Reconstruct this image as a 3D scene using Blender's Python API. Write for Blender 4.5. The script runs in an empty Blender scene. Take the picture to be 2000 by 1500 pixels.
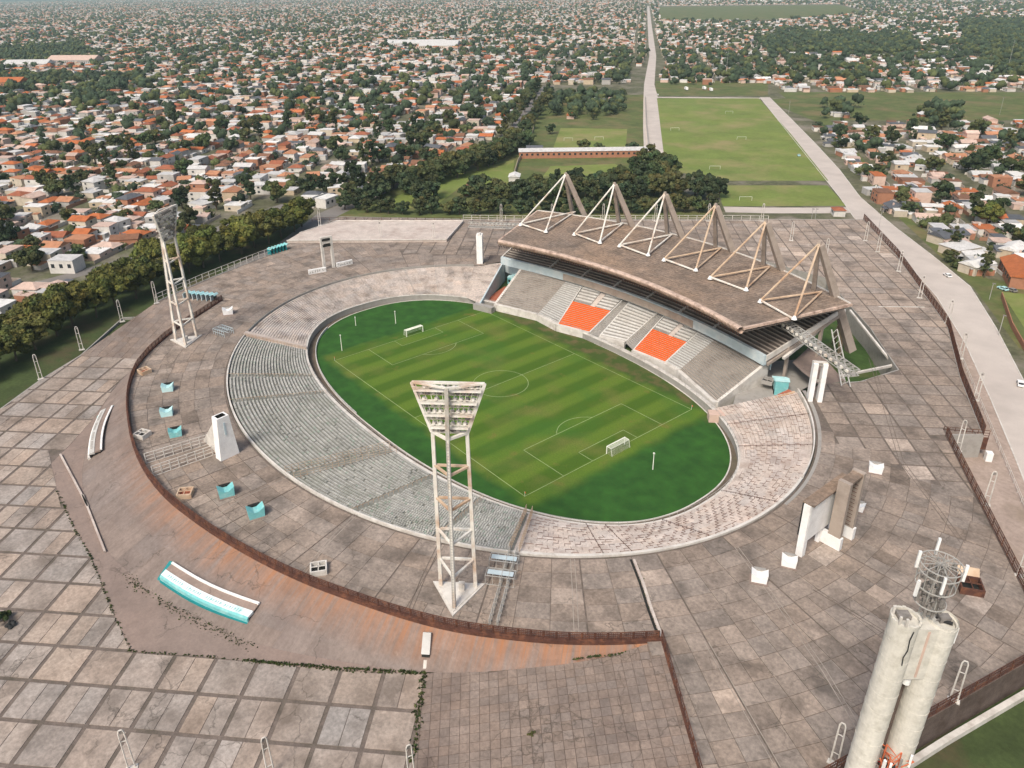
import bpy, math, random
import numpy as np
from mathutils import Vector, Matrix
from mathutils.geometry import tessellate_polygon
R = random.Random(7)
NR = np.random.RandomState(11)
D = bpy.data
S = bpy.context.scene
COL = S.collection

# ------------------------------------------------------------------ camera
CAM = Vector((174.11025, -138.91141, 120.27565))
CR = Vector((0.628995, 0.777219, -0.0172017)); CU = Vector((-0.3138912, 0.2741477, 0.9090189)); CF = Vector((-0.7112225, 0.566369, -0.4163998))
FOC, PPX, PPY = 1487.199, 974.8706, 650.815
cd = D.cameras.new('camera'); camo = D.objects.new('camera', cd); COL.objects.link(camo)
m = Matrix((CR, CU, -CF)).transposed().to_4x4(); m.translation = CAM
camo.matrix_world = m
cd.sensor_width = 36; cd.sensor_fit = 'HORIZONTAL'; cd.lens = FOC/2000*36
cd.shift_x = (1000-PPX)/2000; cd.shift_y = (PPY-750)/2000
cd.clip_start = 1; cd.clip_end = 40000
S.camera = camo

def at(px, py, z=0.0):
    """site survey: plan position of a point read off the aerial photograph at height z"""
    d = CF*FOC + CR*(px-PPX) - CU*(py-PPY)
    t = (z-CAM.z)/d.z
    return (CAM.x+d.x*t, CAM.y+d.y*t)
def proj(x, y, z):
    d = Vector((x, y, z))-CAM; w = d.dot(CF)
    if w < 1: return (-9999, -9999, w)
    return (PPX+FOC*d.dot(CR)/w, PPY-FOC*d.dot(CU)/w, w)

# ------------------------------------------------------------------ world and light (thin even cloud)
SUN_EL, SUN_AZ = math.radians(50), math.radians(158)
w = D.worlds.new('World'); S.world = w; w.use_nodes = True
nt = w.node_tree; nt.nodes.clear()
sky = nt.nodes.new('ShaderNodeTexSky'); sky.sky_type = 'NISHITA'; sky.sun_disc = False
sky.sun_elevation = SUN_EL; sky.sun_rotation = SUN_AZ; sky.air_density = 1.0; sky.dust_density = 4.5; sky.ozone_density = 0.4
bg = nt.nodes.new('ShaderNodeBackground'); bg.inputs[1].default_value = 0.12
wo = nt.nodes.new('ShaderNodeOutputWorld')
nt.links.new(sky.outputs[0], bg.inputs[0]); nt.links.new(bg.outputs[0], wo.inputs[0])
sl = D.lights.new('sun', 'SUN'); so = D.objects.new('sun', sl); COL.objects.link(so)
sl.energy = 2.2; sl.angle = math.radians(15); sl.color = (1.0, 0.955, 0.89)
sdir = Vector((math.sin(SUN_AZ)*math.cos(SUN_EL), math.cos(SUN_AZ)*math.cos(SUN_EL), math.sin(SUN_EL)))
so.rotation_euler = sdir.to_track_quat('Z', 'Y').to_euler()
S.view_settings.view_transform = 'Standard'; S.view_settings.look = 'None'
S.view_settings.exposure = 0.38; S.view_settings.gamma = 1
S.view_settings.use_curve_mapping = False

# ------------------------------------------------------------------ materials
def mat(name, base, var=0.12, scale=0.5, rough=0.9, stain=None, stain_amt=0.0, stain_scale=0.08, tint=False, bump=0.0, fine=0.0, fine_scale=4.0, metal=0.0, alt=None, alt_amt=0.5, alt_scale=.03, streak=None):
    """noise driven material. tint: multiply by the per piece attribute 'tint'"""
    mt = D.materials.new(name); mt.use_nodes = True; t = mt.node_tree; n = t.nodes; L = t.links
    b = n['Principled BSDF']; b.inputs['Roughness'].default_value = rough; b.inputs['Metallic'].default_value = metal
    b.inputs['Specular IOR Level'].default_value = 0.25
    geo = n.new('ShaderNodeNewGeometry'); pos = geo.outputs['Position']
    def noise(sc, det=4, vec=None, ro=.6):
        q = n.new('ShaderNodeTexNoise'); q.inputs['Scale'].default_value = sc; q.inputs['Detail'].default_value = det; q.inputs['Roughness'].default_value = ro
        L.new(vec or pos, q.inputs['Vector']); return q.outputs['Fac']
    def ramp(f, a, c, lo=0., hi=1.):
        q = n.new('ShaderNodeMapRange'); q.inputs[1].default_value = a; q.inputs[2].default_value = c
        q.inputs[3].default_value = lo; q.inputs[4].default_value = hi; L.new(f, q.inputs[0]); return q.outputs[0]
    def mix(f, a, c, mode='MIX'):
        q = n.new('ShaderNodeMix'); q.data_type = 'RGBA'; q.blend_type = mode
        for s, v in ((0, f), (6, a), (7, c)):
            if isinstance(v, (int, float)): q.inputs[s].default_value = v
            elif isinstance(v, tuple): q.inputs[s].default_value = (*v, 1)
            else: L.new(v, q.inputs[s])
        return q.outputs[2]
    cur = tuple(base)
    if alt is not None: cur = mix(ramp(noise(alt_scale, 5), .5-.16, .5+.16, 0, alt_amt), cur, tuple(alt))
    f = ramp(noise(scale, 5), .3, .7, 1-var, 1+var)
    cc = n.new('ShaderNodeCombineColor'); [L.new(f, cc.inputs[i]) for i in range(3)]
    cur = mix(1.0, cur, cc.outputs[0], 'MULTIPLY')
    if fine:
        f = ramp(noise(fine_scale, 3, ro=.7), .3, .7, 1-fine, 1+fine)
        cc = n.new('ShaderNodeCombineColor'); [L.new(f, cc.inputs[i]) for i in range(3)]
        cur = mix(1.0, cur, cc.outputs[0], 'MULTIPLY')
    if stain is not None: cur = mix(ramp(noise(stain_scale, 6, ro=.65), .48, .68, 0, stain_amt), cur, tuple(stain))
    if streak is not None:      # rust run-off: noise stretched along the height of the piece (attribute run = distance from the rail)
        at_ = n.new('ShaderNodeAttribute'); at_.attribute_name = 'run'
        sep = n.new('ShaderNodeSeparateXYZ'); L.new(at_.outputs['Vector'], sep.inputs[0])
        cb = n.new('ShaderNodeCombineXYZ'); mm = n.new('ShaderNodeMath'); mm.operation = 'MULTIPLY'; mm.inputs[1].default_value = .06
        L.new(sep.outputs[1], mm.inputs[0]); L.new(sep.outputs[0], cb.inputs[0]); L.new(mm.outputs[0], cb.inputs[1])
        ns = ramp(noise(.42, 5, cb.outputs[0], .75), .38, .62, 0.1, 1)
        fall = ramp(sep.outputs[1], 0, streak[1], 1, 0)
        m2 = n.new('ShaderNodeMath'); m2.operation = 'MULTIPLY'; L.new(ns, m2.inputs[0]); L.new(fall, m2.inputs[1]); m3 = n.new('ShaderNodeMath'); m3.operation = 'MULTIPLY'; L.new(m2.outputs[0], m3.inputs[0]); L.new(sep.outputs[2], m3.inputs[1]); m2 = m3
        cur = mix(m2.outputs[0], cur, tuple(streak[0]))
        ns2 = ramp(noise(.8, 5, cb.outputs[0], .75), .4, .7, .9, 1.1)
        cc = n.new('ShaderNodeCombineColor'); [L.new(ns2, cc.inputs[i]) for i in range(3)]
        cur = mix(1.0, cur, cc.outputs[0], 'MULTIPLY')
    if name in ('paving concrete', 'plaza concrete', 'apron concrete', 'embankment concrete', 'ramp paving', 'weathered terrace'):
        nz = n.new('ShaderNodeTexNoise'); nz.inputs['Scale'].default_value = .35; nz.inputs['Detail'].default_value = 4; L.new(pos, nz.inputs['Vector'])
        vm = n.new('ShaderNodeVectorMath'); vm.operation = 'SCALE'; vm.inputs[3].default_value = 5.0; L.new(nz.outputs['Color'], vm.inputs[0])
        va = n.new('ShaderNodeVectorMath'); va.operation = 'ADD'; L.new(pos, va.inputs[0]); L.new(vm.outputs[0], va.inputs[1])
        vo = n.new('ShaderNodeTexVoronoi'); vo.feature = 'DISTANCE_TO_EDGE'; vo.inputs['Scale'].default_value = .085; L.new(va.outputs[0], vo.inputs['Vector'])
        ck = ramp(vo.outputs['Distance'], .0, .014, .6, 0); mk = ramp(noise(.05, 3), .46, .56); mu = n.new('ShaderNodeMath'); mu.operation = 'MULTIPLY'; L.new(ck, mu.inputs[0]); L.new(mk, mu.inputs[1])
        cur = mix(mu.outputs[0], cur, (.06, .05, .04))
        sp = ramp(noise(.9, 7, ro=.8), .6, .74, 0, .5); cur = mix(sp, cur, (.09, .075, .062))
        sp = ramp(noise(.37, 7, ro=.8), .64, .76, 0, .45); cur = mix(sp, cur, (.42, .34, .28))
    if 'leaves' in name:
        oi = n.new('ShaderNodeObjectInfo'); f1 = ramp(oi.outputs['Random'], 0, 1, .65, 1.35); cc = n.new('ShaderNodeCombineColor'); [L.new(f1, cc.inputs[i]) for i in range(3)]
        cur = mix(1.0, cur, cc.outputs[0], 'MULTIPLY')
        q7 = n.new('ShaderNodeMath'); q7.operation = 'MULTIPLY'; q7.inputs[1].default_value = 7.31; L.new(oi.outputs['Random'], q7.inputs[0]); q8 = n.new('ShaderNodeMath'); q8.operation = 'FRACT'; L.new(q7.outputs[0], q8.inputs[0])
        cur = mix(ramp(q8.outputs[0], .45, 1, 0, .55), cur, (.13, .115, .035))
    if tint:
        a = n.new('ShaderNodeAttribute'); a.attribute_name = 'tint'
        cur = mix(1.0, cur, a.outputs['Color'], 'MULTIPLY')
    if isinstance(cur, tuple): b.inputs['Base Color'].default_value = (*cur, 1)
    else: L.new(cur, b.inputs['Base Color'])
    if bump:
        bp = n.new('ShaderNodeBump'); bp.inputs['Strength'].default_value = bump; bp.inputs['Distance'].default_value = .1
        L.new(noise(3, 5), bp.inputs['Height']); L.new(bp.outputs[0], b.inputs['Normal'])
    return mt

M = {}
M['slab'] = mat('paving concrete', (.25, .204, .168), .16, .3, stain=(.1, .082, .068), stain_amt=.75, stain_scale=.13, tint=True, fine=.26, fine_scale=1.4, alt=(.31, .245, .195), alt_amt=.7, alt_scale=.035)
M['joint'] = mat('joint concrete', (.15, .12, .1), .2, .6, stain=(.06, .055, .035), stain_amt=.5, stain_scale=.2, fine=.2)
M['plaza_slab'] = mat('plaza concrete', (.305, .262, .225), .15, .3, stain=(.14, .112, .09), stain_amt=.75, stain_scale=.1, tint=True, fine=.24, fine_scale=1.4, alt=(.36, .28, .225), alt_amt=.6, alt_scale=.045)
M['joint_soft'] = mat('soft joint concrete', (.15, .115, .095), .2, .6)
M['apron'] = mat('apron concrete', (.24, .185, .155), .1, .3, stain=(.17, .13, .11), stain_amt=.6, stain_scale=.07, fine=.1, fine_scale=1.5, alt=(.29, .21, .17), alt_scale=.04)
M['ramp'] = mat('ramp paving', (.215, .17, .14), .14, .4, stain=(.1, .075, .065), stain_amt=.6, stain_scale=.07, tint=True, fine=.2, fine_scale=1.8, alt=(.26, .195, .155), alt_scale=.04)
M['slope'] = mat('embankment concrete', (.215, .172, .148), .12, .3, stain=(.15, .115, .1), stain_amt=.6, stain_scale=.1, fine=.14, fine_scale=1.5, streak=((.35, .15, .065), 9.0), tint=True)
M['terrace'] = mat('terrace concrete', (.51, .435, .38), .12, .25, stain=(.33, .25, .21), stain_amt=.6, stain_scale=.16, fine=.16, fine_scale=2.0, alt=(.52, .46, .4), alt_scale=.05, tint=True)
M['terrace_old'] = mat('weathered terrace', (.5, .43, .375), .16, .4, stain=(.2, .165, .14), stain_amt=.85, stain_scale=.2, fine=.24, fine_scale=1.5, alt=(.52, .45, .4), alt_scale=.08, tint=True)
M['terrace_seat'] = mat('seat terrace', (.23, .225, .195), .2, .5, stain=(.12, .13, .1), stain_amt=.6, stain_scale=.12, fine=.2, fine_scale=2.5)
M['seat_grey'] = mat('grey seat plastic', (.41, .4, .36), .15, .5, rough=.9, tint=True, stain=(.24, .25, .2), stain_amt=.6, stain_scale=.15)
M['seat_orange'] = mat('orange seat plastic', (.74, .115, .0), .06, .5, rough=1.0)
M['bench_white'] = mat('white painted bench', (.62, .6, .56), .1, .5, stain=(.4, .36, .3), stain_amt=.5)
M['tierdark'] = mat('weathered steps in painted shade', (.1, .082, .07), .2, .4, stain=(.05, .042, .036), stain_amt=.6)  # dark brown upper tier steps, with the roof's shade put into the colour
M['bench_brown'] = mat('grey brown bench', (.33, .285, .24), .14, .3, stain=(.15, .12, .1), stain_amt=.7, stain_scale=.2)
M['bench_light'] = mat('light grey bench', (.5, .49, .46), .12, .4, stain=(.33, .3, .26), stain_amt=.5)
M['kerb'] = mat('pale kerb', (.6, .565, .51), .12, .4, stain=(.33, .28, .23), stain_amt=.6, stain_scale=.3)
M['whitewall'] = mat('white plaster', (.8, .79, .76), .06, .5, stain=(.5, .47, .42), stain_amt=.3, stain_scale=.4, fine=.04)
M['bluewall'] = mat('pale blue wall', (.44, .52, .54), .1, .4, stain=(.6, .6, .57), stain_amt=.6, stain_scale=.2)
M['turq'] = mat('turquoise paint', (.17, .46, .46), .08, .6, stain=(.45, .62, .58), stain_amt=.5, stain_scale=.5)
M['turq_deep'] = mat('deep turquoise paint', (.015, .22, .23), .08, .6, stain=(.02, .2, .2), stain_amt=.5, stain_scale=.5)
M['lipwhite'] = mat('faded white lip paint', (.68, .72, .71), .08, .6, stain=(.35, .55, .55), stain_amt=.75, stain_scale=.45, fine=.12)
M['turq_pale'] = mat('pale turquoise paint', (.4, .64, .64), .08, .6, stain=(.62, .72, .7), stain_amt=.5, stain_scale=.5)
M['dark'] = mat('dark opening', (.02, .02, .018), .1, 1)
M['rust'] = mat('rusted steel', (.085, .038, .027), .25, .8, stain=(.24, .1, .05), stain_amt=.6, stain_scale=.6, rough=.8)
M['barrier'] = mat('brown barrier paint', (.2, .115, .085), .2, 1)
M['rustlight'] = mat('rusted cream paint', (.53, .4, .28), .15, .3, stain=(.35, .17, .08), stain_amt=.7, stain_scale=.12, rough=.7)
M['paintwhite'] = mat('weathered white paint', (.68, .65, .58), .1, .3, stain=(.42, .24, .13), stain_amt=.75, stain_scale=.16, rough=.7)
M['metal'] = mat('galvanised steel', (.4, .39, .36), .12, .5, stain=(.25, .2, .15), stain_amt=.4, rough=.6)
M['roof'] = mat('stand roof sheeting', (.2, .16, .13), .22, .25, stain=(.1, .08, .066), stain_amt=.7, stain_scale=.14, fine=.34, fine_scale=1.1, alt=(.29, .2, .135), alt_amt=.8, alt_scale=.03)
M['fascia'] = mat('roof fascia', (.52, .39, .31), .2, .5, stain=(.2, .13, .1), stain_amt=.85, stain_scale=.4, fine=.2)
M['mastconc'] = mat('mast concrete', (.36, .3, .25), .12, .3, stain=(.2, .16, .13), stain_amt=.6, stain_scale=.25)
M['pylonconc'] = mat('pylon concrete', (.6, .57, .5), .08, .15, stain=(.38, .355, .29), stain_amt=.5, stain_scale=.7, fine=.09, fine_scale=1.5)
M['concgrey'] = mat('grey concrete', (.33, .31, .28), .14, .3, stain=(.17, .15, .13), stain_amt=.6, stain_scale=.3)
M['yardgrass'] = mat('yard grass', (.045, .085, .02), .3, .2, stain=(.12, .09, .04), stain_amt=.5, stain_scale=.1, fine=.2)
M['line'] = mat('faded line paint', (.27, .34, .15), .2, .4)
M['goalwhite'] = mat('goal white', (.8, .8, .7), .05, .5)
M['net'] = mat('goal net', (.7, .72, .6), .15, 1)
M['moat'] = mat('moat earth', (.13, .1, .075), .25, .3, stain=(.1, .1, .05), stain_amt=.5, stain_scale=.2)
M['road'] = mat('pale gravel road', (.48, .42, .37), .07, .08, stain=(.38, .33, .29), stain_amt=.5, stain_scale=.05, fine=.07, alt=(.53, .47, .41), alt_scale=.02)
M['asphalt'] = mat('street asphalt', (.17, .155, .14), .12, .1, alt=(.22, .2, .18), alt_scale=.02)
M['ground'] = mat('open ground', (.085, .09, .045), .25, .05, stain=(.24, .205, .165), stain_amt=.95, stain_scale=.035, fine=.3, fine_scale=.4, alt=(.15, .13, .08), alt_scale=.006)
M['park'] = mat('park grass', (.1, .118, .036), .25, .08, stain=(.19, .14, .07), stain_amt=.85, stain_scale=.03, fine=.15, fine_scale=.5, alt=(.075, .105, .03), alt_scale=.01)
M['dirt'] = mat('pinkish sandy ground', (.36, .28, .23), .14, .15, stain=(.22, .17, .12), stain_amt=.6, stain_scale=.06, fine=.16, fine_scale=.8)
M['lawn'] = mat('bright training grass', (.165, .2, .045), .14, .05, stain=(.27, .22, .1), stain_amt=.8, stain_scale=.022, fine=.12, fine_scale=.5, alt=(.11, .165, .04), alt_scale=.012)
M['verge'] = mat('dark verge grass', (.05, .07, .022), .25, .1, stain=(.1, .065, .04), stain_amt=.7, stain_scale=.06, fine=.2, fine_scale=1.0)
M['leaf_yellow'] = mat('olive leaves', (.105, .11, .022), .4, .5, stain=(.04, .06, .018), stain_amt=.8, stain_scale=.35, rough=.75, tint=True)
M['leaf_dark'] = mat('dark leaves', (.044, .064, .029), .4, .5, stain=(.055, .07, .028), stain_amt=.6, stain_scale=.3, rough=.75, tint=True)
M['leaf_mid'] = mat('green leaves', (.055, .078, .028), .4, .5, stain=(.03, .047, .02), stain_amt=.7, stain_scale=.35, rough=.75, tint=True)
M['bark'] = mat('bark', (.11, .085, .06), .2, 1)
M['weeds'] = mat('joint weeds', (.06, .08, .025), .3, 1, tint=True)
M['w_brownwall'] = mat('stained brown wall', (.12, .09, .075), .2, .4, stain=(.06, .04, .03), stain_amt=.7, stain_scale=.3, fine=.2)
M['brick'] = mat('red brick', (.36, .12, .07), .15, .6, stain=(.25, .1, .06), stain_amt=.5)
M['glass'] = mat('window glass', (.03, .035, .04), .1, 1, rough=.2)
M['black'] = mat('black plastic', (.03, .03, .03), .2, 1)
M['red'] = mat('red paint', (.6, .05, .03), .12, .8, stain=(.4, .1, .05), stain_amt=.4)
M['redorange'] = mat('red orange mast paint', (.62, .17, .08), .12, .8)
M['lamp'] = mat('lamp housing', (.22, .2, .18), .3, 1.5)
M['water'] = mat('pool water', (.05, .3, .4), .1, 1, rough=.15)
M['tinted'] = mat('town colours', (1, 1, 1), .1, .25, tint=True, rough=.85, fine=.06, fine_scale=1.0)
WALLS = {'white': (.6, .57, .52), 'cream': (.52, .45, .35), 'grey': (.4, .38, .35), 'pink': (.58, .42, .34), 'brick': (.36, .17, .1), 'sand': (.5, .4, .28)}
ROOFS = {'orange': (.4, .125, .045), 'terracotta': (.3, .105, .055), 'brown': (.2, .1, .06), 'pale grey': (.5, .49, .47), 'white': (.66, .64, .6), 'dark grey': (.1, .105, .115), 'pinkish': (.52, .38, .31), 'faded orange': (.42, .2, .11)}
for k, v in WALLS.items(): M['w_'+k] = mat(k+' render', v, .08, .6, stain=tuple(c*.6 for c in v), stain_amt=.4, stain_scale=.4)
for k, v in ROOFS.items(): M['r_'+k] = mat(k+' roofing', v, .13, .5, stain=tuple(c*.6 for c in v), stain_amt=.5, stain_scale=.35, fine=.12, fine_scale=2.5)

# pitch grass with mowing bands running goal line to goal line parallel
def pitch_mat():
    mt = D.materials.new('mown pitch grass'); mt.use_nodes = True; t = mt.node_tree; n = t.nodes; L = t.links
    b = n['Principled BSDF']; b.inputs['Roughness'].default_value = .9; b.inputs['Specular IOR Level'].default_value = .15
    geo = n.new('ShaderNodeNewGeometry'); sep = n.new('ShaderNodeSeparateXYZ'); L.new(geo.outputs['Position'], sep.inputs[0])
    def mth(op, a, c=None, cl=False):
        q = n.new('ShaderNodeMath'); q.operation = op; q.use_clamp = cl
        for i, v in enumerate((a, c)):
            if v is None: continue
            if isinstance(v, (int, float)): q.inputs[i].default_value = v
            else: L.new(v, q.inputs[i])
        return q.outputs[0]
    def noise(sc, det=5):
        q = n.new('ShaderNodeTexNoise'); q.inputs['Scale'].default_value = sc; q.inputs['Detail'].default_value = det; L.new(geo.outputs['Position'], q.inputs['Vector']); return q.outputs['Fac']
    def mix(f, a, c):
        q = n.new('ShaderNodeMix'); q.data_type = 'RGBA'
        for s, v in ((0, f), (6, a), (7, c)):
            if isinstance(v, (int, float)): q.inputs[s].default_value = v
            elif isinstance(v, tuple): q.inputs[s].default_value = (*v, 1)
            else: L.new(v, q.inputs[s])
        return q.outputs[2]
    def mr(f, a, c, lo=0, hi=1):
        q = n.new('ShaderNodeMapRange'); q.inputs[1].default_value = a; q.inputs[2].default_value = c; q.inputs[3].default_value = lo; q.inputs[4].default_value = hi; L.new(f, q.inputs[0]); return q.outputs[0]
    x, y = sep.outputs[0], sep.outputs[1]
    ax = mth('ABSOLUTE', x); ay = mth('ABSOLUTE', y)
    wob = mth('MULTIPLY', mth('SUBTRACT', noise(.12, 3), .5), 5.0)
    inx = mr(mth('ADD', ax, wob), 54.5, 58.5, 1, 0); iny = mr(mth('ADD', ay, wob), 34.2, 37.5, 1, 0)
    inside = mth('MULTIPLY', inx, iny)
    band = mr(mth('SINE', mth('MULTIPLY', mth('ADD', x, mth('MULTIPLY', wob, .12)), 2*math.pi/10.3)), -.5, .5)
    g_in = mix(band, (.062, .122, .012), (.108, .175, .02))
    g_in = mix(mr(noise(.07), .5, .72, 0, .65), g_in, (.175, .17, .045))
    g_in = mix(mr(noise(.16, 6), .62, .8, 0, .7), g_in, (.24, .15, .055))
    g_in = mix(mr(noise(.045, 6), .5, .68, 0, .55), g_in, (.04, .135, .018))
    g_out = mix(mr(noise(.22, 7), .35, .7), (.018, .07, .014), (.034, .12, .02))
    # thinner turf along the grandstand side
    g_out = mix(mr(mth('ADD', y, mth('MULTIPLY', wob, 1.5)), 30, 38, 0, .85), g_out, mix(mr(noise(.2, 6), .45, .65), (.06, .085, .02), (.16, .11, .055)))
    c = mix(inside, g_out, g_in)
    L.new(mix(mr(noise(2.2, 4), .35, .7, 0, .45), c, (.045, .075, .014)), b.inputs['Base Color'])
    return mt
M['pitch'] = pitch_mat()

# ------------------------------------------------------------------ mesh helpers
class MB:
    def __init__(s): s.v = []; s.f = []; s.t = []; s.run = None
    def poly(s, pts, tint=None):
        i = len(s.v); s.v += [tuple(p) for p in pts]; s.f.append(tuple(range(i, i+len(pts)))); s.t.append(tint)
    def quad(s, a, b, c, d, tint=None): s.poly((a, b, c, d), tint)
    def prism(s, base, z0, z1, tint=None, bottom=False):
        """vertical prism over a plan polygon (counter-clockwise); z may be function(x,y)"""
        n = len(base); i = len(s.v)
        fz0 = z0 if callable(z0) else (lambda x, y: z0); fz1 = z1 if callable(z1) else (lambda x, y: z1)
        s.v += [(x, y, fz0(x, y)) for x, y in base]+[(x, y, fz1(x, y)) for x, y in base]
        s.f.append(tuple(range(i+n, i+2*n))); s.t.append(tint)
        for k in range(n):
            j = (k+1) % n; s.f.append((i+k, i+j, i+n+j, i+n+k)); s.t.append(tint)
        if bottom: s.f.append(tuple(range(i+n-1, i-1, -1))); s.t.append(tint)
    def box(s, c, sx, sy, sz, rz=0.0, tint=None, z0=True):
        """box on its base centre c"""
        x, y, z = c; ca, sa = math.cos(rz), math.sin(rz)
        b = [(x+ca*a-sa*q, y+sa*a+ca*q) for a, q in ((-sx/2, -sy/2), (sx/2, -sy/2), (sx/2, sy/2), (-sx/2, sy/2))]
        s.prism(b, z, z+sz, tint, True)
    def beam(s, p, q, r0, r1=None, n=6, r0b=None):
        """tapered tube between points; n=4 gives a square member"""
        p = Vector(p); q = Vector(q); r1 = r0 if r1 is None else r1
        d = (q-p); 
        if d.length < 1e-6: return
        d.normalize(); u = d.cross(Vector((0, 0, 1)) if abs(d.z) < .95 else Vector((1, 0, 0))).normalized(); v = d.cross(u)
        i = len(s.v)
        for c, r in ((p, r0), (q, r1)):
            for k in range(n):
                a = 2*math.pi*(k+.5)/n; s.v.append(tuple(c+u*(r*math.cos(a))+v*(r*math.sin(a))))
        for k in range(n):
            j = (k+1) % n; s.f.append((i+k, i+j, i+n+j, i+n+k)); s.t.append(None)
        s.f.append(tuple(range(i+n-1, i-1, -1))); s.t.append(None)
        s.f.append(tuple(range(i+n, i+2*n))); s.t.append(None)
    def build(s, name, material, parent=None, smooth=False, kind=None, origin=None):
        me = D.meshes.new(name)
        v = s.v
        if origin: ox, oy, oz = origin; v = [(a-ox, b-oy, c-oz) for a, b, c in v]
        me.from_pydata(v, [], s.f)
        if any(t is not None for t in s.t):
            a = me.attributes.new('tint', 'FLOAT_COLOR', 'FACE')
            arr = np.ones((len(s.f), 4), dtype=np.float32)
            for k, t in enumerate(s.t):
                if t is not None: arr[k, :3] = t
            a.data.foreach_set('color', arr.ravel())
        elif material and material.name in TINTED:
            a = me.attributes.new('tint', 'FLOAT_COLOR', 'FACE'); a.data.foreach_set('color', np.ones(len(s.f)*4, dtype=np.float32))
        if s.run is not None:
            a = me.attributes.new('run', 'FLOAT_VECTOR', 'POINT'); a.data.foreach_set('vector', np.array(s.run, dtype=np.float32).ravel())
        me.materials.append(material)
        if smooth: me.shade_smooth()
        o = D.objects.new(name, me); COL.objects.link(o)
        if origin: o.location = origin
        if parent: o.parent = parent
        if parent and origin is None and parent.type == 'EMPTY':
            o.matrix_parent_inverse = Matrix.Translation(parent.location).inverted() if parent.rotation_euler.z == 0 else Matrix.Identity(4)
        if kind: o['kind'] = kind
        return o
TINTED = {M[k].name for k in ('slab', 'plaza_slab', 'ramp', 'slope', 'terrace', 'terrace_old', 'seat_grey', 'leaf_yellow', 'leaf_dark', 'leaf_mid', 'weeds', 'tinted')}

def thing(name, label, cat, loc=(0, 0, 0), rz=0.0, group=None):
    o = D.objects.new(name, None); COL.objects.link(o); o.location = loc; o.rotation_euler = (0, 0, rz)
    o.empty_display_size = .5
    o['label'] = label; o['category'] = cat
    if group: o['group'] = group
    return o
def tag(o, label, cat, group=None):
    o['label'] = label; o['category'] = cat
    if group: o['group'] = group
    return o
def dup(root, loc, rz=0.0, label=None, group=None, scale=None):
    r = root.copy(); COL.objects.link(r); r.location = loc; r.rotation_euler = (0, 0, rz)
    if scale: r.scale = scale
    if label: r['label'] = label
    if group: r['group'] = group
    for ch in KIDS(root):
        c = ch.copy(); COL.objects.link(c); c.parent = r
        for g_ in KIDS(ch):
            e = g_.copy(); COL.objects.link(e); e.parent = c
    return r
_k = {}
def KIDS(o):
    if o.name not in _k: _k[o.name] = [c for c in D.objects if c.parent == o]
    return _k[o.name]
def part(mb, name, material, parent, **k):
    """part given in the parent's own local coordinates"""
    o = mb.build(name, material, None, **k); o.parent = parent; return o
def sheet(name, outer, holes, z, material, kind='structure'):
    polys = [[Vector((x, y, 0)) for x, y in outer]]+[[Vector((x, y, 0)) for x, y in h] for h in holes]
    tris = tessellate_polygon(polys); fl = [p for q in polys for p in q]
    fz = z if callable(z) else (lambda x, y: z)
    me = D.meshes.new(name)
    fs = []
    for t in tris:
        a, b, c = [fl[i] for i in t]
        if (b-a).cross(c-a).z < 0: t = (t[0], t[2], t[1])
        fs.append(tuple(t))
    me.from_pydata([(p.x, p.y, fz(p.x, p.y)) for p in fl], [], fs); me.materials.append(material)
    o = D.objects.new(name, me); COL.objects.link(o)
    if kind: o['kind'] = kind
    return o
def inside(p, poly):
    x, y = p; r = False; j = len(poly)-1
    for i in range(len(poly)):
        xi, yi = poly[i]; xj, yj = poly[j]
        if (yi > y) != (yj > y) and x < (xj-xi)*(y-yi)/(yj-yi+1e-12)+xi: r = not r
        j = i
    return r
def segs_hit(a, b, c, d):
    def o(p, q, r): return (q[0]-p[0])*(r[1]-p[1])-(q[1]-p[1])*(r[0]-p[0])
    return o(a, b, c)*o(a, b, d) < 0 and o(c, d, a)*o(c, d, b) < 0
def clip_half(poly, a, b, keep):
    """keep the side of line a-b on which point keep lies"""
    nx, ny = -(b[1]-a[1]), b[0]-a[0]
    s = 1 if (keep[0]-a[0])*nx+(keep[1]-a[1])*ny > 0 else -1
    f = lambda p: s*((p[0]-a[0])*nx+(p[1]-a[1])*ny)
    out = []
    for i in range(len(poly)):
        p, q = poly[i], poly[(i+1) % len(poly)]; fp, fq = f(p), f(q)
        if fp >= 0: out.append(p)
        if fp*fq < 0:
            t = fp/(fp-fq); out.append((p[0]+t*(q[0]-p[0]), p[1]+t*(q[1]-p[1])))
    return out
def area(p): return .5*sum(p[i][0]*p[(i+1) % len(p)][1]-p[(i+1) % len(p)][0]*p[i][1] for i in range(len(p)))
def clip_cell(cell, outer, holes):
    """clip a small convex cell to a region"""
    def inreg(p): return inside(p, outer) and not any(inside(p, h) for h in holes)
    flags = [inreg(p) for p in cell]
    cx = sum(p[0] for p in cell)/len(cell); cy = sum(p[1] for p in cell)/len(cell)
    if all(flags) and inreg((cx, cy)): return cell
    if not any(flags) and not inreg((cx, cy)): return None
    ins = [p for p, f in zip(cell, flags) if f]+([(cx, cy)] if inreg((cx, cy)) else [])
    kp = (sum(p[0] for p in ins)/len(ins), sum(p[1] for p in ins)/len(ins))
    rad = max(math.hypot(p[0]-cx, p[1]-cy) for p in cell)
    res = cell
    for ring in [outer]+holes:
        for i in range(len(ring)):
            a, b = ring[i], ring[(i+1) % len(ring)]
            # quick reject
            if min(a[0], b[0]) > cx+rad or max(a[0], b[0]) < cx-rad or min(a[1], b[1]) > cy+rad or max(a[1], b[1]) < cy-rad: continue
            hit = any(segs_hit(cell[k], cell[(k+1) % len(cell)], a, b) for k in range(len(cell)))
            if hit: res = clip_half(res, a, b, kp)
            if len(res) < 3: return None
    return res if abs(area(res)) > .4 else None
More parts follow.
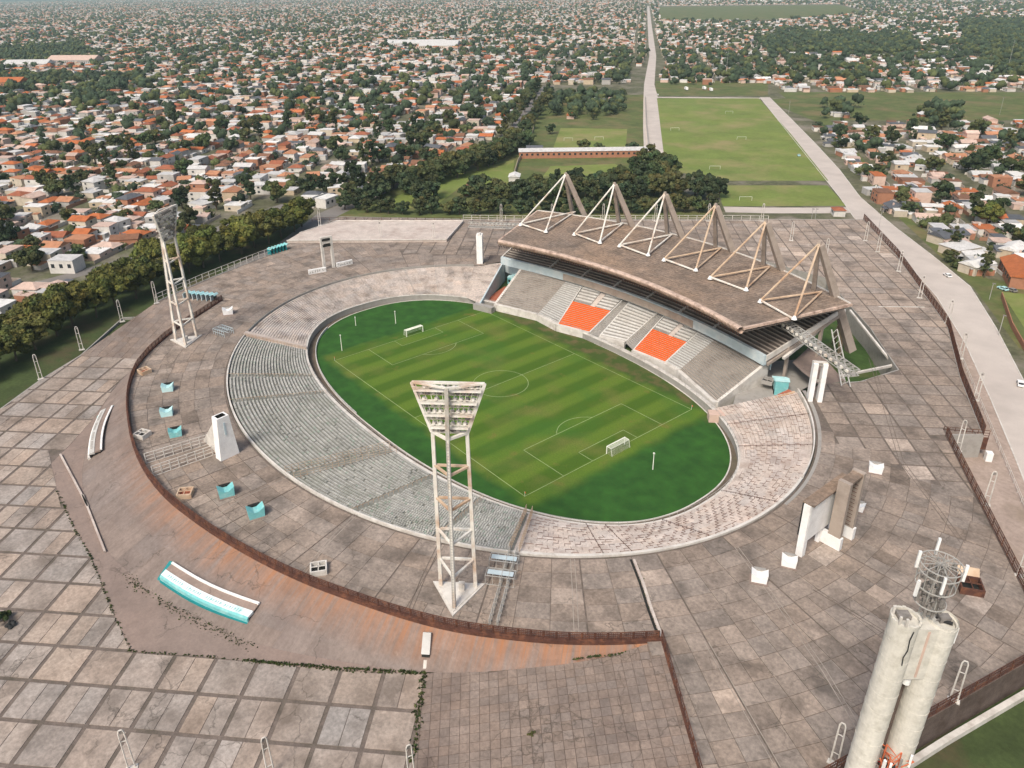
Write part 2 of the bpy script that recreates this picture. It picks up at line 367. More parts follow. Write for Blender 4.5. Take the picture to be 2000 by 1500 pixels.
def lay_slabs(cells, parent, material, zf, thick, name='paving_slab', limit=290, tints=None):
    """every cell a raised slab; the 290 largest in view are objects of their own, the rest one stuff mesh"""
    items = []
    for c in cells:
        if area(c) < 0: c = c[::-1]
        cx = sum(p[0] for p in c)/len(c); cy = sum(p[1] for p in c)/len(c)
        px, py, w = proj(cx, cy, zf(cx, cy))
        if px < -120 or px > 2120 or py > 1640 or w < 5: vis = 0
        else: vis = abs(area(c))/w**2*(1 if 0 < px < 2000 and 0 < py < 1500 else .05)
        items.append((vis, c, cx, cy))
    items.sort(key=lambda i: -i[0])
    rest = MB()
    for k, (vis, c, cx, cy) in enumerate(items):
        t = tints(cx, cy) if tints else TT()
        lift = R.uniform(-.012, .018)
        if k < limit and vis > 0:
            mb = MB(); z = zf(cx, cy)
            mb.prism([(x-cx, y-cy) for x, y in c], lambda x, y: zf(x+cx, y+cy)-z-.02, lambda x, y: zf(x+cx, y+cy)-z+thick+lift, t)
            o = mb.build(name, material); o.location = (cx, cy, z); o.parent = parent
        else: rest.prism(c, lambda x, y: zf(x, y)-.02, lambda x, y: zf(x, y)+thick+lift, t)
    if rest.f: rest.build(name+'s_beyond', material, parent, kind='stuff')
def TT(amt=.13, warm=.05):
    k = 1+R.gauss(0, amt); k = max(.62, min(1.4, k)); wv = R.uniform(-warm, warm)
    return (k*(1+wv), k, k*(1-wv))
def resample(pts, n):
    pts = [Vector(p) for p in pts]; L = [0]
    for a, b in zip(pts, pts[1:]): L.append(L[-1]+(b-a).length)
    out = []; j = 0
    for k in range(n):
        s = L[-1]*k/(n-1)
        while j < len(L)-2 and L[j+1] < s: j += 1
        t = (s-L[j])/max(1e-9, L[j+1]-L[j]); out.append(pts[j].lerp(pts[j+1], max(0, min(1, t))))
    return out
def smooth(pts, it=2):
    for _ in range(it):
        o = [pts[0]]
        for a, b in zip(pts, pts[1:]):
            a = Vector(a); b = Vector(b); o += [a.lerp(b, .25), a.lerp(b, .75)]
        o.append(pts[-1]); pts = o
    return [tuple(p) for p in pts]
def ordinal(n):
    names = ['zeroth', 'first', 'second', 'third', 'fourth', 'fifth', 'sixth', 'seventh', 'eighth', 'ninth', 'tenth', 'eleventh', 'twelfth', 'thirteenth', 'fourteenth', 'fifteenth', 'sixteenth', 'seventeenth', 'eighteenth', 'nineteenth', 'twentieth']
    if n <= 20: return names[n]
    tens = {2: 'twenty', 3: 'thirty', 4: 'forty', 5: 'fifty', 6: 'sixty', 7: 'seventy', 8: 'eighty', 9: 'ninety'}
    t = {2: 'twentieth', 3: 'thirtieth', 4: 'fortieth', 5: 'fiftieth', 6: 'sixtieth', 7: 'seventieth', 8: 'eightieth', 9: 'ninetieth'}
    return t[n//10] if n % 10 == 0 else tens[n//10]+'-'+names[n % 10]

# ------------------------------------------------------------------ plan curves
def sell(cx, cy, a, b, n, t):
    c, s = math.cos(t), math.sin(t)
    return (cx+a*math.copysign(abs(c)**(2/n), c), cy+b*math.copysign(abs(s)**(2/n), s))
def grass_pt(t): return sell(-1.8, -.7, 83.2, 46.0, 2.35, t)
def inner_pt(t): return sell(-1.0, -2.3, 85.6, 47.6, 2.35, t)
def outer_pt(t): return sell(-1.0, -.3, 102.0, 82.2, 2.0, t)
CZ = 8.0      # concourse level
IZ = 2.2      # top of the wall round the pitch
NSEG = 240
ANG = [2*math.pi*k/NSEG for k in range(NSEG)]

# perimeter of the raised concourse (45 degree square with cut corners), measured points at z 8
P_far_l = (-191, 44); P_top = (-3.5, 241.5); P_r1 = (33.6, 199.3); P_r2 = (81.9, 136.6); P_r3 = (101.1, 100.2); P_r4 = (119, 70.5); P_r5 = (112.6, 63.1); P_r6 = (127.5, 42.8); P_r7 = (148.2, 14.9)
P_r8 = (155.6, -1.0); P_r9 = (150.1, -24.4); P_r10 = (142.6, -56)
RAIL = [at(434, 586, CZ), at(381, 621, CZ), at(330, 652, CZ), at(268, 710, CZ), at(251, 760, CZ), at(249, 800, CZ), at(262, 880, CZ), at(310, 960, CZ), at(400, 1030, CZ), at(500, 1090, CZ), at(600, 1137, CZ), at(700, 1173, CZ), at(800, 1206, CZ), at(900, 1230, CZ), at(1000, 1243, CZ), at(1100, 1252, CZ), at(1200, 1253, CZ), at(1292, 1248, CZ)]
RAIL = smooth([(x, y, CZ) for x, y in RAIL], 2)
CUT_A = at(1292, 1248, CZ); CUT_B = at(1370, 1520, CZ)
CUT_B = (CUT_A[0]+(CUT_B[0]-CUT_A[0])*1.5, CUT_A[1]+(CUT_B[1]-CUT_A[1])*1.5)
concourse_outer = [(x, y) for x, y, z in RAIL]+[CUT_B, P_r10, P_r9, P_r8, P_r7, P_r6, P_r5, P_r4, P_r3, P_r2, P_r1, P_top, (-53.5, 187.7), (-142.3, 90.4), P_far_l, at(600, 452, CZ), at(540, 492, CZ), at(470, 520, CZ), at(400, 548, CZ), at(306, 590, CZ)]
# opening for the bowl: outer ellipse, with the grandstand yard on the far side
T_R, T_L = math.radians(40.5), math.radians(139.5)
bowl = []
k = T_L
while k < 2*math.pi+T_R:
    bowl.append(outer_pt(k)); k += 2*math.pi/NSEG
bowl.append(outer_pt(T_R))
GS_OPEN = [(75.4, 63.9), (82.6, 74.8), (86.4, 91.2), (64.9, 115.4), (47.5, 131.7), (29, 150), (-31, 150), (-49.5, 131.7), (-66.9, 115.4), (-88.4, 91.2), (-84.6, 76.8), (-76.5, 65.0)]
bowl_hole = bowl+GS_OPEN

# ------------------------------------------------------------------ setting: ground
outline = [(x, y) for x, y, z in RAIL][:1]
plaza_out = [at(306, 590, CZ), at(240, 622, 2), at(160, 680, 2), at(80, 740, 2), at(0, 798, 2), (-40, -180), (70, -180), CUT_B, P_r10, P_r9, P_r8, P_r7, P_r6, P_r5, P_r4, P_r3, P_r2, P_r1, P_top, (-53.5, 187.7), (-142.3, 90.4), P_far_l, at(600, 452, CZ), at(540, 492, CZ), at(470, 520, CZ), at(400, 548, CZ)]
GZ = 1.0
big = [(-16000, -4000), (-2500, -4000), (900, -900), (1500, 2500), (1500, 13000), (-16000, 13000)]
inset = [(0+(x)*.985, 20+(y-20)*.985) for x, y in plaza_out]
ground = sheet('ground', big, [inset], GZ, M['ground'])
sheet('lower_ground', [(-205, -190), (175, -190), (175, 250), (-205, 250)], [], -.6, M['yardgrass'])

# roads and grass surfaces
def strip(name, pts, widths, z, material, kind='structure'):
    mb = MB(); P = [Vector((*p, 0)) for p in pts]; Lr = []
    for i, p in enumerate(P):
        d = (P[min(i+1, len(P)-1)]-P[max(i-1, 0)]).normalized(); nrm = Vector((-d.y, d.x, 0)); wd = widths[i] if isinstance(widths, (list, tuple)) else widths
        Lr.append((p+nrm*wd/2, p-nrm*wd/2))
    for (a, b), (c, d) in zip(Lr, Lr[1:]): mb.quad((b.x, b.y, z), (d.x, d.y, z), (c.x, c.y, z), (a.x, a.y, z))
    return mb.build(name, material, kind=kind)
def pxpoly(pts, z=GZ): return [at(x, y, z) for x, y in pts]
def flat(name, pts, z, material): return sheet(name, pts, [], z, material)
# main road on the right, both edges measured
roadL = pxpoly([(1484, 190), (1520, 235), (1560, 285), (1600, 335), (1640, 385), (1668, 425), (1700, 445), (1760, 500), (1830, 580), (1885, 670), (1935, 780), (1985, 900), (2040, 1040)])
roadR = pxpoly([(1503, 190), (1548, 235), (1597, 285), (1640, 332), (1680, 385), (1726, 425), (1750, 445), (1822, 500), (1895, 560), (1945, 640), (2000, 745), (2060, 860), (2130, 1000)])
mb = MB()
for a, b, c, d in zip(roadL, roadL[1:], roadR[1:], roadR): mb.quad((*a, GZ+.02), (*b, GZ+.02), (*c, GZ+.02), (*d, GZ+.02))
road_main = mb.build('road', M['road'], kind='structure')
def kerb_line(pts, z, wd, h, material, name, parent=None):
    mb = MB(); P = [Vector((*p[:2], 0)) for p in pts]
    for a, b in zip(P, P[1:]):
        d = (b-a).normalized(); nn = Vector((-d.y, d.x, 0))*wd/2
        mb.prism([tuple((q)[:2]) for q in (a-nn, b-nn, b+nn, a+nn)][::1], z, z+h)
    return mb.build(name, material, parent)
ko = kerb_line(roadR, GZ, .35, .14, M['kerb'], 'kerb'); ko['kind'] = 'structure'
ko = kerb_line(roadL, GZ, .35, .14, M['kerb'], 'kerb'); ko['kind'] = 'structure'
strip('road', pxpoly([(1266, 12), (1269, 50), (1275, 110), (1268, 165), (1272, 200), (1276, 250), (1284, 312)]), [12, 12, 12, 13, 17, 18, 19], GZ+.02, M['road'])
strip('road', pxpoly([(1072, 168), (1050, 195), (1030, 225), (1005, 258)]), 15, GZ+.02, M['asphalt'])
strip('road', pxpoly([(1005, 258), (940, 300), (800, 350), (700, 392), (640, 420), (560, 480), (460, 530)]), [15, 12, 10, 12, 14, 12, 12], GZ+.025, M['asphalt'])
strip('road', pxpoly([(1415, 409), (1500, 411), (1600, 411), (1680, 410)]), 12, GZ+.03, M['road'])
strip('road', pxpoly([(1275, 190), (1380, 191), (1500, 192)]), 8, GZ+.03, M['road'])
fieldp = pxpoly([(1285, 193), (1479, 193), (1616, 352), (1322, 352)])
flat('lawn', pxpoly([(1283, 192), (1482, 192), (1545, 262), (1618, 353), (1400, 353), (1300, 330)]), GZ+.04, M['lawn'])
flat('lawn', pxpoly([(1398, 362), (1616, 362), (1652, 402), (1412, 403)]), GZ+.04, M['lawn'])
flat('park_grass', pxpoly([(560, 470), (700, 385), (800, 345), (1000, 262), (1072, 185), (1262, 185), (1272, 330), (1420, 430), (600, 450)]), GZ+.01, M['park'])
flat('lawn', pxpoly([(770, 385), (870, 345), (1005, 312), (1000, 360), (900, 365), (860, 395), (770, 412)]), GZ+.045, M['lawn'])
flat('lawn', pxpoly([(1095, 250), (1225, 252), (1222, 292), (1080, 290)]), GZ+.045, M['lawn'])
flat('lawn', pxpoly([(1075, 325), (1200, 320), (1250, 340), (1060, 345)]), GZ+.045, M['lawn'])
flat('lawn', pxpoly([(1955, 570), (2010, 575), (2060, 700), (2010, 655)]), GZ+.045, M['lawn'])
flat('park_grass', pxpoly([(1520, 180), (2010, 180), (2010, 235), (1590, 235)]), GZ+.01, M['park'])
flat('park_grass', pxpoly([(1285, 14), (1640, 10), (1690, 24), (1500, 38), (1290, 38)]), GZ+.01, M['park'])
flat('park_grass', pxpoly([(1490, 195), (1600, 240), (1700, 360), (1760, 430), (1900, 560), (1990, 680), (2080, 700), (2040, 560), (1930, 545), (1780, 430), (1700, 330), (1640, 250), (1560, 190)]), GZ+.008, M['park'])
flat('park_grass', pxpoly([(1280, 158), (1500, 158), (1500, 187), (1280, 187)]), GZ+.01, M['park'])
flat('verge', [at(-60, 660, GZ), at(0, 640, GZ), at(250, 540, GZ), at(400, 480, GZ), at(590, 425, GZ), at(620, 440, GZ), at(400, 560, GZ), at(310, 598, GZ), at(160, 690, GZ), at(0, 806, GZ), at(-150, 900, GZ)], GZ+.012, M['verge'])
flat('sandy_ground', [P_r7, P_r6, P_r5, P_r4, P_r3, P_r2, P_r1, P_top]+[at(*p, GZ) for p in ((1668, 425), (1700, 445), (1760, 500), (1830, 580), (1885, 670), (1935, 780), (1985, 900), (2040, 1040), (2080, 1130))], GZ+.016, M['dirt'])
flat('verge', [(142, -60), (149.5, -24), (155, 0), (148, 16), (160, 30), (300, -60), (240, -190), (120, -170)], GZ+.012, M['verge'])
strip('road', [at(60, 560, GZ), at(250, 508, GZ), at(420, 450, GZ), at(560, 400, GZ)], 9, GZ+.02, M['asphalt'])

# ------------------------------------------------------------------ field, moat
field = sheet('pitch', [grass_pt(t) for t in ANG], [], 0, M['pitch'])
sheet('moat', [inner_pt(t) for t in ANG], [[grass_pt(t) for t in ANG]], -.15, M['moat'])
mb = MB()
for i in range(NSEG):
    a, b = grass_pt(ANG[i]), grass_pt(ANG[(i+1) % NSEG])
    sc = .9965
    a2, b2 = [( -1.8+(p[0]+1.8)*1.004, -.7+(p[1]+.7)*1.007) for p in (a, b)]
    mb.prism([a, a2, b2, b], -.15, .1)
o = mb.build('pitch_kerb', M['kerb'], kind='structure')
# lines
LN, WD = 103.3/2, 67.9/2; lw = .17
mb = MB()
def ln(x0, y0, x1, y1):
    d = Vector((x1-x0, y1-y0)).normalized(); n_ = Vector((-d.y, d.x))*lw/2; e = d*lw/2
    mb.quad((x0-n_.x-e.x, y0-n_.y-e.y, .006), (x1-n_.x+e.x, y1-n_.y+e.y, .006), (x1+n_.x+e.x, y1+n_.y+e.y, .006), (x0+n_.x-e.x, y0+n_.y-e.y, .006))
def arc(cx, cy, r, a0, a1, n=40):
    for k in range(n):
        a = a0+(a1-a0)*k/n; b = a0+(a1-a0)*(k+1)/n
        mb.quad(*[(cx+rr*math.cos(q), cy+rr*math.sin(q), .007) for rr, q in ((r-lw/2, a), (r+lw/2, a), (r+lw/2, b), (r-lw/2, b))])
for s in (-1, 1): ln(-LN, s*WD, LN, s*WD); ln(s*LN, -WD, s*LN, WD)
ln(0, -WD, 0, WD); arc(0, 0, 9.15, 0, 2*math.pi, 64)
for s in (-1, 1):
    for dd, ww in ((16.5, 20.16), (5.5, 9.16)):
        ln(s*(LN-dd), -ww, s*(LN-dd), ww); ln(s*LN, ww, s*(LN-dd), ww); ln(s*LN, -ww, s*(LN-dd), -ww)
    a = math.acos(5.5/9.15); base = math.pi if s > 0 else 0
    arc(s*(LN-11), 0, 9.15, base-a, base+a, 24)
mb.build('pitch_line', M['line'], kind='structure')

# ------------------------------------------------------------------ concourse
# bright band under the slabs is the bare deck between them
deck = sheet('concourse', concourse_outer, [bowl_hole], CZ-.1, M['joint'])
GRID45 = math.pi/4
def fan_cells():
    cells = []
    # radial panels round the bowl: 15 m gutters every few panels, then panels get wider and are split again
    n0 = 72
    t0, t1 = T_L-.02, 2*math.pi+T_R+.05
    ts = [t0+(t1-t0)*k/n0 for k in range(n0+1)]
    def ray(t, d):
        p = outer_pt(t); nx, ny = math.cos(t)/102, math.sin(t)/82.2; l = math.hypot(nx, ny)
        return (p[0]+nx/l*d, p[1]+ny/l*d)
    for i in range(n0):
        ta, tb = ts[i], ts[i+1]
        d = .55
        while d < 74:
            dn = d+R.choice((4.3, 4.3, 4.6))
            wdt = math.dist(ray(ta, d), ray(tb, d)); k = max(1, round(wdt/4.7))
            if k > 1 and d < 1: k = max(1, k)
            for j in range(k):
                u0, u1 = j/k, (j+1)/k
                def P_(u, q):
                    a, b = ray(ta, q), ray(tb, q); return (a[0]+(b[0]-a[0])*u, a[1]+(b[1]-a[1])*u)
                g = .055; gs = .28 if i % 3 == 0 else g       # wide double gutters on some radial lines
                W0 = max(.5, wdt/k)
                e0 = (gs if j == 0 else g)/W0; e1 = g/W0
                c = [P_(u0+e0/k, d+g), P_(u1-e1/k, d+g), P_(u1-e1/k, dn-g), P_(u0+e0/k, dn-g)]
                cells.append(c)
            d = dn
    return cells
def side_far(p):      # far strip behind the grandstand is laid on the 45 degree grid
    x, y = p
    return (x+y > 131 and y > 40) or (y-x > 150 and y > 38)
cells = []
for c in fan_cells():
    cx = sum(p[0] for p in c)/4; cy = sum(p[1] for p in c)/4
    if side_far((cx, cy)): continue
    q = clip_cell(c, concourse_outer, [bowl_hole])
    if q and len(q) >= 3: cells.append(q)
ca = math.cos(GRID45); pitch_ = 6.3
for i in range(-60, 60):
    for j in range(-60, 60):
        a0, b0 = i*pitch_, j*pitch_
        g = .27
        loc = [(a0+g, b0+g), (a0+pitch_-g, b0+g), (a0+pitch_-g, b0+pitch_-g), (a0+g, b0+pitch_-g)]
        c = [(ca*(a-b), ca*(a+b)) for a, b in loc]
        cx = sum(p[0] for p in c)/4; cy = sum(p[1] for p in c)/4
        if not side_far((cx, cy)): continue
        if abs(cx) > 240 or cy > 260 or cy < 30: continue
        q = clip_cell(c, concourse_outer, [bowl_hole])
        if q and len(q) >= 3: cells.append(q)
def conc_tint(x, y):
    k = 1+R.gauss(0, .065)
    if R.random() < .02: k *= 1.4
    if R.random() < .06: k *= .82
    if y < -60 and x < 90: k *= .96
    if x+y > 150 and y > 120: k *= 1.25
    wv = R.uniform(-.03, .035)
    return (k*(1+wv), k, k*(1-wv))
lay_slabs(cells, deck, M['slab'], lambda x, y: CZ-.1, .1, limit=290, tints=conc_tint)

kerb_line([at(1716, 599, CZ), at(1806, 600, CZ)], CZ, .5, .12, M['kerb'], 'painted_kerb')['kind'] = 'structure'
for pts, wd, off_, mt in (([(1118, 1092), (1122, 1150), (1126, 1238)], .16, .45, 'bench_brown'), ([(1438, 1068), (1520, 1180), (1610, 1310), (1705, 1470)], .13, .4, 'bench_brown'), ([(1380, 1255), (1440, 1360), (1520, 1500)], .13, .4, 'bench_brown'), ([(1180, 1092), (1180, 1100)], .1, .3, 'bench_brown'), ([(570, 928), (480, 970), (405, 1018)], .18, .0, 'bench_brown'), ([(705, 995), (640, 1060), (592, 1120)], .14, .35, 'bench_brown'), ([(446, 622), (520, 634)], .2, 0, 'bench_brown'), ([(1590, 1150), (1750, 1250), (1880, 1340)], .12, .35, 'joint'), ([(1700, 700), (1760, 900), (1880, 1060)], .12, .5, 'joint'), ([(860, 1060), (826, 1130), (800, 1195)], .16, .4, 'joint')):
    q_ = [Vector(at(x, y, CZ)) for x, y in pts]; d_ = (q_[-1]-q_[0]).normalized(); n_ = Vector((-d_.y, d_.x))*off_
    for sg in ((-1, 1) if off_ else (0,)): kerb_line([tuple(p+n_*sg) for p in q_], CZ+.012, wd, .04, M[mt], 'gutter_edge')['kind'] = 'structure'
q_ = [at(x, y, CZ) for x, y in ((1238, 1094), (1256, 1140), (1272, 1190), (1292, 1244))]
kerb_line(q_, CZ, .55, .35, M['terrace'], 'expansion_kerb')['kind'] = 'structure'
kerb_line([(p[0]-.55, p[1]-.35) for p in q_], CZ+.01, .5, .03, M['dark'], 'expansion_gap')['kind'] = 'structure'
# ------------------------------------------------------------------ lower plaza, ramps, embankment
BOT = [(434, 587, 8), (381, 623, 7.1), (330, 657, 5), (276, 702, 2.2), (222, 756, 2), (185, 820, 2), (160, 905, 2), (161, 965, 2), (209, 1077, 2), (228, 1096, 2), (270, 1134, 2), (297, 1160, 2), (437, 1234, 2), (490, 1255, 2), (560, 1272, 2), (640, 1287, 2), (740, 1303, 2), (825, 1313, 2.05), (930, 1313, 3.4), (1030, 1305, 4.6), (1122, 1295, 5.8), (1200, 1278, 6.8), (1292, 1249, 8)]
BOTP = [(*at(x, y, z), z-.1) for x, y, z in BOT]; BOTP = smooth(BOTP, 1)
NS = 160
ra = resample([(x, y, CZ-.12) for x, y, z in RAIL], NS); rb = resample(BOTP, NS)
# pair rail and toe by nearest parameter so panels run square to the rail
mb = MB(); mb.run = []
sacc = 0; rows = 8; panel = []
for k in range(NS):
    if k: sacc += (ra[k]-ra[k-1]).length
    for r_ in range(rows+1):
        p = ra[k].lerp(rb[k], r_/rows); L_ = (rb[k]-ra[k]).length
        mb.v.append(tuple(p)); mb.run.append((sacc, L_*r_/rows, min(1, max(.12, (ra[k].x+45)/75))))
tint_cols = {}
for k in range(NS-1):
    for r_ in range(rows):
        i = k*(rows+1)+r_
        mb.f.append((i, i+1, i+rows+2, i+rows+1)); key = (k//4, r_//4 if k//4 % 2 else (r_+2)//4)
        if key not in tint_cols: tint_cols[key] = TT(.035, .02)
        mb.t.append(tint_cols[key])
emb = mb.build('embankment', M['slope'], kind='structure')
# thin raised seams between embankment panels, about every 5 m
mb = MB()
for k in range(0, NS-1, 4):
    a, b = ra[k], rb[k]
    if (a-b).length < 2: continue
    d = (ra[k+1]-ra[k]).normalized()*.035
    up = Vector((0, 0, .04))
    mb.quad(a-d+up, b-d+up, b+d+up, a+d+up)
mb.build('embankment_seam', M['ramp'], emb, kind='stuff')

# tiled plaza region
toe = [(p.x, p.y) for p in rb]
APR = [(100, 905), (112, 960), (148, 1038), (177, 1086), (205, 1157), (226, 1208), (255, 1272), (410, 1283), (560, 1300), (700, 1312), (828, 1316)]
apr = [at(x, y, 2) for x, y in APR]
footL_o, footL_i = at(157, 694, 2), at(276, 702, 2)
footR_i, footR_o = at(828, 1316, 2), at(795, 1560, 2)
tile_left = at(196, 770, 2)
plaza_poly = [footL_i, at(228, 752, 2), at(180, 820, 2), at(140, 865, 2)]+apr+[footR_o, (100, -150), (40, -190), (-60, -190), at(0, 799, 2), at(80, 741, 2), footL_o]
plaza = sheet('lower_plaza', plaza_poly, [], 1.9, M['joint'])
sheet('apron', [p for p in toe if -100 < p[0] < 86 and p[1] < -84] + [footR_i]+apr[::-1]+[at(140, 865, 2), at(180, 820, 2), at(228, 752, 2)], [], 1.93, M['apron'])
cells = []; PT = 8.35; off = (at(35, 1255, 2)); oa, ob = (off[0]+off[1])*ca, (off[1]-off[0])*ca
for i in range(-30, 30):
    for j in range(-30, 30):
        a0, b0 = oa+i*PT, ob+j*PT; g = .42
        mid = R.random() < .45
        for (s0, s1) in (((0, .5), (.5, 1)) if mid else ((0, 1),)):
            la, lb = a0+g+(PT-2*g)*s0+(.06 if s0 else 0), a0+g+(PT-2*g)*s1-(.06 if s1 < 1 else 0)
            c = [(ca*(a-b), ca*(a+b)) for a, b in ((la, b0+g), (lb, b0+g), (lb, b0+PT-g), (la, b0+PT-g))]
            q = clip_cell(c, plaza_poly, [])
            if q: cells.append(q)
def plaza_tint(x, y):
    k = 1+R.gauss(0, .07)
    if R.random() < .06: k *= 1.12
    wv = R.uniform(-.05, .07); return (k*(1+wv), k, k*(1-wv))
lay_slabs(cells, plaza, M['plaza_slab'], lambda x, y: 1.9, .1, limit=295, tints=plaza_tint)

# ramps
def ramp_fn(f0, f1, t0, t1, z0, z1):
    """height rises from line f0-f1 to line t0-t1"""
    fm = Vector(((f0[0]+f1[0])/2, (f0[1]+f1[1])/2)); 
    def fn(x, y):
        def dist(a, b): 
            n_ = Vector((-(b[1]-a[1]), b[0]-a[0])).normalized(); return abs((x-a[0])*n_.x+(y-a[1])*n_.y)
        d0, d1 = dist(f0, f1), dist(t0, t1)
        return z0+(z1-z0)*min(1, max(0, d0/(d0+d1+1e-9)))
    return fn
topL_i, topL_o = at(434, 587, 8), at(306, 590, 8)
topR_i, topR_o = CUT_A, CUT_B
rl = ramp_fn(footL_o, footL_i, topL_o, topL_i, 2, 8); rr = ramp_fn(footR_i, footR_o, topR_i, topR_o, 2, 8)
toeL = [p for p in BOTP if p[1] > -93 and p[0] < -80]; toeR = [p for p in BOTP if p[0] > 81.5 and p[1] > -90]
toeLp = [(p[0], p[1]) for p in toeL][::-1]
rampL_poly = [footL_o, footL_i]+toeLp+[topL_i, topL_o]
toeRp = [(p[0], p[1]) for p in toeR]
rampR_poly = [footR_o, footR_i][::-1][:1]+toeRp+[topR_i, topR_o, footR_o]
for poly, fn, nm, f0 in ((rampL_poly, rl, 'ramp', footL_o), (rampR_poly, rr, 'ramp', footR_i)):
    rp = sheet(nm, poly, [], lambda x, y, fn=fn: fn(x, y)-.12, M['joint_soft'])
    cells = []
    PT2 = 1.75 if fn is rr else 3.2
    lo = min(p[0] for p in poly)-15, min(p[1] for p in poly)-15; hi = max(p[0] for p in poly)+15, max(p[1] for p in poly)+15
    if fn is rr: dx = Vector((topR_o[0]-topR_i[0], topR_o[1]-topR_i[1])).normalized()
    else: dx = Vector((footL_i[0]-footL_o[0], footL_i[1]-footL_o[1])).normalized()
    dy = Vector((-dx.y, dx.x)); c0 = Vector(poly[0])
    nn = int(110/PT2)
    for i in range(-nn, nn):
        for j in range(-nn, nn):
            g = .045
            c = [tuple(c0+dx*(i*PT2+a)+dy*(j*PT2+b)) for a, b in ((g, g), (PT2-g, g), (PT2-g, PT2-g), (g, PT2-g))]
            cx, cy = c0+dx*((i+.5)*PT2)+dy*((j+.5)*PT2)
            if not (lo[0] < cx < hi[0] and lo[1] < cy < hi[1]): continue
            q = clip_cell(c, poly, [])
            if q: cells.append(q)
    lay_slabs(cells, rp, M['ramp'], lambda x, y, fn=fn: fn(x, y)-.12, .1, limit=200, tints=lambda x, y: TT(.05, .03))

# retaining faces of the concourse where it drops
def wall_line(pts, z0, z1, wd, material, name, kind=None, parent=None):
    mb = MB(); P = [Vector((*p[:2], 0)) for p in pts]
    for a, b in zip(P, P[1:]):
        d = (b-a).normalized(); nn = Vector((-d.y, d.x, 0))*wd/2
        mb.prism([tuple(q[:2]) for q in (a-nn, b-nn, b+nn, a+nn)], z0, z1, None, True)
    return mb.build(name, material, parent, kind=kind)
edge_r = [CUT_B, P_r10, P_r9, P_r8, P_r7, P_r6, P_r5]
wall_line([P_r10, P_r9, P_r8, P_r7, P_r6, P_r5], -.5, CZ+.12, .5, M['w_brownwall'], 'retaining_wall', 'structure')
wall_line([P_r5, P_r4, P_r3, P_r2, P_r1, P_top, (-53.5, 187.7), (-142.3, 90.4), P_far_l, at(600, 452, CZ), at(540, 492, CZ), at(470, 520, CZ), at(400, 548, CZ), at(306, 590, CZ)], -.5, CZ+.12, .5, M['concgrey'], 'retaining_wall', 'structure')
wall_line(GS_OPEN, -.6, CZ-.02, .4, M['concgrey'], 'yard_wall', 'structure')
wall_line([CUT_A, (CUT_B[0], CUT_B[1])], 0, CZ+.1, .4, M['rust'], 'retaining_wall', 'structure')
wall_line([CUT_B, P_r10], 0, CZ+.1, .4, M['w_brownwall'], 'retaining_wall', 'structure')
wall_line([at(306, 590, CZ), at(240, 620, 2), at(157, 694, 2), at(80, 741, 2), at(0, 799, 2), (-40, -185)], 0, 2.0, .5, M['concgrey'], 'retaining_wall', 'structure')
wall_line([(144, -60), (151.5, -25), (157.3, -1), (150, 16)], GZ, GZ+1.2, 1.0, M['kerb'], 'low_wall', 'structure')

# ------------------------------------------------------------------ stadium bowl (terraces)
bowl_t = thing('stadium_bowl', 'oval concrete terrace bowl of the stadium ringing the green pitch', 'stadium', (0, 0, 0))
def ang_of(px, py, z=CZ):
    x, y = at(px, py, z); return math.atan2((y+.3)/82.2, (x+1)/102)%(2*math.pi)
TA = ang_of(1552, 762)                      # right end of the open terraces
TB = ang_of(1000, 1078); TC = ang_of(468, 656)   # grey seat sector between these
TL = math.radians(141.5)
def ip(t):       # inner point matched radially with the outer one, so aisles run square
    return inner_pt(ANGMAP(t))
def ANGMAP(t):   # keep directions similar: use the polar angle of the outer point
    x, y = outer_pt(t); return math.atan2((y+2.3)/47.6*.86, (x+1)/85.6)
def tp(t, s, z=None):
    a, b = ip(t), outer_pt(t); return (a[0]+(b[0]-a[0])*s, a[1]+(b[1]-a[1])*s)
def terrace(name, t0, t1, rows, material, seg=2.2, s1=.965):
    n = max(4, int((t1-t0)*90/seg)); mb = MB(); blocks = {}
    for k in range(n):
        a, b = t0+(t1-t0)*k/n, t0+(t1-t0)*(k+1)/n
        for r_ in range(rows):
            sa, sb = .03+(s1-.03)*r_/rows, .03+(s1-.03)*(r_+1)/rows
            z0 = IZ+(CZ-.3-IZ)*r_/rows; z1 = IZ+(CZ-.3-IZ)*(r_+1)/rows
            key = (k//2, (r_+(k//2 % 3))//3)
            if key not in blocks: blocks[key] = TT(.06, .03)
            t_ = blocks[key]
            p = [(*tp(a, sa), z0), (*tp(b, sa), z0), (*tp(b, sa), z1), (*tp(a, sa), z1), (*tp(b, sb), z1), (*tp(a, sb), z1)]
            i = len(mb.v); mb.v += p; mb.f += [(i, i+1, i+2, i+3), (i+3, i+2, i+4, i+5)]; mb.t += [tuple(c*.97 for c in t_), t_]
    return mb.build(name, material, bowl_t)
F2 = 2*math.pi
_wi, _wo = at(938, 590, 3), at(985, 507, 9.0)
mb = MB()
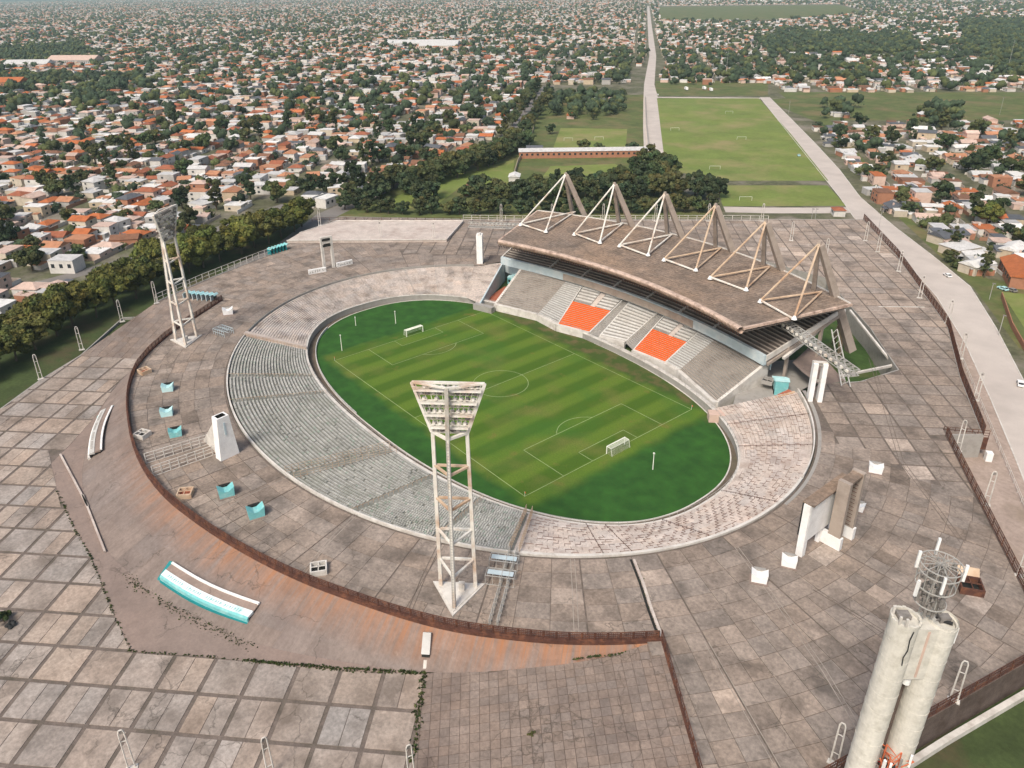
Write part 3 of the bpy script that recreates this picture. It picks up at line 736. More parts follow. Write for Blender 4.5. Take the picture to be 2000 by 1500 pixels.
for r_ in range(22):
    sa, sb = r_/22, (r_+1)/22; z0 = IZ+(CZ-.3-IZ)*sa; z1 = IZ+(CZ-.3-IZ)*sb
    wl = lambda s: (_wi[0]+(_wo[0]-_wi[0])*s, _wi[1]+(_wo[1]-_wi[1])*s)
    a_, b_, c_, d_ = tp(TL, sa), wl(sa), wl(sb), tp(TL, sb)
    for k in range(4):
        q0 = [(a_[i]+(b_[i]-a_[i])*k/4) for i in (0, 1)]; q1 = [(a_[i]+(b_[i]-a_[i])*(k+1)/4) for i in (0, 1)]; q2 = [(d_[i]+(c_[i]-d_[i])*(k+1)/4) for i in (0, 1)]; q3 = [(d_[i]+(c_[i]-d_[i])*k/4) for i in (0, 1)]
        mb.quad((*q1, z0), (*q0, z0), (*q0, z1), (*q1, z1)); mb.quad((*q1, z1), (*q0, z1), (*q3, z1), (*q2, z1))
mb.build('worn_terrace', M['terrace_old'], bowl_t)
SA0, SA1 = TC, TB                 # seats: TC (left, ~210 deg) to TB (~318 deg)
if SA1 < SA0: SA1 += F2
PINK0, PINK1 = TB, F2+TA
ROWS = 26
terrace('seat_terrace', SA0, SA1, ROWS, M['terrace_seat'])
tr = terrace('pink_terrace', PINK0, PINK1, 20, M['terrace'])
tl = terrace('worn_terrace', TL, TC, 22, M['terrace_old'])
# low wall between moat and terraces, pale coping, outer parapet
mb = MB(); cp = MB(); rail = MB()
n = 300
for k in range(n):
    a = F2*k/n; b = F2*(k+1)/n
    pa, pb = inner_pt(a), inner_pt(b)
    def off(p, s): return (-1+(p[0]+1)*(1+s/85), -2.3+(p[1]+2.3)*(1+s/47))
    mb.prism([pa, off(pa, .35), off(pb, .35), pb], -.2, IZ-.1)
    cp.prism([off(pa, -.1), off(pa, 1.3), off(pb, 1.3), off(pb, -.1)], IZ-.1, IZ+.12)
    if k % 2 == 0: rail.beam((*off(pa, .1), IZ), (*off(pa, .1), IZ+1.1), .05, n=4)
    rail.beam((*off(pa, .1), IZ+1.1), (*off(pb, .1), IZ+1.1), .045, n=4)
mb.build('pitch_wall', M['concgrey'], bowl_t); cp.build('coping', M['kerb'], bowl_t); rail.build('hand_rail', M['metal'], bowl_t, kind='stuff')
mb = MB()
t = SA0-.0
def parapet(name, t0, t1, s0, s1, z0, z1, material):
    mb = MB(); n = int((t1-t0)*50)+2
    for k in range(n):
        a, b = t0+(t1-t0)*k/n, t0+(t1-t0)*(k+1)/n
        mb.prism([tp(a, s0), tp(a, s1), tp(b, s1), tp(b, s0)], z0, z1)
    return mb.build(name, material, bowl_t)
parapet('parapet', SA0, SA1, .978, .993, CZ-.5, CZ+.6, M['kerb'])
parapet('parapet', PINK0, PINK0+.95, .955, .993, CZ-.5, CZ+.35, M['kerb'])
parapet('parapet', PINK0+.96, PINK1, .972, .99, CZ-.5, CZ+.8, M['kerb'])
parapet('parapet', TL, TC, .978, .99, CZ-.5, CZ+.5, M['concgrey'])
parapet('gutter', PINK0+.8, PINK1, 1.03, 1.075, CZ+.0, CZ+.04, M['concgrey'])
def aisle_px(o, i, **k): return (at(*o, CZ), at(*i, IZ))
# grey seats, row by row
mb = MB(); AIS = [ang_of(*p) for p in ((430, 735), (480, 780), (575, 925), (700, 985), (850, 1045))]
def seat_rows(t0, t1):
    for r_ in range(ROWS):
        s = .03+(.935)*(r_+.62)/ROWS; z = IZ+(CZ-.3-IZ)*(r_+1)/ROWS
        t_ = t0
        while t_ < t1:
            x, y = tp(t_, s); x2, y2 = tp(t_+.002, s); dl = math.hypot(x2-x, y2-y)/.002
            st = .62/dl
            if not any(abs(t_-a) < .012 for a in AIS):
                d = math.atan2(y2-y, x2-x); worn = (math.sin(x*.16)*math.cos(y*.21+x*.05)+.3*math.sin(x*.5+y*.4))
                if R.random() > (.012 if worn < .55 else .05):
                    k = 1+R.gauss(0, .07)-(.1 if worn > .55 else 0)
                    g_ = R.random() < .06
                    ca_, sa_ = math.cos(d), math.sin(d); w2, h2 = .24, .27
                    b = [(x+ca_*p-sa_*q, y+sa_*p+ca_*q) for p, q in ((-w2, -h2), (w2, -h2), (w2, h2), (-w2, h2))]
                    tn = (k*.8, k*.92, k*.86) if g_ else (k, k, k)
                    i = len(mb.v); mb.v += [(*p, z+.02) for p in b]+[(*p, z+.42) for p in b]
                    # seats open toward the pitch: back board, pan and sides
                    mb.f += [(i, i+1, i+5, i+4), (i+4, i+5, i+6, i+7), (i+1, i+2, i+6, i+5), (i+3, i, i+4, i+7)]; mb.t += [tn]*4
            t_ += st*(1.0+R.uniform(0, .04))
seat_rows(SA0+.012, SA1-.012)
mb.build('grey_seats', M['seat_grey'], bowl_t, kind='stuff')
# aisle rails across the grey seats: rusty double rails with posts
def radial_fence(t_, name, material, h=1.5, rails=(0.5, 1.0, 1.5), step=1.7, s0=.02, s1=.98, dbl=0.0):
    mb = MB()
    for o_ in ((-dbl, dbl) if dbl else (0,)):
        pts = []
        nn = int(30/step)
        for k in range(nn+1):
            s = s0+(s1-s0)*k/nn; x, y = tp(t_+o_, s); pts.append(Vector((x, y, IZ+(CZ-IZ)*s)))
        for p in pts: mb.beam(p, p+Vector((0, 0, h)), .06, n=4)
        for z in rails:
            for a, b in zip(pts, pts[1:]): mb.beam(a+Vector((0, 0, z)), b+Vector((0, 0, z)), .05, n=4)
    return mb.build(name, material, bowl_t, kind='stuff' if dbl else None)
for a in AIS:
    big_ = abs(a-AIS[2]) < .01
    radial_fence(a, 'aisle_rail', M['rustlight'], h=(2.2 if big_ else .9), rails=((.7, 1.4, 2.2) if big_ else (.9,)), dbl=(.02 if big_ else .0))
radial_fence(SA0-.004, 'sector_fence', M['rustlight'], h=1.2, rails=(.6, 1.2))
# ramp wall at the left end of the grey seats
mb = MB(); 
for s in range(20):
    a, b = s/20, (s+1)/20
    za, zb = IZ+(CZ-IZ)*a, IZ+(CZ-IZ)*b
    p = [tp(SA0-.006, a), tp(SA0-.006, b), tp(SA0-.03, b), tp(SA0-.03, a)]
    mb.poly([(*p[0], za+.9), (*p[1], zb+.9), (*p[2], zb+.9), (*p[3], za+.9)][::-1]); mb.poly([(*p[0], za-.3), (*p[1], zb-.3), (*p[1], zb+.9), (*p[0], za+.9)]); mb.poly([(*p[3], za-.3), (*p[2], zb-.3), (*p[2], zb+.9), (*p[3], za+.9)])
mb.build('sector_wall', M['terrace'], bowl_t)
radial_fence(SA1+.004, 'sector_fence', M['rustlight'], h=2.6, rails=(.6, 1.3, 2.0, 2.6), dbl=.012)
# dark crush barriers and joints of the standing terraces
mb = MB()
def barriers(t0, t1, rows, step, keep, h=.5):
    for r_ in range(1, rows):
        s = .03+.93*r_/rows; z = IZ+(CZ-.3-IZ)*s
        t_ = t0+(step/2 if r_ % 2 else 0)
        while t_ < t1-.01:
            x, y = tp(t_, s); 
            if R.random() < keep:
                s2 = s+.93/rows*.8
                x2, y2 = tp(t_+R.uniform(-.002, .002), s2); z2 = IZ+(CZ-.3-IZ)*s2
                mb.beam((x, y, z+.42), (x2, y2, z2+.42), .045, n=4)
                if R.random() < .75:
                    l_ = step*R.uniform(.3, .95); x3, y3 = tp(t_+l_, s); mb.beam((x, y, z+.44), (x3, y3, z+.44), .045, n=4)
            t_ += step
barriers(PINK0+.02, PINK1-.01, 13, .031, .85)
mb.build('crush_barriers', M['barrier'], bowl_t, kind='stuff')
mb = MB(); barriers(TL, TC-.03, 12, .05, .07); mb.build('crush_barriers', M['metal'], bowl_t, kind='stuff')
for px_, py_ in ((1180, 1085), (1240, 1085), (1400, 1055), (1595, 870), (1590, 810), (1530, 985)):
    t_ = ang_of(px_, py_)
    radial_fence(t_, 'aisle_rail', M['rust'], h=.35, rails=(.35,), step=2.5)
for px_, py_ in ((850, 522), (790, 527), (700, 541)):
    radial_fence(ang_of(px_, py_), 'aisle_rail', M['metal'], h=.9, rails=(.9,), step=3)

# ------------------------------------------------------------------ grandstand
gs = thing('grandstand', 'covered main grandstand with brown cantilevered roof, orange seat blocks and leaning concrete masts', 'grandstand')
G0, G1 = 2.3, 10.0
Bd = [((968, 594), (1018, 527)), ((1052, 614), (1108, 548)), ((1090, 634), (1140, 556)), ((1152, 650), (1226, 578)), ((1172, 657), (1236, 584)), ((1222, 668), (1290, 607)), ((1238, 684), (1302, 613)), ((1300, 709), (1375, 640)), ((1328, 724), (1407, 655)), ((1400, 787), (1500, 708))]
Bp = [(Vector((*at(*a, G0), G0)), Vector((*at(*b, G1), G1))) for a, b in Bd]
def bil(i, j, u, s):
    f = Bp[i][0].lerp(Bp[j][0], u); r_ = Bp[i][1].lerp(Bp[j][1], u); q = f.lerp(r_, s)
    bow = 4*u*(1-u)*(.6 if j-i == 1 and i in (0, 8) else 0); q.y += bow; return q
def gs_block(i, j, rows, name, material, s0=0., s1=1., frac=.55, u0=0., u1=1.):
    """concrete steps with a raised bench strip per row"""
    st = MB(); bn = MB(); nu = 6
    for r_ in range(rows):
        sa, sb = s0+(s1-s0)*r_/rows, s0+(s1-s0)*(r_+1)/rows
        for k in range(nu):
            ua, ub = u0+(u1-u0)*k/nu, u0+(u1-u0)*(k+1)/nu
            a, b, c, d = bil(i, j, ua, sa), bil(i, j, ub, sa), bil(i, j, ub, sb), bil(i, j, ua, sb)
            zt = d.z
            st.quad((a.x, a.y, a.z-.05), (b.x, b.y, a.z-.05), (b.x, b.y, zt), (a.x, a.y, zt)); st.quad((a.x, a.y, zt), (b.x, b.y, zt), (c.x, c.y, zt), (d.x, d.y, zt))
            m0, m1 = .2, .2+frac
            p = [a.lerp(d, m0), b.lerp(c, m0), b.lerp(c, m1), a.lerp(d, m1)]
            bn.prism([(q.x, q.y) for q in p], zt, zt+.3)
    st.build('steps', M['concgrey'], gs); return bn.build(name, material, gs, kind='stuff')
gs_block(0, 1, 20, 'bench_rows', M['bench_brown'])
gs_block(1, 2, 20, 'bench_rows', M['bench_light'])
gs_block(2, 3, 14, 'orange_seats', M['seat_orange'], 0, .56, .62)
gs_block(4, 5, 13, 'bench_rows', M['bench_white'], 0, .95)
gs_block(6, 7, 14, 'orange_seats', M['seat_orange'], 0, .56, .62)
gs_block(7, 8, 20, 'bench_rows', M['bench_light'])
gs_block(8, 9, 20, 'bench_rows', M['bench_brown'])
for i, j in ((2, 3), (6, 7)):      # press desks above the orange seats
    gs_block(i, j, 5, 'press_desk', M['bench_white'], .6, .95, .5, .03, .46)
    gs_block(i, j, 5, 'press_desk', M['bench_white'], .56, .92, .5, .6, .97)
    a, b, c, d = [bil(i, j, u, s) for u, s in ((.47, .54), (.59, .54), (.59, .95), (.47, .95))]
    mb = MB(); 
    mb.poly([(a.x, a.y, a.z+.4), (b.x, b.y, b.z+.4), (c.x, c.y, c.z+.4), (d.x, d.y, d.z+.4)]); mb.poly([(a.x, a.y, a.z-.5), (b.x, b.y, b.z-.5), (b.x, b.y, b.z+.4), (a.x, a.y, a.z+.4)]); mb.poly([(d.x, d.y, d.z+.4), (a.x, a.y, a.z+.4), (a.x, a.y, a.z-1), (d.x, d.y, d.z-1)]); mb.build('stair', M['terrace'], gs)
# full under-slab so aisles between blocks read as steps, then dividing walls
mb = MB()
for i in range(9):
    for r_ in range(24):
        sa, sb = r_/24, (r_+1)/24
        a, b, c, d = bil(i, i+1, 0, sa), bil(i, i+1, 1, sa), bil(i, i+1, 1, sb), bil(i, i+1, 0, sb)
        zz = d.z-.35
        mb.quad((a.x, a.y, a.z-.35), (b.x, b.y, b.z-.35), (b.x, b.y, zz), (a.x, a.y, zz)); mb.quad((a.x, a.y, zz), (b.x, b.y, zz), (c.x, c.y, zz), (d.x, d.y, zz))
mb.build('under_slab', M['concgrey'], gs)
def slope_wall(p, q, h0, h1, wd, name, material, base=None):
    mb = MB(); p, q = Vector(p), Vector(q); d = (q-p); d.z = 0; d.normalize(); n_ = Vector((-d.y, d.x, 0))*wd/2
    b0 = p.z-1 if base is None else base; b1 = q.z-1 if base is None else base
    v = [(*(p-n_).xy, b0), (*(q-n_).xy, b1), (*(q+n_).xy, b1), (*(p+n_).xy, b0), (*(p-n_).xy, p.z+h0), (*(q-n_).xy, q.z+h1), (*(q+n_).xy, q.z+h1), (*(p+n_).xy, p.z+h0)]
    mb.v = v; mb.f = [(0, 1, 5, 4), (1, 2, 6, 5), (2, 3, 7, 6), (3, 0, 4, 7), (4, 5, 6, 7), (3, 2, 1, 0)]; mb.t = [None]*6
    return mb.build(name, material, gs)
for i in (0, 9): slope_wall(Bp[i][0], Bp[i][1], .5, .6, 1.0, 'side_wall', M['kerb'], base=-.5)
for i in (2, 3, 4, 5, 6, 7): slope_wall(Bp[i][0], Bp[i][1], .55, .55, .35, 'aisle_wall', M['bench_white'])
mb = MB()
for i in range(9):      # front parapet, pale
    a, b = Bp[i][0], Bp[i+1][0]
    d = (b-a).normalized(); n_ = Vector((-d.y, d.x, 0))
    if i == 3 or i == 5: continue
    mb.prism([tuple(q.xy) for q in (a-n_*1.3, b-n_*1.3, b+n_*.1, a+n_*.1)], -.1, G0+.45)
mb.build('front_parapet', M['kerb'], gs)
# entrance wells either side, back wall of the lower tier
rear = [b for a, b in Bp]
rear_ext = [Vector((*at(985, 505, 9.5), G1))]+rear+[Vector((rear[-1].x+3.5, rear[-1].y-.5, G1))]
mb = MB(); dk = MB()
for a, b in zip(rear, rear[1:]):
    d = (b-a); d.z = 0; d.normalize(); n_ = Vector((-d.y, d.x, 0))
    mid = R.random()
    mb.prism([tuple(q.xy) for q in (a+n_*1.2, b+n_*1.2, b+n_*1.6, a+n_*1.6)], G1-3, 13.2)
mb.build('back_wall', M['bluewall'], gs)
# gallery of small dark doorways behind the central blocks
for i in (2, 3, 4, 5, 6):
    for u in (.15, .4, .65, .9):
        q = Bp[i][1].lerp(Bp[i+1][1], u); mb = MB(); dd = Bp[i+1][1]-Bp[i][1]; mb.box((q.x, q.y+1.05, G1+.1), 1.4, .5, 1.9, math.atan2(dd.y, dd.x)); mb.build('doorway', M['dark'], gs)
# upper tier
def WV(u): return 66.5-.0022*(u+1)**2
UU = [-69+129*k/16 for k in range(17)]
rowsU = 20; zU0, zU1 = 12.8, 22.5
def up(u, s):
    y0 = WV(u) if u > -60 else WV(-60)-(-60-u)*.2
    return (u*(1+.1*s)+.5*s, y0+(29+4*(1-abs(u)/70))*s)
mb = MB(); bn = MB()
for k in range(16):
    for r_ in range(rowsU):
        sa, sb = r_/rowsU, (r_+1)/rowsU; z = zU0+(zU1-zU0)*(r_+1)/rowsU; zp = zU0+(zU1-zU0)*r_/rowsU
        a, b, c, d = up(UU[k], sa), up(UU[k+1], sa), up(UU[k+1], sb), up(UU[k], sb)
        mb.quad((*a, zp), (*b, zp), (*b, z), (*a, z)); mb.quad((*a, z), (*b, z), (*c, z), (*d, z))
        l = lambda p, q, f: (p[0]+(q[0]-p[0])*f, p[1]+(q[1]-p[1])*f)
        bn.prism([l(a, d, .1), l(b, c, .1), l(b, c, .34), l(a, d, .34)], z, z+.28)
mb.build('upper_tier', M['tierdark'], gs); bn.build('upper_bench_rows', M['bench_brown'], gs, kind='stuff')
mb = MB()
for k in range(16):
    a, b = up(UU[k], -.03), up(UU[k+1], -.03); c, d = up(UU[k+1], .01), up(UU[k], .01)
    mb.prism([a, b, c, d], zU0-2.4, zU0+.9, None, True)
mb.build('balcony_front', M['bluewall'], gs)
for ka, kb in ((4, 12),):
    b = MB()
    for k in range(ka, kb): a, c = up(UU[k], -.036), up(UU[k+1], -.036); d_, e_ = up(UU[k+1], -.031), up(UU[k], -.031); b.prism([a, c, d_, e_], zU0-2.2, zU0+.5, None, True)
    b.build('balcony_panel', M['mastconc'], gs)
for k in (0, 3, 5, 7, 9, 11, 13, 16):
    p, q = up(UU[k], 0), up(UU[k], 1)
    slope_wall((*p, zU0), (*q, zU1), .9, .9, .45, 'tier_wall', M['kerb'] if k in (0, 16) else M['bench_light'], base=zU0-2 if k not in (0, 16) else None)
mb = MB()      # raking beams and columns carrying the upper tier
for k in range(0, 17, 2):
    p, q = up(UU[k], .02), up(UU[k], 1); mb.beam((*p, zU0-2.2), (*q, zU1-1.2), .7, .7, 4)
    for s in (.3, .75):
        c = up(UU[k], s); mb.beam((*c, -.5), (*c, zU0+(zU1-zU0)*s-1), .55, .7, 4)
mb.build('raking_beams', M['mastconc'], gs)
# roof
def RF(u, s):
    """roof plan: s 0 front edge, 1 rear edge; u along the stand"""
    a = -1+58*u; y0 = 57-.0027*(a+1)**2; b = -1.5+73*u; y1 = 100-.0032*(b+1)**2
    return (a+(b-a)*s, y0+(y1-y0)*s, 25.4+2.6*s)
NU = 48; mb = MB(); fa = MB(); rb_ = MB()
for k in range(NU):
    u0, u1 = -1+2*k/NU, -1+2*(k+1)/NU
    for r_ in range(10):
        s0, s1 = r_/10, (r_+1)/10
        mb.quad(RF(u0, s0), RF(u1, s0), RF(u1, s1), RF(u0, s1))
        dn = lambda p, h: (p[0], p[1], p[2]-h)
        mb.quad(dn(RF(u0, s0), .9), dn(RF(u0, s1), .9), dn(RF(u1, s1), .9), dn(RF(u1, s0), .9))
    mb.quad(RF(u0, 1), RF(u1, 1), dn(RF(u1, 1), .9), dn(RF(u0, 1), .9))
    # rounded fascia roll along the front
    prof = [(.0, .12), (-.02, .22), (-.036, .1), (-.044, -.4), (-.04, -1.1), (-.02, -1.9), (.0, -2.0), (.012, -1.2)]
    for (sa, ha), (sb, hb) in zip(prof, prof[1:]):
        P_ = [RF(u0, sa), RF(u1, sa), RF(u1, sb), RF(u0, sb)]; H_ = [ha, ha, hb, hb]
        fa.quad(*[(p[0], p[1], p[2]+h) for p, h in zip(P_, H_)])
for s in (0, 1):
    uu = (-1, 1)[s]
    for r_ in range(10):
        a, b = RF(uu, r_/10), RF(uu, (r_+1)/10); mb.quad(a, b, dn(b, .9), dn(a, .9))
roof_o = mb.build('roof', M['roof'], gs); 
fo = fa.build('roof_fascia', M['fascia'], roof_o)
for k in range(0, 97):      # sheeting ribs, fascia ribs
    u = -1+2*k/96; a = RF(u, .005); b = RF(u, .995)
    rb_.beam((a[0], a[1], a[2]+.02), (b[0], b[1], b[2]+.02), .09, n=4)
for k in range(1, 12):
    for j in range(47): a = RF(-1+2*j/47, k/12); b = RF(-1+2*(j+1)/47, k/12); rb_.beam((a[0], a[1], a[2]+.02), (b[0], b[1], b[2]+.02), .05, n=4)
rb_.build('roof_ribs', M['roof'], roof_o, kind='stuff')
mb = MB()
for k in range(0, 193):
    u = -1+2*k/192; a = RF(u, -.046); mb.beam((a[0], a[1], a[2]-.1), (a[0], a[1], a[2]-1.2), .07, n=4)
    if k % 2 == 0: mb.beam((a[0], a[1]+.3, a[2]-1.7), (a[0], a[1]+.9, a[2]-2.6), .12, n=4)
mb.build('fascia_ribs', M['rust'], roof_o, kind='stuff')
mb = MB(); mb2 = MB()
for s in (-1, 1):      # edge trims and trusses under the short sides
    a, b = RF(s, 0), RF(s, 1); be = MB(); be.beam((a[0]+.2*s, a[1], a[2]-.3), (b[0]+.2*s, b[1], b[2]-.3), .55, n=4); be.build('roof_edge', M['fascia'], roof_o)
    for k in range(14):
        p = RF(s*.97, k/14); q = RF(s*.97, (k+1)/14); mb2.beam((p[0], p[1], p[2]-(.9 if k % 2 else 2.6)), (q[0], q[1], q[2]-(2.6 if k % 2 else .9)), .12, n=4)
    p = RF(s*.97, 0); q = RF(s*.97, 1); mb2.beam((p[0], p[1], p[2]-2.6), (q[0], q[1], q[2]-2.6), .18, n=4)
mb2.build('end_truss', M['mastconc'], gs, kind='stuff')
a, b = RF(-1, 1), RF(1, 1)
mb = MB()
for k in range(NU):
    u0, u1 = -1+2*k/NU, -1+2*(k+1)/NU; p, q = RF(u0, .99), RF(u1, .99); mb.beam((p[0], p[1], p[2]+.15), (q[0], q[1], q[2]+.15), .3, n=4)
mb.build('rear_trim', M['kerb'], roof_o)
# masts with tied pyramids
MU = [-60.4, -34.2, -10.6, 12.6, 36.4, 60.9]
MV = [85.8, 88.0, 90.9, 91.2, 86.6, 78.0]
for k, (u, v) in enumerate(zip(MU, MV)):
    mast = MB()
    top = Vector((u, v, 46.3)); zb = 7.5; lean = .42
    for sgn, wd in ((-1, 1.0), (1, 1.5)):      # two concrete legs meeting at the head
        base = Vector((u+sgn*7.6+.6, v+(46.3-zb)*lean, zb))
        mast.beam(base, top+Vector((sgn*.35, 0, -.5)), 1.25*wd, .8*wd, 4)
    mast.beam(top-Vector((0, 0, 1.3)), top+Vector((0, 0, .6)), 1.0, .5, 4)
    mo = mast.build('mast', M['mastconc'], gs)
    th = (rb_h := 26.8); fr = RF(max(-1, min(1, (u+1)/72)), .45)
    cu = u*(.955) if abs(u) > 1 else u
    f1 = Vector((cu-7.2, fr[1]-2, fr[2]+.35)); f2 = Vector((cu+7.2, fr[1]-2, fr[2]+.35))
    if k == 0: f1.y -= 1.5
    if k == 5: f2.y -= 3.5; f1.y += .5
    rr_ = (28-7.5); rearp = Vector((u, v+(46.3-28.6)*lean-1.2, 28.6))
    mid = M['paintwhite'] if k < 3 else M['rustlight']
    for nm, p, q, r_ in (('tie', f1, top, .34), ('tie', f2, top, .34), ('strut', f1, f2, .33), ('strut', f1, rearp, .33), ('strut', f2, rearp, .33)):
        bm = MB(); bm.beam(p+Vector((0, 0, .7)), q, r_, r_, 6); bm.build(nm, M['paintwhite'] if (k < 3 or nm == 'strut' and p == f1 and q == f2) else M['rustlight'], gs)
    for p in (f1, f2):
        bm = MB(); bm.beam(p, p+Vector((0, 0, 1.1)), .95, .35, 6); bm.build('tie_foot', M['whitewall'], gs)
# wing walls beside the sunken wells at both ends
def wing(p, q, h0, h1, material, name, wd=.6, base=-.5): return slope_wall(p, q, h0, h1, wd, name, material, base)
wl0, wl1 = at(938, 590, 3), at(985, 507, 9.3)
wing((*wl0, 2.8), (*wl1, 9.0), 0, .3, M['bluewall'], 'wing_wall')
wing((*wl1, 9.0), (*at(1018, 520, 10), 10.5), 0, 0, M['bluewall'], 'wing_wall', base=4)
wr0, wr1 = at(1432, 800, 3), at(1552, 764, 8.1)
wing((*wr0, 2.6), (*wr1, 8.0), 0, .1, M['rustlight'], 'wing_wall')
sheet('well_floor', [at(x, y, 3) for x, y in ((1428, 806), (1500, 785), (1556, 768), (1600, 742), (1640, 742), (1600, 700), (1510, 705), (1440, 760))], [], 3.0, M['concgrey'])
b = MB(); b.poly([(*at(1432, 812, 2.4), 2.4), (*at(1438, 822, 2.4), 2.4), (*at(1553, 768, 7.4), 7.4), (*at(1540, 760, 7.4), 7.4)]); b.build('brick_path', M['brick'], bowl_t)
sheet('side_deck', [at(x, y, CZ) for x, y in ((1548, 708), (1578, 680), (1604, 692), (1650, 745), (1600, 752), (1566, 726))], [], CZ+.05, M['apron'])
sheet('well_floor', [at(965, 605, 0), at(940, 590, 0), at(985, 560, 0), at(1018, 560, 0)], [], .1, M['brick'])
# turquoise drinks stands in the wells
def stand_tower(loc, rz, label, sc=1.0):
    t_ = thing('ticket_kiosk', label, 'kiosk', loc, rz); t_.scale = (sc, sc, sc)
    for k in range(3):
        b = MB(); b.box((k*1.6-1.6, 0, 0), 1.5, 2.6, 3.0+k*.7); part(b, 'booth', M['turq'] if k != 1 else M['turq_pale'], t_)
        b = MB(); b.box((k*1.6-1.6, 0, 3.0+k*.7), 1.7, 2.9, .2); part(b, 'booth_roof', M['turq_pale'], t_)
        b = MB(); b.box((k*1.6-1.6, -1.33, 1.0), 1.0, .08, 1.1); part(b, 'hatch', M['dark'], t_)
q = at(1522, 762, 3.0); stand_tower((*q, 1.2), -.9, 'turquoise kiosk between the right end of the grandstand and the pink terrace', 1.5)
q = at(1003, 545, 3.0); stand_tower((*q, 1.0), .6, 'turquoise and white kiosk in the well at the left end of the grandstand')
# roof-level lighting bridges at both ends on paired columns
def bridge(p, q, z, label):
    t_ = thing('lighting_bridge', label, 'gantry', (*p, z)); P = Vector((0, 0, 0)); Q = Vector((q[0]-p[0], q[1]-p[1], 0)); L_ = Q.length; d = Q/L_; n_ = Vector((-d.y, d.x, 0))
    for s in (-1, 1):
        b = MB()
        for h in (0, 1.8): b.beam(n_*s*1.4+Vector((0, 0, h)), Q+n_*s*1.4+Vector((0, 0, h)), .16, n=4)
        nn = int(L_/1.8)
        for k in range(nn):
            a, c = n_*s*1.4+d*(L_*k/nn), n_*s*1.4+d*(L_*(k+1)/nn); b.beam(a+Vector((0, 0, 1.8*(k % 2))), c+Vector((0, 0, 1.8*((k+1) % 2))), .1, n=4)
        part(b, 'side_truss', M['metal'], t_)
    b = MB(); nn = int(L_/1.8)
    for k in range(nn+1):
        c = d*(L_*k/nn)
        for h in (0, 1.8): b.beam(c-n_*1.4+Vector((0, 0, h)), c+n_*1.4+Vector((0, 0, h)), .09, n=4)
        if k < nn: b.beam(c-n_*1.4+Vector((0, 0, 1.8)), c+d*(L_/nn)+n_*1.4+Vector((0, 0, 1.8)), .08, n=4)
    part(b, 'cross_braces', M['metal'], t_, kind='stuff')
    b = MB(); b.prism([tuple((x).xy) for x in (-n_*.6, Q-n_*.6, Q+n_*.6, n_*.6)], .05, .12, None, True); part(b, 'walkway', M['concgrey'], t_)
    for k in range(14):
        c = d*(L_*(k+.5)/14); b = MB(); b.box((c.x+n_.x*-1.7, c.y+n_.y*-1.7, .9), .8, .5, .7, math.atan2(d.y, d.x)); part(b, 'floodlight', M['paintwhite'], t_)
    return t_
bridge(at(1535, 632, 22), at(1668, 738, 20.5), 21, 'steel lattice lighting bridge reaching from the roof corner over the right column pair')
bridge(at(1030, 442, 22), at(915, 440, 21.5), 21, 'steel lattice lighting bridge on the column at the left of the roof')
def colpair(loc, rz, h, label, gap=2.6):
    t_ = thing('column_pair', label, 'column', loc, rz)
    for s in (-1, 1):
        b = MB(); b.box((s*gap/2, 0, 0), 1.3, 2.6, h); part(b, 'column', M['whitewall'], t_)
    for z in (h*.5, h-.9):
        b = MB(); b.box((0, 0, z), gap-1.3, .5, .6); part(b, 'tie_beam', M['concgrey'], t_)
    b = MB(); b.box((0, 0, h), gap+1.4, 1.0, .35); part(b, 'cap', M['kerb'], t_)
q = at(1590, 781, CZ); colpair((*q, CZ), math.radians(40), 12.2, 'white twin columns under the lighting bridge beside the pink terrace')
q = at(938, 513, CZ); colpair((*q, CZ), math.radians(135), 13.2, 'grey white twin columns left of the grandstand roof', 2.2)
b = MB()
q = Vector((*at(1655, 750, CZ), CZ))
# trestle leg carrying the outer end of the right bridge
t_ = thing('trestle', 'raking steel trestle under the outer end of the right lighting bridge', 'trestle', tuple(q))
for p, r_ in (((-10, 8, 12.5), (1.5, -1.0, 0)), ((-11, 6.5, 12.5), (-.5, -2.5, 0))):
    b = MB(); b.beam(p, r_, .22, n=4); part(b, 'leg', M['metal'], t_)
b = MB()
for k in range(10): 
    f = k/10; b.beam(Vector((-10, 8, 12.5)).lerp(Vector((1.5, -1, 0)), f), Vector((-11, 6.5, 12.5)).lerp(Vector((-.5, -2.5, 0)), f+.08), .1, n=4)
part(b, 'rungs', M['metal'], t_)
# sunken yard behind the right end: frames, splayed legs
yd = thing('yard_trestle', 'pale concrete frame of beams and splayed props over the sunken green yard', 'frame', (68, 92, 0))
def loc_(px, py, z): p = at(px, py, z); return Vector((p[0]-68, p[1]-92, z))
for a, b_, r_ in ((loc_(1660, 606, 13), loc_(1748, 716, 6), .45), (loc_(1700, 620, 5), loc_(1752, 700, 5), .4), (loc_(1650, 606, 20), loc_(1530, 700, 12), .6), (loc_(1640, 735, 6.5), loc_(1752, 712, 6.5), .5), (loc_(1640, 720, 6.5), loc_(1650, 745, 6.5), .4)):
    b = MB(); b.beam(a, b_, r_, n=4); part(b, 'beam', M['kerb'], yd)
for a, b_ in ((loc_(1648, 610, 19), loc_(1628, 668, .5)), (loc_(1648, 610, 19), loc_(1655, 672, .5)), (loc_(1648, 610, 19), loc_(1640, 690, .5))):
    b = MB(); b.beam(a, b_, .5, .9, n=4); part(b, 'prop', M['rustlight'], yd)

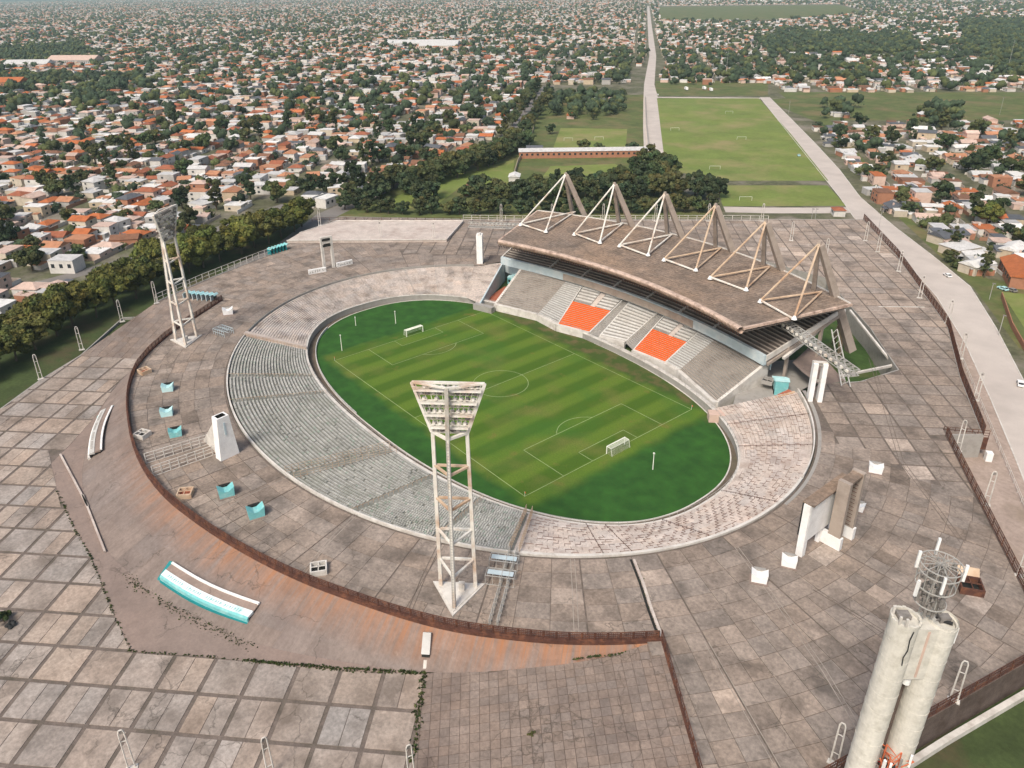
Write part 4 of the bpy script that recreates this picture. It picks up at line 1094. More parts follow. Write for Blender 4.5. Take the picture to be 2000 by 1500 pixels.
# ------------------------------------------------------------------ floodlight towers
def tower(loc, face, label, head=True, rusty=False):
    """three legged white tower; face = direction the lamps look"""
    t_ = thing('floodlight_tower', label, 'floodlight tower', loc, face, 'floodlight towers at the corners')
    Wm = M['paintwhite']
    # local +y looks to the pitch; triangular plan: two legs at the pitch side, one leg outside
    Ht = 37.6
    base = [Vector((-3.6, 1.6, 0)), Vector((3.6, 1.6, 0)), Vector((0, -4.4, 0))]
    topp = [Vector((-3.2, 1.1, Ht)), Vector((3.2, 1.1, Ht)), Vector((0, -1.6, Ht))]
    b = MB(); b.prism([(-5.4, 2.6), (0, -6.6), (5.4, 2.6)], -.05, .35); b.prism([(-4.6, 2.0), (0, -5.6), (4.6, 2.0)], .35, .5); part(b, 'base_slab', M['kerb'], t_)
    for p, q in zip(base, topp):
        b = MB(); b.beam(p, q, .52, .46, 4); part(b, 'leg', Wm, t_)
    for f in (.2, .4, .6, .8):
        L3 = [p.lerp(q, f) for p, q in zip(base, topp)]
        b = MB()
        for a, c in ((0, 1), (1, 2), (2, 0)): b.beam(L3[a], L3[c], .3, n=4)
        part(b, 'ring_brace', M['rustlight'] if f > .55 and not rusty else Wm, t_)
    # head: flared trapezoid of lamp rows with a central spine
    z0, z1 = Ht, Ht+9.8; w0, w1 = 3.3, 6.6
    b = MB()
    for s in (-1, 1):
        b.beam((s*w0, 1.0, z0), (s*w1, 1.8, z1), .4, n=4); b.beam((0, -1.6, z0), (0, -.2, z1), .5, n=4)
    b.beam((-w1, 1.8, z1), (w1, 1.8, z1), .32, n=4); b.beam((-w0, 1.0, z0), (0, -1.6, z0), .35, n=4); b.beam((w0, 1.0, z0), (0, -1.6, z0), .35, n=4); b.beam((-w0, 1.0, z0), (w0, 1.0, z0), .3, n=4)
    b.beam((-w1, 1.8, z1), (0, -.2, z1), .25, n=4); b.beam((w1, 1.8, z1), (0, -.2, z1), .25, n=4)
    part(b, 'head_frame', Wm, t_)
    rows_ = 8; b = MB(); lampm = MB()
    for r_ in range(rows_):
        f = (r_+.5)/rows_; z = z0+(z1-z0)*f; w_ = w0+(w1-w0)*f; y = 1.0+.8*f
        b.beam((-w_, y-.2, z-.45), (w_, y-.2, z-.45), .1, n=4)
        if r_ % 2 == 1: b.prism([(-w_+.3, y-1.5), (w_-.3, y-1.5), (w_-.3, y-.5), (-w_+.3, y-.5)], z-.5, z-.42, None, True)
        if r_ % 2: b.beam((-w_, y-1.5, z+.5), (w_, y-1.5, z+.5), .06, n=4)
        k = int(w_*2/1.15)
        for j in range(k):
            x = -w_+.5+(2*w_-1)*(j+.5)/k
            if R.random() < .06: continue
            lampm = MB(); lampm.beam((x, y-.5, z), (x, y+.35, z-.35), .28, .54, 8); 
            o = part(lampm, 'lamp', M['kerb'] if R.random() < .6 else M['lamp'], t_)
    for j in range(-5, 6):
        x0, x1 = j*w0/5.5, j*w1/5.5; b.beam((x0, .8, z0), (x1, 1.6, z1), .07, n=4)
    part(b, 'lamp_racks', M['paintwhite'], t_)
    if True:      # ladder up the outer leg
        b = MB()
        for s in (-.25, .25): b.beam((s, -5.0, 0), (s, -2.1, Ht), .05, n=4)
        for k in range(60): f = k/60; b.beam((-.25, -5.0+2.9*f, Ht*f), (.25, -5.0+2.9*f, Ht*f), .035, n=4)
        part(b, 'ladder', M['metal'], t_)
    b = MB(); b.box((.9, .4, .5), 1.2, .8, 1.9); part(b, 'switch_box', M['kerb'], t_)
    return t_
tn = (75.2, -72.3, CZ)
tower(tn, math.atan2(-tn[0], -tn[1])*-1+math.radians(0), 'white three legged floodlight tower standing in front of the pitch, nearest the camera')
tlf = (-84.6, -73.2, CZ)
tower(tlf, math.atan2(84.6, 73.2)*-1, 'white three legged floodlight tower at the left beside the avenue trees', rusty=True)

# ------------------------------------------------------------------ twin concrete pylon with aerials
py_c = Vector((150.3, -50.4)); pdir = math.atan2(.777, .629)
t_ = thing('telecom_tower', 'tall twin cylinder concrete tower topped by a caged aerial, bottom right', 'tower', (py_c.x-.629*1.3, py_c.y-.777*1.3, GZ), pdir)
t_.rotation_euler = (0, math.radians(1.6), pdir)
H1 = 43.8
for s in (-1, 1):
    b = MB(); nz = 26
    for k in range(nz):
        z0, z1 = H1*k/nz, H1*(k+1)/nz
        for j in range(28):
            a0, a1 = 2*math.pi*j/28, 2*math.pi*(j+1)/28; r_ = 1.8
            b.quad(*[(s*2.45+r_*math.cos(a), r_*math.sin(a)*1.05, z) for a, z in ((a0, z0), (a1, z0), (a1, z1), (a0, z1))])
    b.poly([(s*2.45+1.8*math.cos(2*math.pi*j/28), 1.9*math.sin(2*math.pi*j/28), H1-(.9 if s > 0 else .2)) for j in range(28)])
    part(b, 'cylinder', M['pylonconc'], t_, smooth=False)
    b = MB()
    for k in range(1, 14):
        b_ = [(s*2.45+1.83*math.cos(2*math.pi*j/28), 1.93*math.sin(2*math.pi*j/28)) for j in range(28)]
        b.prism(b_, H1*k/14, H1*k/14+.05)
    part(b, 'shutter_lines', M['pylonconc'], t_, kind='stuff')
b = MB(); b.box((0, 0, 34.6), 3.6, 3.0, H1-35.0); part(b, 'web_wall', M['pylonconc'], t_)
b = MB(); b.box((0, 1.0, 0), 2.9, .6, 34.5); part(b, 'slot_back', M['w_brownwall'], t_)
b = MB(); b.beam((0, -.3, 32.6), (0, -.3, 33.6), .55, .55, 12); part(b, 'dish', M['whitewall'], t_)
b = MB(); b.box((.1, -1.45, 35), .3, .25, 8); part(b, 'cable_duct', M['w_pink'], t_)
b = MB()
for s, zt in ((-1, H1-.2), (1, H1-.9)):
    for j in range(0, 28): 
        a0, a1 = 2*math.pi*j/28, 2*math.pi*(j+1)/28
        b.prism([(s*2.45+rr*math.cos(a), rr*1.05*math.sin(a)) for rr, a in ((1.55, a0), (1.86, a0), (1.86, a1), (1.55, a1))], zt, zt+.5+R.uniform(-.1, .15))
part(b, 'rim', M['pylonconc'], t_)
b = MB(); b.box((2.9, .5, H1-.85), 1.4, 1.0, .8); part(b, 'plant', M['lamp'], t_); b = MB(); b.beam((1.2, 1.2, H1-.8), (3.6, -.4, H1-.5), .25, n=6); part(b, 'pipe', M['black'], t_); b = MB(); b.box((-2.6, .4, H1-.15), 1.6, 1.2, .6); part(b, 'plant', M['lamp'], t_)
aer = Vector((.4, .6, 0)); b = MB()
for k in range(4):
    a = k*math.pi/2+.5; b.beam(aer+Vector((math.cos(a)*.9, math.sin(a)*.9, H1-.8)), aer+Vector((math.cos(a)*.55, math.sin(a)*.55, H1+8.80)), .09, n=4)
for k in range(9):
    z = H1+k*1.08
    for j in range(4):
        a, c = j*math.pi/2+.5, (j+1)*math.pi/2+.5; b.beam(aer+Vector((math.cos(a)*.8, math.sin(a)*.8, z)), aer+Vector((math.cos(c)*.7, math.sin(c)*.7, z+1.04)), .05, n=4)
part(b, 'aerial_mast', M['metal'], t_)
def ring(c, r_, z, th, n=24):
    b = MB(); 
    for j in range(n): a, d = 2*math.pi*j/n, 2*math.pi*(j+1)/n; b.beam((c.x+r_*math.cos(a), c.y+r_*math.sin(a), z), (c.x+r_*math.cos(d), c.y+r_*math.sin(d), z), th, n=4)
    return b
b = MB()
for k in range(120):
    a = R.uniform(0, 6.28); z = H1+R.uniform(.5, 7.6); rr_ = R.uniform(.4, 1.9); b.box((aer.x+rr_*math.cos(a), aer.y+rr_*math.sin(a), z), R.uniform(.1, .5), R.uniform(.1, .4), R.uniform(.2, 1.3), a)
part(b, 'radio_units', M['lamp'], t_, kind='stuff')
for r_, z in ((1.9, H1+2.40), (2.3, H1+5.20), (2.5, H1+8.48), (2.5, H1+7.52)): part(ring(aer, r_, z, .08), 'cage_ring', M['metal'], t_)
b = MB()
for j in range(14): a = j*math.pi/7; b.beam(aer+Vector((2.3*math.cos(a), 2.3*math.sin(a), H1+5.20)), aer+Vector((2.5*math.cos(a), 2.5*math.sin(a), H1+8.48)), .05, n=4); b.beam(aer+Vector((0, 0, H1+8.48)), aer+Vector((2.5*math.cos(a), 2.5*math.sin(a), H1+8.48)), .05, n=4)
part(b, 'cage_bars', M['metal'], t_)
for a, z in ((2.9, 8.4), (1.3, 8.8), (-.35, 7.6), (-1.9, 7.0), (3.4, 4.9)):
    b = MB(); c = aer+Vector((2.75*math.cos(a), 2.75*math.sin(a), H1+z)); b.box((c.x, c.y, c.z-1.0), .35, .3, 2.5, a); part(b, 'panel_antenna', M['whitewall'], t_)
for p in ((-3.9, -1.2, H1+.2), (-3.4, -1.8, H1+.4), (-3.9, .6, H1+.3)):
    b = MB(); b.box(p, .3, .25, 1.2); part(b, 'small_antenna', M['kerb'], t_)
b = MB(); b.beam((4.35, -.6, H1-3.6), (4.35, -.6, H1-1.0), .12, n=6); part(b, 'small_antenna', M['whitewall'], t_)
b = MB(); pts = [(-2.4, -2.15, H1-.2), (-2.6, -2.16, H1-1.6), (-2.45, -2.16, H1-3.4), (-2.75, -2.16, H1-4.6), (-2.6, -2.16, H1-6)]
for a, c in zip(pts, pts[1:]): b.beam(a, c, .07, n=4)
part(b, 'loose_cable', M['black'], t_)
# red lattice mast in front of it, only its head shows
rp = Vector((*at(1735, 1500, 18), GZ))
t_ = thing('lattice_mast', 'red and white lattice mast with antennas in front of the twin concrete tower', 'mast', (rp.x, rp.y, GZ), .4)
b = MB(); Hm = 20.5
cor = [Vector((1.1*math.cos(a), 1.1*math.sin(a), 0)) for a in (.3, .3+2.094, .3+4.189)]
for c in cor: b.beam(c*1.5, c+Vector((0, 0, Hm)), .11, n=5)
for k in range(14):
    z = Hm*k/14
    for i in range(3): b.beam(cor[i]+Vector((0, 0, z)), cor[(i+1) % 3]+Vector((0, 0, z+Hm/14)), .07, n=4); b.beam(cor[i]+Vector((0, 0, z)), cor[(i+1) % 3]+Vector((0, 0, z)), .06, n=4)
part(b, 'lattice', M['redorange'], t_)
for z in (15.5, 19.0):
    b = MB(); pl = [Vector((3.0*math.cos(a), 3.0*math.sin(a), z)) for a in (.3, .3+2.094, .3+4.189)]
    for i in range(3): b.beam(pl[i], pl[(i+1) % 3], .09, n=4); b.beam(pl[i]*.33+Vector((0, 0, z*.67)), pl[i], .08, n=4)
    part(b, 'platform', M['red'] if z < 18 else M['redorange'], t_)
    for i in range(3):
        for f in (.15, .5, .85):
            c = pl[i].lerp(pl[(i+1) % 3], f); b = MB(); b.box((c.x, c.y, z-.6), .35, .3, 2.3, .3+i*2.094); part(b, 'panel_antenna', M['whitewall'] if f != .5 else M['lamp'], t_)
b = MB(); b.box((0, 0, 17), 1.5, 1.5, .9); part(b, 'equipment', M['black'], t_)

# ------------------------------------------------------------------ scoreboard
t_ = thing('scoreboard', 'big white backed scoreboard with two tall brown fins on the right concourse', 'scoreboard', (113.4, -9.5, CZ))
def sb(p, q, z0, z1, wd, name, material):
    b = MB(); p, q = Vector(p), Vector(q); d = (q-p).normalized(); n_ = Vector((-d.y, d.x))*wd/2
    b.prism([tuple(x) for x in (p-n_, q-n_, q+n_, p+n_)], z0, z1, None, True); return part(b, name, material, t_)
sb((0, 0), (.0, 15.5), 4.0, 13.2, 1.6, 'screen_back', M['whitewall'])
sb((-.0, -.1), (.0, 15.6), 13.2, 13.5, 2.6, 'screen_top', M['roof'])
sb((-1.25, .3), (-1.25, 15.2), 4.5, 13.0, .3, 'display', M['dark'])
sb((0, -.4), (0, .9), 0, 13.2, 1.5, 'end_leg', M['whitewall'])
sb((0, 6.7), (0, 7.3), 0, 4, .9, 'leg', M['whitewall'])
for dv, h in ((8.0, 16.9), (13.4, 17.2)):
    b = MB(); b.box((3.1, dv, 3.0), 2.7, 1.0, h-3.0); part(b, 'fin', M['mastconc'], t_)
    b = MB(); b.box((2.0, dv, 0), 5.6, 1.1, 3.0); part(b, 'fin_foot', M['whitewall'], t_)
b = MB(); b.box((3.1, 10.7, 16.3), 2.4, 4.4, .6); part(b, 'roof_plate', M['roof'], t_)
b = MB(); b.box((2.2, 10.7, 3.5), .3, 4.2, 12.6); part(b, 'recess', M['dark'], t_)
b = MB()
for k in range(14): b.box((3.2, 12.2, 4+k*.95), 1.6, .1, .08)
part(b, 'ladder', M['rust'], t_)

# ------------------------------------------------------------------ white tapered chimney with wings
cx, cy = at(450, 893, CZ)
t_ = thing('ventilation_chimney', 'white wedge shaped ventilation chimney with a sloping wing beside the mesh screen', 'chimney', (cx, cy, CZ))
vx = Vector((*at(432, 897, CZ), 0))-Vector((cx, cy, 0)); vy = Vector((*at(468, 880, CZ), 0))-Vector((cx, cy, 0)); wv = (vy-vx).normalized(); ww = (vy-vx).length/2; nv = Vector((-wv.y, wv.x, 0))
b = MB(); Hc = 12.2
lo = [-wv*ww, wv*ww, wv*ww+nv*2.6, -wv*ww+nv*2.6]; hi = [-wv*(ww*.62), wv*(ww*.62), wv*ww*.62+nv*2.6, -wv*ww*.62+nv*2.6]
lo = [p+Vector((0, 0, 0)) for p in lo]; hi = [p+Vector((0, 0, Hc)) for p in hi]
for i in range(4): b.quad(lo[i], lo[(i+1) % 4], hi[(i+1) % 4], hi[i])
ins = [p.lerp(sum(hi, Vector())/4, .3) for p in hi]
for i in range(4): b.quad(hi[i], hi[(i+1) % 4], ins[(i+1) % 4], ins[i])
part(b, 'shaft', M['whitewall'], t_)
b = MB(); b.poly([p-Vector((0, 0, .8)) for p in ins]); 
for i in range(4): b.quad(ins[i], ins[(i+1) % 4], ins[(i+1) % 4]-Vector((0, 0, .8)), ins[i]-Vector((0, 0, .8)))
part(b, 'flue', M['dark'], t_)
b = MB(); p0 = -wv*ww*.6+nv*1.3; wingv = (Vector((*at(397, 860, CZ), 0))-Vector((cx, cy, 0)))
q = [(p0.x, p0.y, 0), (wingv.x, wingv.y, 0), (wingv.x+.4, wingv.y+.5, 0), (p0.x+.4, p0.y+.5, 0)]
b.poly([q[0], q[1], (p0.x, p0.y, Hc-.5)]); b.poly([q[3], (p0.x+.4, p0.y+.5, Hc-.5), q[2]]); b.poly([q[0], (p0.x, p0.y, Hc-.5), (p0.x+.4, p0.y+.5, Hc-.5), q[3]]); b.poly([q[1], q[2], (p0.x+.4, p0.y+.5, Hc-.5), (p0.x, p0.y, Hc-.5)])
part(b, 'wing', M['kerb'], t_)
b = MB(); c = (lo[0]+lo[1])/2*.25+(hi[0]+hi[1])/2*.75; b.box((c.x-nv.x*.06, c.y-nv.y*.06, c.z-2.2), .5, .12, 3.6, math.atan2(wv.y, wv.x)); part(b, 'slot', M['bluewall'], t_)

# ------------------------------------------------------------------ vent hatches (turquoise and white notched blocks)
def hatch(px, py, colr, label, rz, sc=1.0, open_=True):
    x, y = at(px, py, CZ); t_ = thing('ventilation_hatch', label, 'vent', (x, y, CZ), rz, 'notched concrete vents on the concourse')
    b = MB(); w_, d_, h = 1.55*sc, 1.1*sc, 2.1*sc
    prof = [(-w_, 0), (w_, 0), (w_*1.12, h*1.15), (w_*.25, h*.72), (-w_*.25, h*.72), (-w_*1.12, h*1.15)]
    f = [(x_, -d_, z) for x_, z in prof]; r_ = [(x_, d_, z) for x_, z in prof]
    b.poly(f); b.poly(r_[::-1])
    for i in range(6): j = (i+1) % 6; b.poly([f[j], f[i], r_[i], r_[j]])
    part(b, 'body', M[colr], t_)
    b = MB(); b.box((0, d_+.35, 0), w_*1.6, .7, h*.95); part(b, 'shaft_mouth', M['dark'] if open_ else M['concgrey'], t_)
    b = MB(); b.box((0, 0, -.02), w_*2.5, d_*2.9, .14); part(b, 'plinth', M['kerb'] if colr == 'white' else M['apron'], t_)
view = math.atan2(-.71, .57)
for px, py, colr, lab, sc, dr in ((329, 763, 'turq_pale', 'pale turquoise vent, uppermost of the five along the left concourse', 1, -.25), (327, 811, 'turq_pale', 'pale turquoise vent with dark mouth, second down the left concourse', 1, -.2), (344, 851, 'turq', 'turquoise vent beside the mesh screen, third down the left concourse', 1, -.1), (443, 967, 'turq', 'turquoise vent with a dark mouth below the white chimney', 1.1, .05), (501, 1007, 'turq', 'turquoise vent, lowest and rightmost of the five on the left concourse', 1.12, .1),
        (446, 613, 'whitewall', 'white vent right of the left floodlight tower', 1.1, -.4), (1482, 1133, 'whitewall', 'white notched vent alone below the scoreboard', .95, .75), (1540, 1103, 'whitewall', 'white notched vent at the foot of the scoreboard end leg', .9, .75), (1709, 921, 'whitewall', 'white block vent above right of the scoreboard', .95, 1.0), (1675, 995, 'whitewall', 'small white vent behind the scoreboard fins', .8, .9)):
    _hx, _hy = at(px, py, CZ); hatch(px, py, colr, lab, math.atan2(CAM.x-_hx, -(CAM.y-_hy))+(dr if colr != 'whitewall' else R.uniform(-.15, .15)), sc, colr != 'whitewall')
# graffitied low walls by the far twin posts
for (x0, y0), (x1, y1), lab in (((603, 536), (637, 530), 'white graffiti covered low wall left of the far twin posts'), ((658, 522), (688, 515), 'white graffiti covered low wall right of the far twin posts')):
    p, q = at(x0, y0, CZ), at(x1, y1, CZ); t_ = thing('low_wall', lab, 'wall', (*p, CZ)); L_ = math.dist(p, q); a = math.atan2(q[1]-p[1], q[0]-p[0]); t_.rotation_euler.z = a
    b = MB(); b.box((L_/2, 0, 0), L_, .8, 2.0); part(b, 'wall', M['whitewall'], t_)
    for k in range(7):
        b = MB(); xk = L_*(k+.5)/7
        for j in range(4): b.beam((xk+R.uniform(-.5, .5), -.43, R.uniform(.4, 1.7)), (xk+R.uniform(-.5, .5), -.43, R.uniform(.4, 1.7)), .09, n=4)
        part(b, 'graffiti', M['concgrey'], t_)
# far twin posts with cross boxes
p, q = at(634, 526, CZ), at(652, 522, CZ)
t_ = thing('twin_post_gantry', 'cream twin post frame with dark cross panels on the far left concourse', 'frame', (*p, CZ))
qv = Vector((q[0]-p[0], q[1]-p[1], 0))
for c in (Vector(), qv): b = MB(); b.beam(c, c+Vector((0, 0, 14.5)), .8, .75, 4); part(b, 'post', M['kerb'], t_)
for z in (13.2, 10.6): b = MB(); b.beam(Vector((0, 0, z)), qv+Vector((0, 0, z)), .75, n=4); part(b, 'cross_panel', M['dark'], t_)
for z in (14.2, 11.9): b = MB(); b.beam(Vector((0, 0, z)), qv+Vector((0, 0, z)), .5, n=4); part(b, 'cross_beam', M['kerb'], t_)

# ------------------------------------------------------------------ entrance tunnels in the embankment
def tunnel(pa, pb, label, z=4.9, wing_side=-1, colr='turq', n_=10, wd=3.7):
    """hooded entrance: long sloping canopy with a lettered turquoise front band"""
    A, B = Vector((*at(*pa, z), 0)), Vector((*at(*pb, z), 0))
    t_ = thing('entrance_canopy', label, 'entrance', (A.x, A.y, 1.95)); d = (B-A); L_ = d.length; d.normalize(); out = Vector((d.y, -d.x, 0))
    if out.dot(Vector((A.x, A.y, 0))) < 0: out = -out
    def P_(s, o, h): 
        bow = .9*math.sin(math.pi*s); p = d*(L_*s)+out*(o+bow); return (p.x, p.y, h)
    parts_ = (('canopy_edge', M['whitewall'], [(-.5, 3.1), (-.5, 3.5), (0, 3.5), (0, 3.1)]), ('canopy_roof', M['apron'], [(0, 2.6), (0, 3.2), (wd*.42, 2.75), (wd*.42, 2.5)]), ('canopy_lip', M['bench_light'] if colr != 'turq' else M['lipwhite'], [(wd*.42, 2.2), (wd*.42, 2.9), (wd*.8, 2.5), (wd*.82, 2.1)]), ('lettered_band', M[colr], [(wd*.8, 1.2), (wd*.8, 2.5), (wd*.9, 2.15), (wd*.9, 1.25)]), ('sill', M['turq_deep'] if colr == 'turq' else M['kerb'], [(wd*.75, .4), (wd*.75, 1.2), (wd*.98, 1.25), (wd*.98, .4)]))
    for nm, mt, prof in parts_:
        b = MB()
        for k in range(n_):
            s0, s1 = k/n_, (k+1)/n_
            for i in range(4): j = (i+1) % 4; b.quad(P_(s0, *prof[i]), P_(s1, *prof[i]), P_(s1, *prof[j]), P_(s0, *prof[j]))
        b.poly([P_(0, *q_) for q_ in prof]); b.poly([P_(1, *q_) for q_ in prof][::-1]); part(b, nm, mt, t_)
    # posts and dark interior under the hood
    for k in range(9):
        s = (k+.5)/9; b = MB(); b.beam(P_(s, wd*.55, -.1), P_(s, wd*.55, 2.4), .2, n=4); part(b, 'post', M['turq_deep'] if colr == 'turq' else M['kerb'], t_)
    b = MB(); b.quad(P_(0, .3, -.05), P_(1, .3, -.05), P_(1, .3, 2.8), P_(0, .3, 2.8)); part(b, 'inner_wall', M['dark'], t_)
    s = 0 if wing_side < 0 else 1; sd = -1 if s == 0 else 1
    b = MB(); 
    p0, p1 = Vector(P_(s, -.6, 3.3)), Vector(P_(s, wd*1.3, 0)); e = d*sd*1.4
    b.poly([p0, p1, p1+e, p0+e+Vector((0, 0, -.3))]); b.poly([p0, Vector(P_(s, -.6, 0)), p1]); b.poly([p0+e-Vector((0, 0, .3)), p1+e, Vector(P_(s, -.6, 0))+e]); b.poly([p1, Vector(P_(s, -.6, 0)), Vector(P_(s, -.6, 0))+e, p1+e])
    part(b, 'side_wing', M['turq_deep'] if colr == 'turq' else M['turq'], t_)
    # worn dark lettering strokes, unreadable even in the photograph
    for k in range(34):
        s = .08+.84*k/34
        if k in (8, 9, 17, 18, 26): continue
        b = MB(); h0, h1 = R.uniform(2.25, 2.4), R.uniform(2.55, 2.8)
        b.beam(Vector(P_(s, wd*.72, 2.62)), Vector(P_(s+.006, wd*.55, 2.82)), .06, n=4)
        if k % 2: b.beam(Vector(P_(s, wd*.62, 2.74)), Vector(P_(s+.014, wd*.62, 2.74)), .06, n=4)
        part(b, 'letter_stroke', M['turq'] if colr == 'turq' else M['lamp'], t_)
    return t_
tunnel((335, 1103), (505, 1183), 'turquoise and white lettered entrance canopy in the embankment, lower left')
tunnel((218, 795), (196, 880), 'white entrance canopy with turquoise tip in the embankment, far left', wing_side=-1, colr='whitewall')
# ------------------------------------------------------------------ rows of turnstile booths
def booths(pa, pb, n_, label, colr='turq'):
    A, B = Vector((*at(*pa, CZ), 0)), Vector((*at(*pb, CZ), 0)); d = B-A; a = math.atan2(d.y, d.x); L_ = d.length
    t_ = thing('turnstile_row', label, 'turnstiles', (A.x, A.y, CZ-.3), a)
    for k in range(n_):
        x = L_*(k+.5)/n_
        b = MB(); w_ = L_/n_
        b.quad((x-w_/2, -1.4, 2.6), (x+w_/2*.5, -1.4, 3.3), (x+w_/2*.5, 1.6, 3.3), (x-w_/2, 1.6, 2.6)); b.quad((x+w_/2*.5, -1.4, 3.3), (x+w_/2, -1.4, 2.6), (x+w_/2, 1.6, 2.6), (x+w_/2*.5, 1.6, 3.3)); part(b, 'gable_roof', M['turq_pale'] if colr == 'turq' else M['turq'], t_)
        b = MB(); b.box((x-w_/2+.2, 0, 0), .3, 2.8, 2.6); part(b, 'partition', M['bluewall'] if colr == 'turq' else M['turq_deep'], t_)
        b = MB(); b.box((x, .6, 0), w_*.55, .4, 2.3); part(b, 'gate', M['dark'], t_)
booths((362, 582), (424, 587), 7, 'row of pale turquoise turnstile booths behind the left floodlight tower')
booths((526, 497), (562, 486), 6, 'row of bright turquoise turnstile booths under the avenue trees', 'deep')

# ------------------------------------------------------------------ fences
def fence(pts, h, step, label, material, rails=(.5, 1.0), name='perimeter_fence', r_=.05, cat='fence', group=None, sub=4, mesh=0.0, lean=0.0):
    """posts are parts of their own, rails run as one part per height"""
    P = [Vector(p) for p in pts]; L = [0]
    for a, b in zip(P, P[1:]): L.append(L[-1]+(b-a).length)
    n_ = max(2, int(L[-1]/step)+1); Q = resample([tuple(p) for p in P], n_)
    o = Q[0].copy(); t_ = thing(name, label, cat, tuple(o), 0, group)
    pm = MB(); pm.beam((0, 0, -.1), (0, 0, h), r_*1.6, n=4); post0 = None
    for k, q in enumerate(Q):
        if k == 0: post0 = part(pm, 'post', material, t_); post0.location = q-o
        else: c = post0.copy(); COL.objects.link(c); c.location = q-o; c.parent = t_
    for f in rails:
        b = MB()
        for a, c in zip(Q, Q[1:]): b.beam(a-o+Vector((0, 0, h*f)), c-o+Vector((0, 0, h*f)), r_, n=4)
        part(b, 'rail', material, t_)
    if mesh:
        b = MB()
        for a, c in zip(Q, Q[1:]):
            nn = max(1, int((c-a).length/mesh))
            for j in range(nn): p = a.lerp(c, (j+.5)/nn)-o; b.beam(p+Vector((0, 0, .05)), p+Vector((0, 0, h*.97)), .045, n=3)
        part(b, 'bars', material, t_, kind='stuff')
    return t_
fence([(x, y, CZ) for x, y, z in RAIL][::2], 2.1, 2.4, 'rust brown steel fence curving along the top of the embankment', M['rust'], (.2, .4, .6, .8, 1.0), r_=.1, mesh=.4)
mb = MB(); Pp = [Vector((x, y, 0)) for x, y, z in RAIL]
for a, b in zip(Pp, Pp[1:]):
    d = (b-a).normalized(); nn = Vector((-d.y, d.x, 0))
    mb.prism([tuple(q.xy) for q in (a-nn*.5, b-nn*.5, b+nn*.3, a+nn*.3)], CZ-1.2, CZ+.35, None, True)
o = mb.build('rusted_kerb_wall', M['rust'], emb)
fence([(*CUT_A, CZ), (*CUT_B, CZ)], 2.3, 2.6, 'rust brown fence along the drop between ramp and concourse, bottom centre', M['rust'], (.1, .5, 1.0), r_=.08, mesh=.55)
fence([(*p, CZ+.1) for p in (P_r10, P_r9, P_r8, P_r7, P_r6, P_r5)], 2.4, 3.2, 'brown steel fence on the right edge wall, from the stair well down', M['rust'], (.05, .35, .7, 1.0), r_=.09, mesh=.35)
fence([(*p, CZ+.1) for p in (P_r4, P_r3, P_r2, P_r1, P_top)], 2.9, 3.5, 'tall brown mesh fence along the concourse edge beside the main road', M['rust'], (.05, .35, .7, 1.0), r_=.09, mesh=.3)
fence([(*at(306, 590, CZ), CZ), (*at(400, 548, CZ), CZ), (*at(470, 520, CZ), CZ), (*at(540, 493, CZ), CZ)], 3.2, 3.4, 'pale tall fence between the far left concourse and the avenue trees', M['kerb'], (.1, .55, 1.0), r_=.1)
fence([(*at(905, 430, CZ), CZ), (*at(1040, 432, CZ), CZ), (*at(1200, 431, CZ), CZ), (*at(1400, 431, CZ), CZ), (*at(1500, 432, CZ), CZ)], 2.8, 4.4, 'white fence along the far edge of the concourse behind the roof', M['kerb'], (.1, .55, 1.0), r_=.1)
fence([(*at(610, 432, CZ), CZ), (*at(900, 432, CZ), CZ)], 2.0, 4.4, 'dark low fence along the far left edge of the concourse', M['rust'], (.5, 1.0), r_=.07)
fence([(*at(1800, 560, GZ), GZ), (*at(1868, 680, GZ), GZ), (*at(1910, 780, GZ), GZ), (*at(1960, 900, GZ), GZ), (*at(2010, 1020, GZ), GZ)], 1.6, 4.0, 'thin cream roadside fence between the concourse wall and main road', M['kerb'], (.5, 1.0), r_=.05)
# flat mesh screen lying across the concourse by the chimney
t_ = None
fence([(*at(286, 905, CZ), CZ+0.0), (*at(425, 862, CZ), CZ)], 3.0, 2.1, 'white grid mesh screen running from the fence to the white chimney', M['kerb'], (.02, .35, .7, 1.0), name='mesh_screen', r_=.09)
fence([(*at(300, 930, CZ), CZ+0.0), (*at(432, 884, CZ), CZ)], 3.0, 2.1, 'nearer parallel white grid mesh screen beside the white chimney', M['kerb'], (.02, .35, .7, 1.0), name='mesh_screen', r_=.09)
